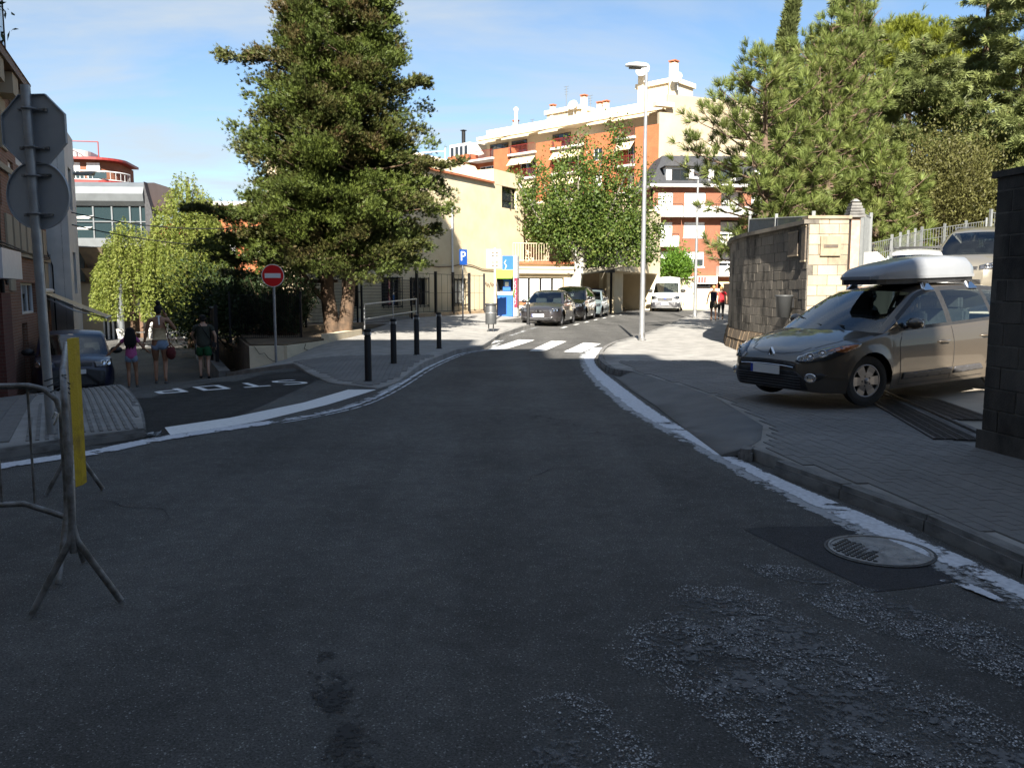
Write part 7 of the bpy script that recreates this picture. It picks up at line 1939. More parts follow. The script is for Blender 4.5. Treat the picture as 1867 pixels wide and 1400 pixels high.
m = MB(); m.lathe([(0, .26), (.185, .26), (.19, .28), (.19, .86), (.175, .88), (.175, .90), (.195, .90), (.195, .96), (.18, .97), (.16, .95), (0, .9)], 24); m.build("body", "bin_grey", t)
for s in (-1, 1):
 m = MB(); m.tube([(s * .08, .05, -.02), (s * .08, .05, .3)], .02, 8); m.box((s * .08, .05, 0), (.1, .12, .02)); m.build("leg", "bin_grey", t)
m = MB(); m.lathe([(.192, .62), (.196, .63), (.196, .65), (.192, .66)], 24); m.build("hoop", "galvanised_old", t)
# ------------------------------------------------------------------ lamp posts
def lamp(x, y, z, h, lab, head_dx, s=1.0, dirx=-1):
 t = thing("lamp_post", lab, "lamp post", (x, y, z), group="steel lamp posts on the right pavement")
 m = MB(); m.tube([(0, 0, -.1), (0, 0, h * .3), (0, 0, h)], [.085 * s, .07 * s, .042 * s], 16); m.build("pole", "galvanised", t)
 m = MB(); m.lathe([(.13 * s, 0), (.13 * s, .02), (.1 * s, .03), (.095 * s, .2), (.085 * s, .22)], 16); m.build("base_plate", "galvanised_old", t)
 st_ = [(-.02, .07, .06), (.08, .12, .10), (.3, .15, .105), (.5, .135, .075), (.6, .07, .04)]
 m = MB(); K = 12; vs = []
 for (d, w, hh) in st_:
  for k in range(K):
   a = 2 * math.pi * k / K; vs.append((dirx * d, w * math.cos(a), h + .06 + (hh if math.sin(a) > 0 else hh * .45) * math.sin(a) + .03 * d))
 m.add(vs, [(i * K + k, i * K + (k + 1) % K, (i + 1) * K + (k + 1) % K, (i + 1) * K + k) for i in range(len(st_) - 1) for k in range(K)], smooth=True); m.add(vs[:K], [tuple(range(K))]); m.add(vs[-K:], [tuple(range(K - 1, -1, -1))]); hd = m.build("lamp_head", "white_metal", t)
 m = MB(); vs2 = [(dirx * .14, -.1, h + .015), (dirx * .5, -.09, h + .03), (dirx * .5, .09, h + .03), (dirx * .14, .1, h + .015)]; m.add(vs2, [(0, 1, 2, 3)]); m.add([(x_, y_, z_ - .025) for x_, y_, z_ in vs2], [(3, 2, 1, 0)]); m.build("lens", "galvanised_old", hd)
lamp(3.84, 24.5, H(3.84, 24.5) + .12, 7.75, "tall steel lamp post nearest the crossing on the right pavement", -.4)
lamp(9.35, 42.5, H(9.35, 42.5) + .12, 6.9, "steel lamp post farther up the street against the brick apartments", -.4, 1.15)
for px, py, Y, lab in ((150, 316, 30.0, "upper bracket street lamp above the glass building"), (150, 396, 36.0, "middle bracket street lamp in front of the glazing"), (150, 416, 40.0, "lower bracket street lamp in front of the glazing")):
 d = cam_ray(px, py); p = Vector((0, 0, 1.6)) + d * (Y / d.y)
 t = thing("bracket_lamp", lab, "street lamp", p, group="bracket lamps along the side street")
 m = MB(); m.add([(-.42, -.12, 0), (.35, -.16, .05), (.5, 0, .07), (.35, .16, .05), (-.42, .12, 0), (-.42, -.1, -.07), (.35, -.14, -.08), (.35, .14, -.08), (-.42, .1, -.07)], [(0, 1, 2, 3, 4), (0, 5, 6, 1), (4, 3, 7, 8), (5, 8, 7, 6), (1, 6, 2), (2, 7, 3), (6, 7, 2)]); m.build("lamp_head", "sign_back" if Y < 32 else "white_metal", t)
 wallx = -3.9 - .41 * p.y if p.y < 28 else p.x - 1.6
 m = MB(); m.tube([(-.4, 0, -.04), (-.8, 0, -.12), (wallx - p.x, 0, -.35)], .035, 6); m.build("bracket", "galvanised_old", t)
t = thing("overhead_cable", "two black overhead cables sagging across the side street", "cable", (-13, 28, 6))
for z0_, z1_, sag in ((4.3, 4.6, .6), (3.9, 3.6, .5)):
 m = MB(); a, b = Vector((-15.2, 28.2, z0_)), Vector((-7.5, 33.5, z1_)); m.tube([a.lerp(b, k / 14) - Vector((0, 0, sag * 4 * (k / 14) * (1 - k / 14))) for k in range(15)], .02, 5); m.build("cable", "black_metal", t, world=True)
# ------------------------------------------------------------------ crowd barriers in the left foreground
def barrier(label, P, Q, z=0, r=.02, nbar=9, legs=(0.02, .98), h=1.08, low=.42, rc=.16):
 P, Q = Vector(P), Vector(Q); L = (Q - P).length; u = (Q - P) / L; n = Vector((-u.y, u.x))
 t = thing("crowd_barrier", label, "barrier", mat=Matrix(((u.x, n.x, 0, P.x), (u.y, n.y, 0, P.y), (0, 0, 1, z), (0, 0, 0, 1))), group="galvanised crowd barriers at the road edge")
 fr_ = [(0, 0, low - .1)] + [(0, 0, h - rc)] + [(rc - rc * math.cos(a), 0, h - rc + rc * math.sin(a)) for a in (R(30), R(60))] + [(rc, 0, h)] + [(L - rc, 0, h)] + [(L - rc + rc * math.sin(a), 0, h - rc + rc * math.cos(a)) for a in (R(30), R(60))] + [(L, 0, h - rc), (L, 0, low - .1)]
 m = MB(); m.tube(fr_, r, 10); m.build("frame", "galvanised_old", t)
 m = MB(); m.tube([(0, 0, .33), (rc * .6, 0, low - .05), (rc * 1.4, 0, low), (L - rc * 1.4, 0, low), (L - rc * .6, 0, low - .05), (L, 0, .33)], r * .95, 10); m.build("lower_rail", "galvanised_old", t)
 for k in range(1, nbar + 1):
  x = L * k / (nbar + 1); m = MB(); m.tube([(x, 0, low), (x, 0, h)], r * .42, 8); m.build("bar", "galvanised_old", t)
 for e in (0, L):
  for s in (-1, 1):
   m = MB(); m.tube([(e, 0, .44), (e, s * .015, .36), (e, s * .2, .015)], r, 10); m.build("leg", "galvanised_old", t)
  m = MB(); m.tube([(e, 0, .3), (e, 0, .46)], r * 1.12, 10); m.build("sleeve", "galvanised_old", t)
 return t
b1 = barrier("galvanised crowd barrier crossing the left edge towards the camera left", (-2.50, 4.55), (-4.65, 4.2), H(-2.3, 4.6), nbar=12, r=.017)
b2_ = barrier("galvanised crowd barrier seen end on with a yellow board tied to it", (-2.19, 4.02), (-3.46, 6.42), H(-2.2, 4), nbar=11, h=1.2, r=.017)
yb2 = thing("warning_board", "narrow yellow board with torn lower edge tied to the crowd barrier", "board", (-2.28, 4.42, 0))
def py3(px, py, Y): d = cam_ray(px, py); return Vector((0, 0, 1.6)) + d * (Y / d.y)
A0, A1, A2, A3 = py3(122, 618, 4.42), py3(131, 616, 4.46), py3(146, 882, 4.46), py3(138, 888, 4.42)
m = MB(); back = Vector((-.03, .9, 0)); m.add([A0, A1, A2, A3], [(0, 3, 2, 1)]); off_ = Vector((.012, .05, 0))
m.add([A0, A1, A2, A3, A0 + off_, A1 + off_, A2 + off_, A3 + off_], [(4, 5, 6, 7), (0, 1, 5, 4), (1, 2, 6, 5), (2, 3, 7, 6), (3, 0, 4, 7)]); m.build("board", "yellow_paint", yb2, world=True)
m = MB(); e0, e1 = py3(141, 812, 4.5), py3(151, 862, 4.56); m.add([A3.lerp(A2, .8) + Vector((0, 0, .25)), e0, e1, A2 + Vector((0, .02, .03)), A2], [(0, 1, 2, 3, 4)]); m.build("torn_flap", "yellow_paint", yb2, world=True)
m = MB(); a0 = py3(106, 672, 4.2)
for k in range(3):
 q0, q1 = py3(80 + 6 * k, 695 + 10 * k, 4.3), py3(128, 700 + 9 * k, 4.4); m.tube([q0, q0.lerp(q1, .5) + Vector((0, 0, .03)), q1], .004, 5)
m.build("ties", "black_plastic", yb2, world=True)
t = thing("reflective_strip", "silver chequered reflective strip on the top corner of the end on barrier", "strip", py3(118, 690, 4.1))
m = MB()
for r_ in range(5):
 for c_ in range(2): p = py3(114 + c_ * 5, 684 + r_ * 5.2, 4.07); m.box(p, (.010, .004, .009))
m.build("squares", "chrome", t, world=True)
t = thing("cable_tie", "white knotted plastic strip tied to the barrier corner post", "tie", py3(102, 755, 4.45))
m = MB(); m.tube([py3(96, 762, 4.5), py3(100, 752, 4.45), py3(106, 754, 4.43), py3(103, 766, 4.45), py3(98, 774, 4.5)], .006, 5); m.build("strip", "sign_white", t, world=True)
t = thing("litter", "crumpled pale blue wrapper in the gutter beside the stop line", "litter", (-3.93, 8.98, H(-3.93, 8.98) + .01))
m = MB()
for k in range(10):
 a = rnd.uniform(0, 6.28); p = Vector((rnd.uniform(-.06, .06), rnd.uniform(-.05, .05), .01)); e1_ = Vector((math.cos(a), math.sin(a), rnd.uniform(-.2, .7))) * .06; e2_ = Vector((-math.sin(a), math.cos(a), rnd.uniform(-.2, .7))) * .05
 m.add([p, p + e1_, p + e1_ + e2_, p + e2_], [(0, 1, 2, 3)])
m.build("wrapper", "sticker", t)
# ------------------------------------------------------------------ café terrace at the foot of the street
def chair(x, y, rz, lab):
 t = thing("cafe_chair", lab, "chair", (x, y, H(x, y)), rz, "white cafe chairs at the foot of the side street")
 m = MB(); m.box((0, 0, .45), (.44, .44, .03)); m.build("seat", "sign_white", t)
 m = MB(); m.add([(-.2, .2, .48), (.2, .2, .48), (.22, .3, .9), (-.22, .3, .9), (-.2, .23, .48), (.2, .23, .48), (.22, .33, .9), (-.22, .33, .9)], [(0, 1, 2, 3), (7, 6, 5, 4), (3, 2, 6, 7)]); m.build("backrest", "sign_white", t)
 for sx in (-1, 1):
  for sy_ in (-1, 1): m = MB(); m.tube([(sx * .18, sy_ * .18, .45), (sx * .22, sy_ * .22, 0)], .018, 6); m.build("leg", "galvanised", t)
def table(x, y, lab):
 t = thing("cafe_table", lab, "table", (x, y, H(x, y)), group="cafe tables at the foot of the side street")
 m = MB(); m.lathe([(0, .70), (.38, .70), (.38, .73), (0, .73)], 20, smooth=False); m.build("top", "galvanised", t)
 m = MB(); m.tube([(0, 0, .02), (0, 0, .7)], .03, 8); m.lathe([(.25, 0), (.25, .02), (0, .05)], 14); m.build("pedestal", "galvanised", t)
chair(-19.4, 41.5, 1.2, "white cafe chair left of the metal tables at the foot of the street")
chair(-18.2, 43.0, 3.4, "white cafe chair behind the metal tables at the foot of the street")
table(-18.6, 41.9, "nearer round metal cafe table at the foot of the street"); table(-17.6, 43.6, "farther round metal cafe table at the foot of the street")
t = thing("poster_wall", "pale free standing wall behind the cafe tables", "wall", (-19.2, 47.0, -1.1))
m = MB(); m.b2((-1.4, 0, 0), (1.4, .15, 2.4)); m.build("wall", "white_render", t)
# ------------------------------------------------------------------ trees and shrubs
rg = np.random.default_rng(11)
leaf_mat("cypress_leaf", (0.085, 0.06, 0.024), (0.055, 0.078, 0.016), (0.125, 0.155, 0.028), .15)
leaf_mat("poplar_leaf", (0.045, 0.075, 0.016), (0.085, 0.135, 0.024), (0.20, 0.22, 0.055), .4)
leaf_mat("willow_leaf", (0.10, 0.135, 0.025), (0.18, 0.22, 0.04), (0.28, 0.30, 0.08), .45)
leaf_mat("shrub_leaf", (0.03, 0.05, 0.012), (0.06, 0.085, 0.016), (0.15, 0.155, 0.025), .35)
leaf_mat("oleander_leaf", (0.016, 0.03, 0.012), (0.028, 0.05, 0.017), (0.06, 0.085, 0.03), .25)
leaf_mat("pine_needle", (0.11, 0.115, 0.032), (0.14, 0.185, 0.046), (0.25, 0.275, 0.08), .33)
leaf_mat("cedar_needle", (0.075, 0.085, 0.032), (0.14, 0.17, 0.056), (0.235, 0.265, 0.09), .33)
leaf_mat("stone_pine_needle", (0.10, 0.12, 0.012), (0.155, 0.18, 0.018), (0.22, 0.24, 0.03), .3)
leaf_mat("oak_leaf", (0.065, 0.06, 0.02), (0.095, 0.095, 0.028), (0.15, 0.15, 0.045), .3)
leaf_mat("bright_leaf", (0.07, 0.15, 0.02), (0.11, 0.21, 0.025), (0.17, 0.27, 0.04), .45)
pm("bark_brown", (0.12, 0.075, 0.045), .95, scale=5, col2=(0.05, 0.034, 0.022), bump=.8, bscale=18, detail=10)
pm("bark_pine", (0.17, 0.11, 0.075), .95, scale=6, col2=(0.07, 0.05, 0.035), bump=.8, bscale=16, detail=10)
pm("bark_grey", (0.17, 0.155, 0.12), .9, var=.3, scale=5, bump=.3)
pm("bark_white", (0.55, 0.53, 0.47), .85, scale=3.2, col2=(0.12, 0.11, 0.09), bump=.4, bscale=20, detail=10, lo=.33, hi=.45)
def unit(v): return v / (np.linalg.norm(v, axis=-1, keepdims=True) + 1e-9)
def emit(name, parent, mat, quads, pos, dirs, size, tint, roll=None):
 """One mesh of many small leaf faces: `quads` (k,4,3) is a spray pointing along +y, put at every pos along dirs."""
 quads = np.asarray(quads, float); k = len(quads); n = len(pos)
 d = unit(np.asarray(dirs, float)); r = unit(np.cross(d, rg.normal(size=(n, 3)))); z = np.cross(r, d)
 loc = np.asarray(parent and WM[parent].translation or (0, 0, 0))
 P = np.asarray(pos) - loc
 V = (P[:, None, None, :] + size[:, None, None, None] * (quads[None, :, :, 0:1] * r[:, None, None, :] + quads[None, :, :, 1:2] * d[:, None, None, :] + quads[None, :, :, 2:3] * z[:, None, None, :])).reshape(-1, 3)
 nf = n * k
 me = bpy.data.meshes.new(name)
 me.vertices.add(nf * 4); me.loops.add(nf * 4); me.polygons.add(nf)
 me.vertices.foreach_set('co', V.astype(np.float32).ravel())
 me.loops.foreach_set('vertex_index', np.arange(nf * 4, dtype=np.int32))
 me.polygons.foreach_set('loop_start', np.arange(0, nf * 4, 4, dtype=np.int32))
 a = me.attributes.new('tint', 'FLOAT', 'FACE')
 tt = np.clip(np.repeat(tint, k) + rg.normal(size=nf) * .04, 0, 1)
 a.data.foreach_set('value', tt.astype(np.float32))
 me.update(calc_edges=True)
 me.materials.append(MATS[mat])
 return link_mesh(name, me, parent)
def leafq(w, l, y0=0.0, fold=.15, ang=0.0, tilt=0.0):
 """a lozenge blade from y0, turned by ang about z and tilt about x"""
 q = np.array([(0, 0, 0), (w / 2, l * .45, fold * w), (0, l, 0), (-w / 2, l * .45, fold * w)], float)
 ca, sa = math.cos(ang), math.sin(ang); ct, st_ = math.cos(tilt), math.sin(tilt)
 q = np.stack([q[:, 0], q[:, 1] * ct - q[:, 2] * st_, q[:, 1] * st_ + q[:, 2] * ct], 1)
 q = np.stack([q[:, 0] * ca + q[:, 1] * sa, -q[:, 0] * sa + q[:, 1] * ca, q[:, 2]], 1)
 q[:, 1] += y0
 return q
def trunk_mb(paths):
 m = MB()
 for pts, r0, r1 in paths:
  n = len(pts); m.tube(pts, [r0 + (r1 - r0) * i / (n - 1) for i in range(n)], 9 if r0 > .08 else 6, caps=False)
 return m
def bent(a, b, sag=0.0, n=5, jit=.0):
 a, b = Vector(a), Vector(b)
 L = (b - a).length
 return [a.lerp(b, i / n) + Vector((rnd.uniform(-jit, jit) * L, rnd.uniform(-jit, jit) * L, -sag * 4 * (i / n) * (1 - i / n) + rnd.uniform(-jit, jit) * L * .5)) * (1 if 0 < i < n else 0) for i in range(n + 1)]
def tree(name, label, loc, group=None, cat="tree"):
 return thing(name, label, cat, loc, group=group)
# ---- the twin-trunked cypress
CX, CY = -5.45, 26.0
ct_ = tree("cypress_tree", "tall broad twin trunked cypress on the planting bed at the corner", (CX, CY, .2))
sprayq = [leafq(.21, .95, 0, .3, a, t) for a, t in ((0, .1), (.42, .4), (-.42, .25), (.1, -.5))]
Rl = curve([(2.0, 2.6), (2.7, 3.5), (3.8, 3.9), (5.0, 3.5), (5.8, 3.15), (6.3, 2.5), (7.3, 2.25), (8.2, 2.2), (9.0, 1.6), (10.7, 1.3), (12.5, .8), (13.6, .25)])
Rr = curve([(2.0, 2.1), (2.7, 3.0), (3.8, 3.3), (5.0, 3.35), (5.6, 2.8), (6.6, 2.45), (7.3, 2.7), (8.2, 2.2), (9.0, 2.0), (10.7, 1.8), (12.5, 1.1), (13.6, .3)])
paths = [([(-.12, 0, -.3), (-.30, 0, 1.2), (-.32, -.05, 2.6), (-.55, 0, 6), (-.75, 0, 9.5), (-.6, 0, 13.4)], .27, .03), ([(.15, 0, -.3), (.34, 0, 1.2), (.42, 0, 2.8), (.75, .1, 6), (1.25, .1, 9.5), (1.35, .1, 13.3)], .25, .03), ([(-.33, 0, 1.05), (-.75, -.1, 1.5), (-1.1, -.2, 2.1), (-1.9, -.3, 2.6), (-2.6, -.3, 2.7)], .10, .03), ([(-.45, 0, 1.9), (-1.2, -.2, 2.5), (-2.4, .1, 3.3)], .08, .03)]
pos, dr, sz, ti = [], [], [], []
def cyp_clump(c, d, n, rad, tint):
 p = rg.normal(size=(n, 3)) * rad * np.array([1, 1, .6]) + c
 pos.append(p); dd = unit(d * 1.0 + rg.normal(size=(n, 3)) * .36 + np.array([0, 0, .55])); dr.append(dd)
 sz.append(rg.uniform(.09, .16, n)); ti.append(np.clip(tint + rg.normal(size=n) * .06, 0, 1))
for tx, lean, sgn in ((-.35, -.05, -1), (.45, .09, 1)):
 z = 2.15
 while z < 13.4:
  for _ in range(3):
   az = rnd.uniform(0, 2 * math.pi); cx_ = math.cos(az); sy_ = math.sin(az)
   axx = tx + lean * (z - 2)
   R0 = (Rl(z) if cx_ < 0 else Rr(z)) - (abs(axx) if cx_ * axx > 0 else -abs(axx) * .3)
   R0 = max(.3, R0 * (1 - .18 * abs(sy_))) * rnd.uniform(.66, 1.09)
   el = -.05 + .055 * (z - 2) + rnd.uniform(-.1, .15)
   b0 = np.array([axx, 0, z]); d0 = np.array([cx_ * math.cos(el), sy_ * math.cos(el), math.sin(el) * .8])
   paths.append((bent(Vector(b0), Vector(b0 + d0 * R0 * .85), .12), .05, .012))
   n = max(3, int(R0 / .36)); t0 = rnd.uniform(0.3, .75) if rnd.random() > .14 else rnd.uniform(.05, .28)
   for k in range(n):
    s = .28 + .74 * k / (n - 1); w = rnd.uniform(.6, 1.25)
    c = b0 + d0 * R0 * s + np.array([0, 0, -.18 * s * s + .05]) + rg.normal(size=3) * .14
    cyp_clump(c, d0, int(80 * w), .135 * w + .035, t0 + rnd.uniform(-.1, .1))
  z += .135
for (dx, dy, z, L_) in ((-1, -.2, 3.6, 4.35), (-1, .35, 2.9, 4.2), (-.95, .1, 2.2, 3.9), (-1, -.1, 8.25, 3.25), (1, -.3, 7.25, 3.2), (1, .0, 5.1, 3.75), (-.9, .4, 1.7, 4.4), (.9, -.5, 2.5, 3.1), (1, .2, 3.2, 3.3)):
 b0 = np.array([0, 0, z]); d0 = unit(np.array([dx, dy, .05]))
 paths.append((bent(Vector(b0), Vector(b0 + d0 * L_ * .9), .1), .06, .012))
 for k in range(14): s = .35 + .65 * k / 13; cyp_clump(b0 + d0 * L_ * s + rg.normal(size=3) * .1, d0, 80, .17 - .1 * s + .04, .35)
trunk_mb(paths).build("trunk", "bark_brown", ct_)
pos = np.concatenate(pos) + np.array([CX, CY, .2]); dr = np.concatenate(dr); sz = np.concatenate(sz); ti = np.concatenate(ti)
emit("crown", ct_, "cypress_leaf", sprayq, pos, dr, sz, ti)
# ---- white-trunked poplar before the school wing
PX, PY = 3.35, 45.0
pt = tree("poplar_tree", "green poplar with a pale white trunk growing behind the parked cars", (PX, PY, .2))
fork = Vector((.25, 0, 2.6))
paths = [([(-.05, 0, -.3), (0, 0, 1.2), (.1, 0, 2.0), (.25, 0, 2.7)], .36, .26)]
tips = [(-3.2, .3, 7.4), (-2.6, -1.2, 6.2), (-2.1, .6, 8.3), (-1.3, -.9, 7.6), (-.6, .4, 8.8), (.1, -.4, 9.75), (.7, .8, 9.0), (1.4, -.7, 8.7), (2.4, .3, 9.9), (2.9, -.9, 8.2), (3.9, .5, 7.6), (4.4, -.5, 6.2), (4.7, .4, 4.7), (3.4, -1.2, 5.2), (-2.4, .2, 4.9), (2.0, 1.2, 7.2), (.9, -1.5, 6.6), (-.8, -1.4, 5.6), (4.3, -.9, 3.6), (1.9, -1.6, 4.6), (.4, 1.5, 7.0)]
pos, dr, ti = [], [], []
for i, t in enumerate(tips):
 t = Vector(t); st_ = fork + Vector((rnd.uniform(-.1, .25), rnd.uniform(-.1, .1), rnd.uniform(-.5, .9)))
 mid = st_.lerp(t, .45) + Vector((t.x * .08, 0, -.25))
 pth = [st_, st_.lerp(mid, .5), mid, mid.lerp(t, .5), t]
 paths.append((pth, .12 if i % 3 else .17, .015))
 for k in range(26):
  s = rnd.uniform(.30, 1.02) if i not in (2, 5, 8) else rnd.uniform(.2, 1.02)
  a = pth[min(3, int(s * 4))]; b = pth[min(4, int(s * 4) + 1)]; c = a.lerp(b, s * 4 - int(s * 4)) if s < 1 else t
  e = c + Vector((rnd.gauss(0, .42), rnd.gauss(0, .42), rnd.gauss(.12, .42))) * (1.25 - .75 * s)
  if k % 3 == 0: paths.append(([c, e], .022, .006))
  n = int(rnd.uniform(50, 100) * (1.25 - .6 * s)); p = rg.normal(size=(n, 3)) * np.array([.24, .24, .3]) + np.array(e)
  pos.append(p); dr.append(rg.normal(size=(n, 3)) + np.array([0, 0, -.5])); ti.append(np.clip(rg.normal(size=n) * .2 + rnd.uniform(.3, .6), 0, 1))
trunk_mb(paths[:1] + [p for p in paths[1:] if p[1] >= .17][:3]).build("trunk", "bark_white", pt); trunk_mb([(p, a * .8, b) for p, a, b in paths[1:] if a < .17] + [p for p in paths[1:] if p[1] >= .17][3:]).build("branches", "bark_grey", pt)
pos = np.concatenate(pos); keep = (pos[:, 2] > 2.7) & ~((np.hypot(pos[:, 0] - .2, pos[:, 1] * .5) < .45) & (pos[:, 2] < 4.0))
pos, dr, ti = pos[keep], np.concatenate(dr)[keep], np.concatenate(ti)[keep]
emit("crown", pt, "poplar_leaf", [leafq(.95, 1.1)], pos + np.array([PX, PY, .2]), dr, rg.uniform(.09, .155, len(pos)), ti)
# ---- weeping trees at the foot of the street
def weeping(label, x, y, z0, h, r, n=420, seed=0):
 t = tree("weeping_tree", label, (x, y, z0), "weeping trees at the foot of the side street")
 paths = [([(0, 0, -.2), (.1, 0, h * .45), (0, 0, h * .7)], .16, .08)]
 pos, dr, ti = [], [], []
 for i in range(n):
  az = rnd.uniform(0, 6.283); rr = r * math.sqrt(rnd.random()); top = h * (1 - .42 * (rr / r) ** 2) * rnd.uniform(.86, 1.0)
  ln = rnd.uniform(.5, 1.0) * (.25 + .42 * (rr / r)) * h; ln = max(.5, min(ln, top - 1.3)); k = int(ln / .06)
  lx, ly = rnd.gauss(0, .1), rnd.gauss(0, .1); s = np.linspace(0, 1, k)
  c = np.stack([math.cos(az) * rr + lx * s + math.cos(az) * .18 * np.sin(s * 1.6), math.sin(az) * rr + ly * s + math.sin(az) * .18 * np.sin(s * 1.6), top - ln * s], 1)
  pos.append(c + rg.normal(size=(k, 3)) * .035); dr.append(rg.normal(size=(k, 3)) * .6 + np.array([0, 0, -1])); ti.append(np.clip(rnd.uniform(.2, .8) + rg.normal(size=k) * .12, 0, 1))
  if i % 12 == 0: paths.append((bent((0, 0, h * rnd.uniform(.4, .7)), (math.cos(az) * rr, math.sin(az) * rr, top), -.1), .04, .01))
 trunk_mb(paths).build("trunk", "bark_brown", t)
 pos = np.concatenate(pos); emit("crown", t, "willow_leaf", [leafq(.34, 1.0, 0, .2, .3), leafq(.34, 1.0, 0, .2, -.5, .4)], pos + np.array([x, y, z0]), np.concatenate(dr), rg.uniform(.10, .16, len(pos)), np.concatenate(ti))
weeping("pale weeping tree just right of the glass building", -19.2, 42.0, -1.1, 6.4, 1.7, 350)
weeping("taller pale weeping tree nearer the tall cypress", -15.9, 41.0, -1.1, 8.6, 1.9, 430)
weeping("thin weeping tree top rising behind the other weeping trees", -17.6, 48.0, -1.0, 8.6, 1.5, 260)
# ---- rounded shrubs and hedges
def bush(label, x, y, z0, rx, ry, h, mat, n, leaf=(.5, 1.0), size=(.09, .15), name="shrub", group=None, lump=9, cat="shrub", stems=6, tilt=.0):
 t = tree(name, label, (x, y, z0), group, cat)
 paths = []; pos, dr, ti = [], [], []
 L_ = []
 for i in range(lump * 4):
  a = rnd.uniform(0, 6.283); b = rnd.uniform(-.2, 1); rr = math.sqrt(max(0, 1 - b * b)) if b > 0 else 1
  q = rnd.uniform(.45, .95); L_.append((math.cos(a) * rr * rx * q, math.sin(a) * rr * ry * q, h * (.5 + .46 * b * q), rnd.uniform(.16, .32), rnd.uniform(.2, .8)))
 for i in range(stems): l = L_[i]; paths.append((bent((rnd.uniform(-.1, .1), rnd.uniform(-.1, .1), -.1), l[:3], -.05), .035, .01))
 for (cx_, cy_, cz_, s, tt) in L_:
  k = int(n / len(L_)); p = rg.normal(size=(k, 3)) * np.array([s * rx, s * ry, s * h * .55]) + np.array([cx_, cy_, cz_]); p[:, 2] = np.abs(p[:, 2])
  pos.append(p); dr.append(unit(p - np.array([0, 0, h * .3])) + rg.normal(size=(k, 3)) * .7); ti.append(np.clip(tt + rg.normal(size=k) * .15, 0, 1))
 trunk_mb(paths).build("trunk" if cat == "tree" else "stems", "bark_brown", t)
 pos = np.concatenate(pos); emit("crown" if cat == "tree" else "foliage", t, mat, [leafq(*leaf)], pos + np.array([x, y, z0]), np.concatenate(dr), rg.uniform(*size, len(pos)), np.concatenate(ti))
bush("yellow green shrub in sun under the weeping trees", -11.9, 32.5, -.6, 1.7, 1.4, 3.4, "shrub_leaf", 9000, size=(.10, .17), group="shrubs along the side street railings")
bush("dark hedge shrub behind the first side street railing", -8.3, 26.3, -.3, 1.1, 1.2, 2.3, "oleander_leaf", 7000, size=(.10, .17), group="shrubs along the side street railings")
bush("dark hedge shrub behind the second side street railing", -9.6, 28.6, -.5, 1.3, 1.3, 2.7, "oleander_leaf", 8000, size=(.10, .17), group="shrubs along the side street railings")
bush("dark tall shrub at the far end of the side street railings", -13.0, 36.0, -1.2, 1.7, 1.7, 3.2, "oleander_leaf", 8000, size=(.12, .2), group="shrubs along the side street railings")
bush("dark leafy shrub beside the cafe tables", -15.6, 41.0, -1.2, 1.5, 1.5, 3.0, "shrub_leaf", 7000, size=(.12, .2), group="shrubs along the side street railings")
bush("vivid green shrub spilling over the cream yard wall by the minibus", 11.9, 61.3, 1.6, 1.15, 1.0, 2.7, "bright_leaf", 5200, size=(.16, .28))
# oleander: upright stems with long narrow leaves
ol = tree("oleander_bush", "dark oleander bush behind the black railing beside the no entry sign", (-7.0, 25.2, .17), cat="shrub")
paths, pos, dr, ti = [], [], [], []
for i in range(110):
 a = rnd.uniform(0, 6.283); r_ = rnd.random() ** .6; hh = rnd.uniform(1.3, 2.35) * (1 - .25 * r_); tipx, tipy = math.cos(a) * 1.25 * r_, math.sin(a) * .75 * r_
 st_ = Vector((tipx * .35, tipy * .35, 0)); e = Vector((tipx, tipy, hh)); paths.append((bent(st_, e, -.03, 4), .014, .005))
 k = 70; s = rg.uniform(.15, 1.0, k); c = np.array(st_)[None] * (1 - s[:, None]) + np.array(e)[None] * s[:, None]
 pos.append(c); dr.append(rg.normal(size=(k, 3)) * .8 + np.array([0, 0, .55])); ti.append(np.clip(rnd.uniform(.1, .7) + rg.normal(size=k) * .12, 0, 1))
trunk_mb(paths).build("stems", "bark_brown", ol); pos = np.concatenate(pos)
emit("foliage", ol, "oleander_leaf", [leafq(.22, 1.0)], pos + np.array([-7.0, 25.2, .17]), np.concatenate(dr), rg.uniform(.13, .22, len(pos)), np.concatenate(ti))
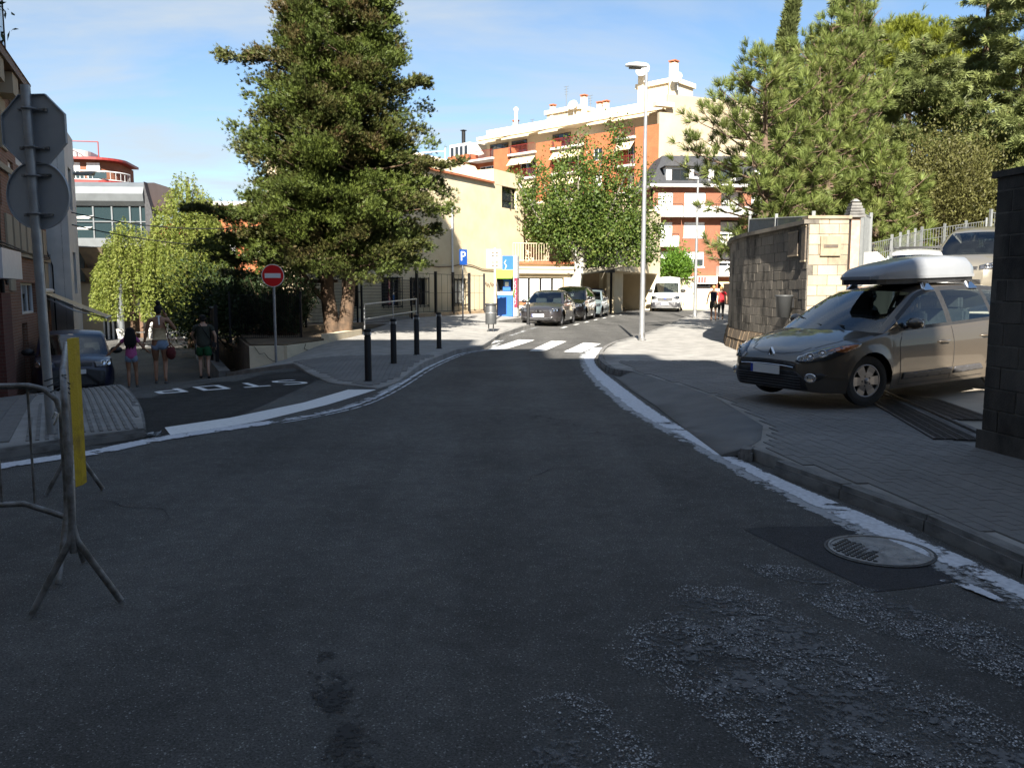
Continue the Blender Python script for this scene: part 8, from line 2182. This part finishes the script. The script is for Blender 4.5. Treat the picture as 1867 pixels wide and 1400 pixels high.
# ---- pines, cedars and the rest of the park on the right
needleq = []
for k in range(18):
 a = 2 * math.pi * k / 18 * 2.4; t = .25 + .75 * ((k * 7) % 18) / 18
 q = np.array([(-.04, 0, 0), (.04, 0, 0), (.014, 1, 0), (-.014, 1, 0)], float); y0 = .5 * (1 - t)
 ct2, st2 = math.cos(t), math.sin(t); q = np.stack([q[:, 0], q[:, 1] * ct2, q[:, 1] * st2], 1); ca, sa = math.cos(a), math.sin(a)
 q = np.stack([q[:, 0] * ca - q[:, 2] * sa, q[:, 1] + y0, q[:, 0] * sa + q[:, 2] * ca], 1); needleq.append(q)
def pine(label, x, y, z0, h, prof, lean=(0, 0), nb=70, tufts=13, mat="pine_needle", tsize=(.19, .30), bare=.18, name="pine_tree", group="pines in the park behind the wall", bark="bark_pine", el0=.35):
 t = tree(name, label, (x, y, z0), group)
 paths = [([(lean[0] * s * s * h, lean[1] * s * s * h, s * h) for s in (0, .15, .3, .5, .7, .85, 1)], .02 * h + .04, .02)]
 pos, dr, ti = [], [], []; f = curve(prof)
 for i in range(nb):
  s = bare + (1 - bare) * (i + rnd.random()) / nb; az = rnd.uniform(0, 6.283); L_ = f(s) * rnd.uniform(.6, 1.08); el = el0 + .5 * s + rnd.uniform(-.2, .2)
  b0 = Vector((lean[0] * s * s * h, lean[1] * s * s * h, s * h)); d0 = Vector((math.cos(az) * math.cos(el), math.sin(az) * math.cos(el), math.sin(el)))
  e = b0 + d0 * L_; pth = bent(b0, e, .10 * L_, 5, .02); paths.append((pth, .05 * (1.2 - s) + .012, .008))
  tt = rnd.uniform(.25, .75)
  for k in range(max(4, int(tufts * .62 * L_ / 1.6))):
   u_ = rnd.uniform(.22, 1.0); a = pth[min(4, int(u_ * 5))].lerp(pth[min(5, int(u_ * 5) + 1)], u_ * 5 - int(u_ * 5)) if u_ < 1 else e
   off = Vector((rnd.gauss(0, .24), rnd.gauss(0, .24), rnd.gauss(.1, .16))) * (1.15 - .35 * u_); q = a + off
   if k % 2 == 0: paths.append(([a, q], .012, .005))
   dd = (off.normalized() * .8 + d0 * .5 + Vector((0, 0, .45)))
   for w in range(3):
    pos.append(np.array(q) + rg.normal(size=3) * .03); dr.append(np.array(dd) + rg.normal(size=3) * .4); ti.append(min(1, max(0, tt + rnd.gauss(0, .13))))
 trunk_mb(paths).build("trunk", bark, t)
 pos = np.array(pos); emit("crown", t, mat, needleq, pos + np.array([x, y, z0]), np.array(dr), rg.uniform(*tsize, len(pos)), np.array(ti))
def px_x(px, y): return (px - 933.5) / 1510 * y * 1.0
pine("long needled pine leaning left over the block wall nearest the street", px_x(1388, 27.5), 27.5, 2.0, 7.0, [(0, 1.2), (.3, 2.9), (.55, 2.9), (.8, 1.7), (1, .3)], lean=(-.03, 0), nb=80, tufts=12, bare=.10, el0=.1)
pine("bushy long needled pine with reddish trunk in the middle of the group", px_x(1495, 29.5), 29.5, 2.0, 8.6, [(0, 1.0), (.25, 2.5), (.55, 2.3), (.8, 1.5), (1, .3)], nb=90, tufts=14, bare=.08, el0=.15)
pine("tall pine with an open top behind the bushy pine", px_x(1532, 33), 33.0, 2.0, 10.8, [(0, 1.0), (.3, 2.6), (.6, 2.3), (.85, 1.4), (1, .3)], nb=90, tufts=13, bare=.15)
pine("low bushy pine beside the stone post", px_x(1590, 28.5), 28.5, 2.1, 4.2, [(0, 1.2), (.3, 2.1), (.6, 1.8), (1, .4)], nb=60, tufts=14, bare=.05, el0=.1)
pine("pine with two bare leading shoots against the sky", px_x(1440, 32), 32.0, 2.0, 8.6, [(0, 1.0), (.3, 2.3), (.6, 2.0), (.85, 1.2), (1, .2)], lean=(-.01, 0), nb=76, tufts=12, bare=.1)
# slim dark cypress spire
sc_ = tree("slim_cypress", "slim dark cypress spire with bent tip among the pines", (px_x(1408, 35), 35.0, 2.0), cat="tree")
n = 5200; s = rg.uniform(0.02, 1, n); rr = .55 * (1 - s) ** .45 * np.minimum(1, s * 8) + .05; az = rg.uniform(0, 6.283, n)
c = np.stack([np.cos(az) * rr * np.sqrt(rg.uniform(.3, 1, n)) + .5 * s ** 6, np.sin(az) * rr * np.sqrt(rg.uniform(.3, 1, n)), s * 11.6], 1)
d = np.stack([np.cos(az) * .5, np.sin(az) * .5, np.ones(n)], 1) + rg.normal(size=(n, 3)) * .25
trunk_mb([([(0, 0, -.2), (0, 0, 5), (.1, 0, 8), (.3, 0, 10.2)], .14, .015)]).build("trunk", "bark_brown", sc_)
emit("crown", sc_, "cedar_needle", sprayq, c + np.array([px_x(1408, 35), 35.0, 2.0]), d, rg.uniform(.2, .36, n), rg.uniform(.05, .5, n))
# cedars: tiers of level boughs with hanging sprays
cedarq = [leafq(.14, .9, 0, .2, a, t) for a, t in ((0, 0), (.5, .15), (-.5, .1), (.9, -.2), (-.9, -.1), (.2, -.5), (-.25, .4))]
def cedar(label, x, y, z0, h, prof, nb=80, lean=(0, 0), dens=1.0, bare=.08):
 t = tree("cedar_tree", label, (x, y, z0), "cedars in the park behind the wall"); f = curve(prof)
 paths = [([(lean[0] * s_ * h, lean[1] * s_ * h, s_ * h) for s_ in (0, .25, .5, .75, 1)], .018 * h + .05, .02)]; pos, dr, ti = [], [], []
 for i in range(nb):
  s = bare + (1 - bare) * (i + rnd.random()) / nb; az = rnd.uniform(0, 6.283); L_ = f(s) * rnd.uniform(.65, 1.1); el = .12 + .35 * s + rnd.uniform(-.1, .1)
  b0 = Vector((lean[0] * s * h, lean[1] * s * h, s * h)); d0 = Vector((math.cos(az) * math.cos(el), math.sin(az) * math.cos(el), math.sin(el))); e = b0 + d0 * L_ - Vector((0, 0, .16 * L_)); pth = bent(b0, e, -.10 * L_, 6)
  paths.append((pth, .06 * (1.2 - s) + .012, .008)); sd = Vector((-d0.y, d0.x, 0)); tt = rnd.uniform(.25, .8)
  for k in range(int(46 * L_ / 2.5 * dens)):
   u_ = rnd.uniform(.15, 1.0); a = pth[min(5, int(u_ * 6))].lerp(pth[min(6, int(u_ * 6) + 1)], u_ * 6 - int(u_ * 6)) if u_ < 1 else e
   w = rnd.gauss(0, .30) * (1.15 - .6 * u_) * L_ * .55; q = a + sd * w - Vector((0, 0, abs(w) * .28 + rnd.uniform(0, .10))); m_ = rnd.choice((2, 3, 4))
   for _ in range(m_):
    pos.append(np.array(q) + rg.normal(size=3) * np.array([.10, .10, .045])); dr.append(np.array(d0 * .7 + sd * math.copysign(.8, w) + Vector((0, 0, -.35))) + rg.normal(size=3) * .3); ti.append(min(1, max(0, tt + rnd.gauss(0, .13))))
 trunk_mb(paths).build("trunk", "bark_brown", t)
 pos = np.array(pos); emit("crown", t, "cedar_needle", cedarq, pos + np.array([x, y, z0]), np.array(dr), rg.uniform(.22, .40, len(pos)), np.array(ti))
cedar("broad cedar with long drooping boughs in the middle of the park", px_x(1655, 37), 37.0, 2.2, 10.2, [(0, 3.0), (.3, 4.0), (.6, 3.4), (.85, 1.6), (1, .3)], 95)
cedar("dark cedar top rising behind the bushy pines", px_x(1515, 41), 41.0, 2.2, 13.6, [(0, 2.4), (.3, 3.0), (.6, 2.6), (.85, 1.7), (1, .3)], 90)
cedar("tall cedar with a nodding top left of the right frame edge", px_x(1770, 41), 41.0, 2.2, 15.6, [(0, 3.0), (.3, 3.6), (.6, 2.6), (.85, 1.3), (1, .25)], 100, lean=(-.012, 0))
cedar("tall cedar cut by the right frame edge", px_x(1838, 36), 36.0, 2.2, 15.5, [(0, 3.0), (.3, 3.4), (.55, 2.0), (.8, 1.3), (1, .3)], 90)
cedar("low cedar boughs above the near block wall", px_x(1850, 31), 31.0, 2.2, 6.4, [(0, 2.4), (.4, 3.0), (.75, 2.0), (1, .4)], 70)
bush("olive brown holm oak over the mesh fence", px_x(1728, 31.0), 31.0, 2.0, 2.25, 1.8, 5.0, "oak_leaf", 26000, size=(.08, .14), cat="tree", name="holm_oak", lump=16)
bush("smaller olive holm oak behind the white parked car", px_x(1640, 32), 32.0, 2.0, 1.9, 1.6, 3.2, "oak_leaf", 14000, size=(.08, .14), cat="tree", name="holm_oak", lump=12)
# stone pine with a lime green dome
sx0, sy0 = px_x(1632, 52), 52.0
sp2 = tree("stone_pine", "lime green stone pine dome catching the sun behind the cedars", (sx0, sy0, 2.2))
paths = [([(0, 0, -.2), (.2, 0, 6), (.1, 0, 10.5)], .3, .16)]; pos, dr, ti = [], [], []
for i in range(150):
 a = rnd.uniform(0, 6.283); q = math.sqrt(rnd.random()); c = np.array([math.cos(a) * q * 4.3, math.sin(a) * q * 3.2, 11.0 + 4.6 * math.sqrt(max(0, 1 - q * q)) * rnd.uniform(.55, 1.0)])
 if i % 3 == 0: paths.append((bent((.1, 0, 10.2), tuple(c), -.2), .09, .02))
 k = 30; p = rg.normal(size=(k, 3)) * np.array([.36, .36, .24]) + c; pos.append(p); dr.append(rg.normal(size=(k, 3)) * .5 + np.array([0, 0, 1])); ti.append(np.clip(rnd.uniform(.25, .8) + rg.normal(size=k) * .1, 0, 1))
trunk_mb(paths).build("trunk", "bark_pine", sp2); pos = np.concatenate(pos)
emit("crown", sp2, "stone_pine_needle", needleq, pos + np.array([sx0, sy0, 2.2]), np.concatenate(dr), rg.uniform(.28, .42, len(pos)), np.concatenate(ti))
pine("far yellowish pine glimpsed at the right edge", px_x(1880, 50), 50.0, 2.2, 10.5, [(0, 1.5), (.4, 3.0), (.8, 2.6), (1, .8)], nb=60, mat="stone_pine_needle", tsize=(.3, .45), name="stone_pine", group="stone pines of the park")
pine("dense pine filling the back of the park", px_x(1600, 46), 46.0, 2.2, 9.0, [(0, 2.0), (.3, 3.2), (.7, 2.4), (1, .4)], nb=80, tufts=14, bare=.05)
# potted plant on the roof terrace of the old brick house
pp = LM @ Matrix.Translation((9.2, .15, 6.95)); pl_ = thing("roof_plant", "dark leafy plant beside the glass screen on the roof terrace", "plant", mat=Matrix.Translation(pp.translation))
m = MB(); m.lathe([(.14, 0), (.18, .3), (.16, .3), (0, .25)], 14); m.tube([(0, 0, .2), (.02, 0, 1.3)], .015, 6); m.build("pot", "terracotta", pl_)
k = 260; p = rg.normal(size=(k, 3)) * np.array([.28, .28, .38]) + np.array([0, 0, 1.1]); emit("foliage", pl_, "oleander_leaf", [leafq(.3, 1.0)], p + np.array(pp.translation), rg.normal(size=(k, 3)), rg.uniform(.16, .26, k), rg.uniform(0, .6, k))
# ------------------------------------------------------------------ people
pm("skin_tan", (0.30, 0.155, 0.09), .55, var=.06, scale=10); pm("skin_pale", (0.42, 0.26, 0.18), .55, var=.06, scale=10)
for nm, c in (("hair_black", (.008, .007, .007)), ("hair_blond", (.38, .22, .09)), ("hair_grey", (.12, .11, .10)), ("cloth_pink", (.42, .09, .26)), ("cloth_denim", (.22, .30, .42)), ("cloth_cream", (.50, .38, .22)), ("cloth_olive", (.035, .04, .03)), ("cloth_green", (.012, .09, .03)), ("cloth_navy", (.012, .014, .03)), ("cloth_khaki", (.03, .03, .022)), ("cloth_red", (.50, .02, .03)), ("leather_red", (.09, .012, .012)), ("shoe_black", (.012, .012, .013)), ("shoe_grey", (.10, .10, .10))):
 pm(nm, c, .85, var=.14, scale=25, bump=.2)
def skin_mesh(nodes, edges, root, mat, name, parent, sub=2, extra=None):
 """Grow one continuous surface over a skeleton (Skin modifier), evaluated to a plain mesh."""
 keys = list(nodes); me = bpy.data.meshes.new("skeleton"); me.from_pydata([nodes[k][0] for k in keys], [(keys.index(a), keys.index(b)) for a, b in edges], [])
 o = bpy.data.objects.new("skeleton", me); COL.objects.link(o)
 md = o.modifiers.new("skin", 'SKIN'); md.use_smooth_shade = True
 for i, k in enumerate(keys):
  sv = me.skin_vertices[0].data[i]; r = nodes[k][1]; sv.radius = r if isinstance(r, tuple) else (r, r); sv.use_root = (k == root)
 if sub: s = o.modifiers.new("sub", 'SUBSURF'); s.levels = sub; s.render_levels = sub
 dg = bpy.context.evaluated_depsgraph_get(); m2 = bpy.data.meshes.new_from_object(o.evaluated_get(dg)); bpy.data.objects.remove(o); bpy.data.meshes.remove(me)
 m2.materials.clear(); m2.materials.append(MATS[mat])
 if extra:
  bm = bmesh.new(); bm.from_mesh(m2); em = extra.mesh("x", mat); bm.from_mesh(em); bm.to_mesh(m2); bm.free(); bpy.data.meshes.remove(em)
  m2.polygons.foreach_set('use_smooth', [True] * len(m2.polygons))
 return link_mesh(name, m2, parent)
def hand(m, wrist, d, side, s):
 """Palm, four unequal bent fingers and a thumb off the side of the palm."""
 d = Vector(d).normalized(); sx2 = Vector((side, 0, 0)); sx2 = (sx2 - d * sx2.dot(d)).normalized(); n = d.cross(sx2); w = Vector(wrist)
 m.tube([w, w + d * .04 * s, w + d * .085 * s], [.026 * s, .034 * s, .032 * s], 8)
 for k, L_ in enumerate((.062, .074, .070, .054)):
  b = w + d * .08 * s + n * (.026 - .0175 * k) * s; c = b + d * L_ * .5 * s; e = c + (d * .75 - sx2 * .5).normalized() * L_ * .5 * s
  m.tube([b, c, e], [.009 * s, .0085 * s, .006 * s], 6)
 b = w + d * .03 * s + n * .028 * s; m.tube([b, b + (d + n * .8).normalized() * .035 * s, b + (d * 1.2 + n * .4).normalized() * .065 * s], [.011 * s, .0095 * s, .007 * s], 6)
def person(label, x, y, z, rot, h, P, group=None):
 """P: pose and clothes. Local +y is the way the person faces."""
 s = h / 1.75; t = thing("person", label, "person", (x, y, z), rot, group)
 kid = P.get('kid', 0); wd = P.get('w', 1.0)
 sh, hp = (.178 - .02 * kid) * wd, .088 * wd
 def S(p): return tuple(c * s for c in p)
 hips = .93
 n = {'pelvis': (S((0, 0, hips)), (.135 * s * wd, .10 * s * wd)), 'waist': (S((0, .005, 1.10)), (.112 * s * wd, .085 * s * wd)), 'chest': (S((0, 0, 1.29)), (.135 * s * wd, .10 * s * wd)), 'nb': (S((0, -.01, 1.45)), (.065 * s, .055 * s)), 'neck': (S((0, 0, 1.52)), .05 * s)}
 hr = 1.12 if kid else 1
 n['head0'] = (S((0, .02, 1.585)), (.06 * s * hr, .07 * s * hr)); n['head1'] = (S((0, .015, 1.65)), (.072 * s * hr, .088 * s * hr)); n['head2'] = (S((0, .005, 1.715)), (.05 * s * hr, .062 * s * hr))
 E_ = [('pelvis', 'waist'), ('waist', 'chest'), ('chest', 'nb'), ('nb', 'neck'), ('neck', 'head0'), ('head0', 'head1'), ('head1', 'head2')]
 ex = MB(); J = {}
 for sd, nm in ((-1, 'l'), (1, 'r')):
  el, wr = P['arms'][nm]; n['sh' + nm] = (S((sd * sh, 0, 1.42)), .052 * s); n['el' + nm] = (S(el), .038 * s); n['wr' + nm] = (S(wr), .026 * s)
  E_ += [('nb', 'sh' + nm), ('sh' + nm, 'el' + nm), ('el' + nm, 'wr' + nm)]; hand(ex, S(wr), Vector(wr) - Vector(el), -sd, s * 1.05)
  kn, an, toe = P['legs'][nm]; n['hip' + nm] = (S((sd * hp, 0, hips - .06)), .088 * s * wd); n['th' + nm] = (S(((sd * hp + kn[0]) / 2, kn[1] / 2, (hips - .06 + kn[2]) / 2)), .075 * s * wd); n['kn' + nm] = (S(kn), .052 * s); n['cf' + nm] = (S((an[0], kn[1] * .6 + an[1] * .4 - .02, kn[2] * .62 + an[2] * .38)), .05 * s); n['an' + nm] = (S(an), .034 * s); n['toe' + nm] = (S(toe), (.034 * s, .022 * s))
  E_ += [('pelvis', 'hip' + nm), ('hip' + nm, 'th' + nm), ('th' + nm, 'kn' + nm), ('kn' + nm, 'cf' + nm), ('cf' + nm, 'an' + nm), ('an' + nm, 'toe' + nm)]
  ex.ball(S((sd * .078 * hr, .01, 1.645)), (.012 * s, .02 * s, .03 * s), 8)                    # ears
 ex.add([S((-.012, .098, 1.63)), S((.012, .098, 1.63)), S((0, .125, 1.632)), S((0, .102, 1.675))], [(0, 1, 2), (0, 2, 3), (2, 1, 3)])  # nose
 ex.ball(S((0, .098, 1.60)), (.022 * s, .008 * s, .007 * s), 8)
 for sd in (-1, 1): ex.ball(S((sd * .03, .094, 1.665)), (.012 * s, .006 * s, .008 * s), 8)
 skin_mesh(n, E_, 'pelvis', P['skin'], "body", t, 2, ex)
 def garment(name, mat, parts, grow, root, edit=None):
  g = {k: (v[0], tuple(r * grow + .008 * s for r in (v[1] if isinstance(v[1], tuple) else (v[1], v[1])))) for k, v in n.items() if k in parts}
  if edit: g.update({k: (S(p), tuple(q * s for q in r)) for k, (p, r) in edit(n).items()})
  return skin_mesh(g, [e for e in E_ + P.get('xe', []) if e[0] in g and e[1] in g], root, mat, name, t)
 mid = lambda a, b, f: tuple(v / s for v in Vector(n[a][0]).lerp(Vector(n[b][0]), f))
 if 'shirt' in P:
  f = P.get('sleeve', .55); ed = lambda n_: {'ell': (mid('shl', 'ell', f), (.062, .062)), 'elr': (mid('shr', 'elr', f), (.062, .062)), 'waist': ((0, .0, 1.08), (.155 * wd, .125 * wd)), 'pelvis': ((0, 0, P.get('hem', .95) - .05), (.205 * wd, .155 * wd))}
  if f == 0: ed = lambda n_: {'pelvis': ((0, 0, P.get('hem', .95)), (.178 * wd, .14 * wd)), 'shl': ((-sh * .72, 0, 1.435), (.04, .05)), 'shr': ((sh * .72, 0, 1.435), (.04, .05))}
  garment("shirt", P['shirt'], {'pelvis', 'waist', 'chest', 'nb', 'shl', 'shr'} | ({'ell', 'elr'} if f else set()), 1.10, 'chest', ed)
 if 'band' in P:
  g = {'a': (S((0, 0, 1.0)), (.15 * s, .115 * s)), 'b': (S((0, .005, 1.12)), (.145 * s, .117 * s)), 'c': (S((0, .003, 1.235)), (.165 * s, .13 * s))}
  skin_mesh(g, [('a', 'b'), ('b', 'c')], 'b', P['band'], "top", t, 2)
  m = MB(); m.tube([S((-.05, -.06, 1.50)), S((0, -.068, 1.515)), S((.05, -.06, 1.50))], .012 * s, 6); m.add([S((-.012, -.075, 1.51)), S((.022, -.075, 1.51)), S((.03, -.118, 1.33)), S((.0, -.12, 1.32))], [(0, 1, 2, 3), (3, 2, 1, 0)]); m.build("halter_tie", "sign_white", t)
 lg = P.get('leglen', .45)
 ed = lambda n_: {'thl': (mid('hipl', 'thl', min(1, lg * 2)) if lg <= .5 else mid('thl', 'knl', (lg - .5) * 2), (.098 * wd, .098 * wd)), 'thr': (mid('hipr', 'thr', min(1, lg * 2)) if lg <= .5 else mid('thr', 'knr', (lg - .5) * 2), (.098 * wd, .098 * wd)), 'waist': ((0, 0, 1.03), (.128 * wd, .10 * wd))}
 ks = {'pelvis', 'waist', 'hipl', 'hipr', 'thl', 'thr'}
 if lg > 1: ks |= {'knl', 'knr', 'cfl', 'cfr', 'anl', 'anr'}; ed = lambda n_: {'waist': ((0, 0, 1.03), (.128 * wd, .10 * wd))}
 garment("trousers" if lg > 1 else "shorts", P['shorts'], ks, 1.1, 'pelvis', ed)
 for nm in 'lr':
  an, toe = n['an' + nm][0], n['toe' + nm][0]; d = (Vector(toe) - Vector(an)); heel = Vector(an) - Vector((d.x, d.y, 0)).normalized() * .03 * s + Vector((0, 0, d.z * .75))
  skin_mesh({'h': (tuple(heel), (.042 * s, .034 * s)), 'm': (tuple(Vector(an).lerp(Vector(toe), .6)), (.045 * s, .036 * s)), 't': (tuple(Vector(toe)), (.042 * s, .026 * s))}, [('h', 'm'), ('m', 't')], 'm', P['shoe'], "shoe", t, 1)
 m = MB(); hz_ = 1.675
 m.ball(S((0, -.012, hz_)), (.088 * s * hr, .098 * s * hr, .082 * s * hr), 14)
 if P.get('hair_style') == 'bun': m.ball(S((0, -.05, 1.80)), (.055 * s, .055 * s, .055 * s), 10); m.ball(S((0, -.06, 1.62)), (.07 * s, .05 * s, .07 * s), 10)
 if P.get('hair_style') == 'long':
  for k in range(9): a = -1 + k / 4; m.tube([S((a * .07, -.06, 1.70)), S((a * .11, -.10, 1.5)), S((a * .12, -.125, 1.3)), S((a * .10, -.12, 1.14 + .03 * (k % 3)))], [.045 * s, .05 * s, .045 * s, .012 * s], 7)
 if P.get('hair_style') == 'short': m.ball(S((0, -.055, 1.615)), (.07 * s, .045 * s, .06 * s), 10)
 m.build("hair", P['hair'], t)
 return t, s, S
walkA = {'l': ((-.10, .13, .52), (-.10, -.02, .10), (-.11, .13, .03)), 'r': ((.10, .02, .50), (.10, -.20, .15), (.11, -.12, .02))}
walkB = {'l': ((-.09, .06, .50), (-.09, -.06, .09), (-.10, .09, .03)), 'r': ((.10, .08, .51), (.11, .06, .09), (.12, .21, .03))}
RZ = R(20)
wz_ = H(-7.45, 17.5)
w, s, S = person("woman in cream halter top and denim shorts holding a girl's hand", -7.45, 17.5, wz_, RZ, 1.68, dict(w=1.1, skin="skin_tan", hair="hair_black", hair_style='bun', band="cloth_cream", shorts="cloth_denim", shoe="shoe_grey", leglen=.34, legs=walkA,
 arms={'l': ((-.26, .02, 1.16), (-.32, .04, .92)), 'r': ((.33, .07, 1.20), (.15, .14, 1.50))}), "three people walking down the side street")
m = MB(); m.tube([S((.13, .16, 1.50)), S((.12, .12, 1.63))], .018, 6); m.build("phone", "black_plastic", w)
m = MB(); m.tube([S((.05, -.03, 1.47)), S((.14, -.12, 1.25)), S((.20, -.13, .95)), S((.22, -.12, .82))], .010, 6); m.ball(S((.23, -.14, .70)), (.10, .07, .14), 12); m.tube([S((.15, -.14, .82)), S((.23, -.16, .90)), S((.31, -.13, .80))], .012, 6)
bag = thing("handbag", "dark red shoulder bag hanging at the hip of the woman in the halter top", "bag", mat=WM[w].copy()); m.build("bag", "leather_red", bag)
g, s, S = person("girl with long black hair in a pink shirt reaching one arm out", -7.95, 17.25, H(-7.95, 17.25), RZ, 1.27, dict(kid=1, skin="skin_tan", hair="hair_black", hair_style='long', shirt="cloth_pink", hem=.84, sleeve=.5, shorts="cloth_denim", shoe="shoe_grey", leglen=.4, legs=walkB,
 arms={'l': ((-.37, .02, 1.20), (-.55, .06, 1.03)), 'r': ((.30, .0, 1.20), (.39, .05, 1.10))}), "three people walking down the side street")
mn, s, S = person("man in a dark olive shirt and green shorts with a black strap across his back", -8.42, 22.6, H(-8.42, 22.6) + .03, RZ, 1.76, dict(w=1.16, skin="skin_pale", hair="hair_black", hair_style='short', shirt="cloth_olive", hem=.86, shorts="cloth_green", shoe="shoe_black", leglen=.72, legs=walkA,
 arms={'l': ((-.30, .08, 1.18), (-.24, .24, 1.05)), 'r': ((.31, -.05, 1.17), (.30, .02, .93))}), "three people walking down the side street")
m = MB(); m.tube([S((-.10, -.06, 1.50)), S((.0, -.135, 1.36)), S((.12, -.14, 1.16)), S((.24, -.09, .98))], .014, 6); m.box(S((.27, -.04, .93)), (.10, .16, .13));
bg_ = thing("shoulder_bag", "small black shoulder bag worn by the man in green shorts", "bag", mat=WM[mn].copy()); m.build("bag", "shoe_black", bg_)
wf_ = person("blond woman in a navy sleeveless top and dark shorts on the right pavement", 9.35, 38.6, H(9.35, 38.6) + .12, R(-16), 1.64, dict(w=1.12, skin="skin_tan", hair="hair_blond", hair_style='short', shirt="cloth_navy", sleeve=0, hem=.92, shorts="cloth_khaki", shoe="shoe_black", leglen=.75, legs=walkB,
 arms={'l': ((-.27, -.03, 1.16), (-.31, .04, .92)), 'r': ((.26, .03, 1.16), (.28, .1, .95))}), "two people walking away along the right pavement")
wr_ = person("fair haired person in a red shirt and dark trousers next to the block wall", 9.95, 39.6, H(9.95, 39.6) + .12, R(-16), 1.60, dict(w=1.08, skin="skin_pale", hair="hair_blond", hair_style='short', shirt="cloth_red", hem=.9, shorts="shoe_black", shoe="shoe_black", leglen=2, legs=walkA,
 arms={'l': ((-.27, .0, 1.17), (-.29, .06, .95)), 'r': ((.27, .0, 1.17), (.28, .08, .95))}), "two people walking away along the right pavement")
# driver of the bronze estate: seated, left-hand drive, hands on the wheel (car space: nose at x=0, left side is y<0)
dm = M_hero @ Matrix.Translation((2.22, .40 * -1, .0)) @ Matrix.Rotation(R(90), 4, 'Z')
dv = thing("person", "grey haired driver in a dark shirt sitting at the wheel of the bronze estate", "person", mat=dm)
zz = .50
n = {'pelvis': ((0, .06, zz), (.16, .12)), 'waist': ((0, .0, zz + .16), (.13, .10)), 'chest': ((0, -.05, zz + .35), (.15, .11)), 'nb': ((0, -.06, zz + .51), (.065, .06)), 'neck': ((0, -.04, zz + .58), .052), 'h0': ((0, -.02, zz + .64), (.062, .075)), 'h1': ((0, -.02, zz + .71), (.074, .09)), 'h2': ((0, -.03, zz + .775), (.05, .06))}
E_ = [('pelvis', 'waist'), ('waist', 'chest'), ('chest', 'nb'), ('nb', 'neck'), ('neck', 'h0'), ('h0', 'h1'), ('h1', 'h2')]; ex = MB()
for sd, nm in ((-1, 'l'), (1, 'r')):
 n['s' + nm] = ((sd * .18, -.05, zz + .48), .055); n['e' + nm] = ((sd * .25, .16, zz + .28), .04); n['w' + nm] = ((sd * .16, .40, zz + .40), .028); n['k' + nm] = ((sd * .15, .50, zz + .06), .07); n['a' + nm] = ((sd * .15, .75, zz - .25), .045)
 E_ += [('nb', 's' + nm), ('s' + nm, 'e' + nm), ('e' + nm, 'w' + nm), ('pelvis', 'k' + nm), ('k' + nm, 'a' + nm)]; hand(ex, n['w' + nm][0], (-sd * .3, .6, .5), -sd, 1.05); ex.ball((sd * .08, -.02, zz + .705), (.012, .02, .03), 8)
ex.add([(-.012, .068, zz + .69), (.012, .068, zz + .69), (0, .095, zz + .692), (0, .072, zz + .735)], [(0, 1, 2), (0, 2, 3), (2, 1, 3)])
skin_mesh(n, E_, 'pelvis', "skin_pale", "body", dv, 2, ex)
sh_ = {k: (v[0], tuple(r * 1.12 + .008 for r in (v[1] if isinstance(v[1], tuple) else (v[1], v[1])))) for k, v in n.items() if k in ('pelvis', 'waist', 'chest', 'nb', 'sl', 'sr', 'el', 'er')}
skin_mesh(sh_, [e for e in E_ if e[0] in sh_ and e[1] in sh_], 'chest', "cloth_olive", "shirt", dv)
m = MB(); m.ball((0, -.035, zz + .735), (.086, .10, .08), 14); m.ball((0, -.075, zz + .66), (.07, .05, .06), 10); m.build("hair", "hair_grey", dv)
# ------------------------------------------------------------------ apartment block behind the junction (it shades the near street)
pm("block_render", (0.42, 0.36, 0.28), .85, scale=1)
t = thing("apartment_building", "tall plain apartment block across the junction shading the near street", "building", (0, 0, 0))
yb = -9.0
def top(y, x0=0): return (y - yb) * math.tan(R(SUN_EL)) * 1.0
m = MB()
for x0, x1, yy in ((-60, -10.7, 31.5), (-10.7, -8.4, 27.6), (-8.4, -3.4, 25.0), (-3.4, -1.3, 22.6), (-1.3, 1.25, 19.6), (1.25, 2.45, 18.0), (2.45, 4.0, 15.6), (4.0, 17, 6.0)):
 m.b2((x0, yb - 12, -1), (x1, yb, top(yy)))
m.build("wall", "block_render", t)
for lab, lo, hi in (("unseen house front added left of the junction to cut skylight", (-44, -24, -1), (-15, 4, 16)), ("unseen low building added right of the junction to cut skylight", (9.5, -24, -1), (40, 3, 9)), ("house added out of view behind the white house as a shade caster", (-42, 34, -2), (-23.6, 43, 7.2))):  # unseen additions that cut skylight and shade the foot of the glass building
 t = thing("house", lab, "building", lo); m = MB(); m.b2(lo, hi); m.build("wall", "block_render", t, world=True)
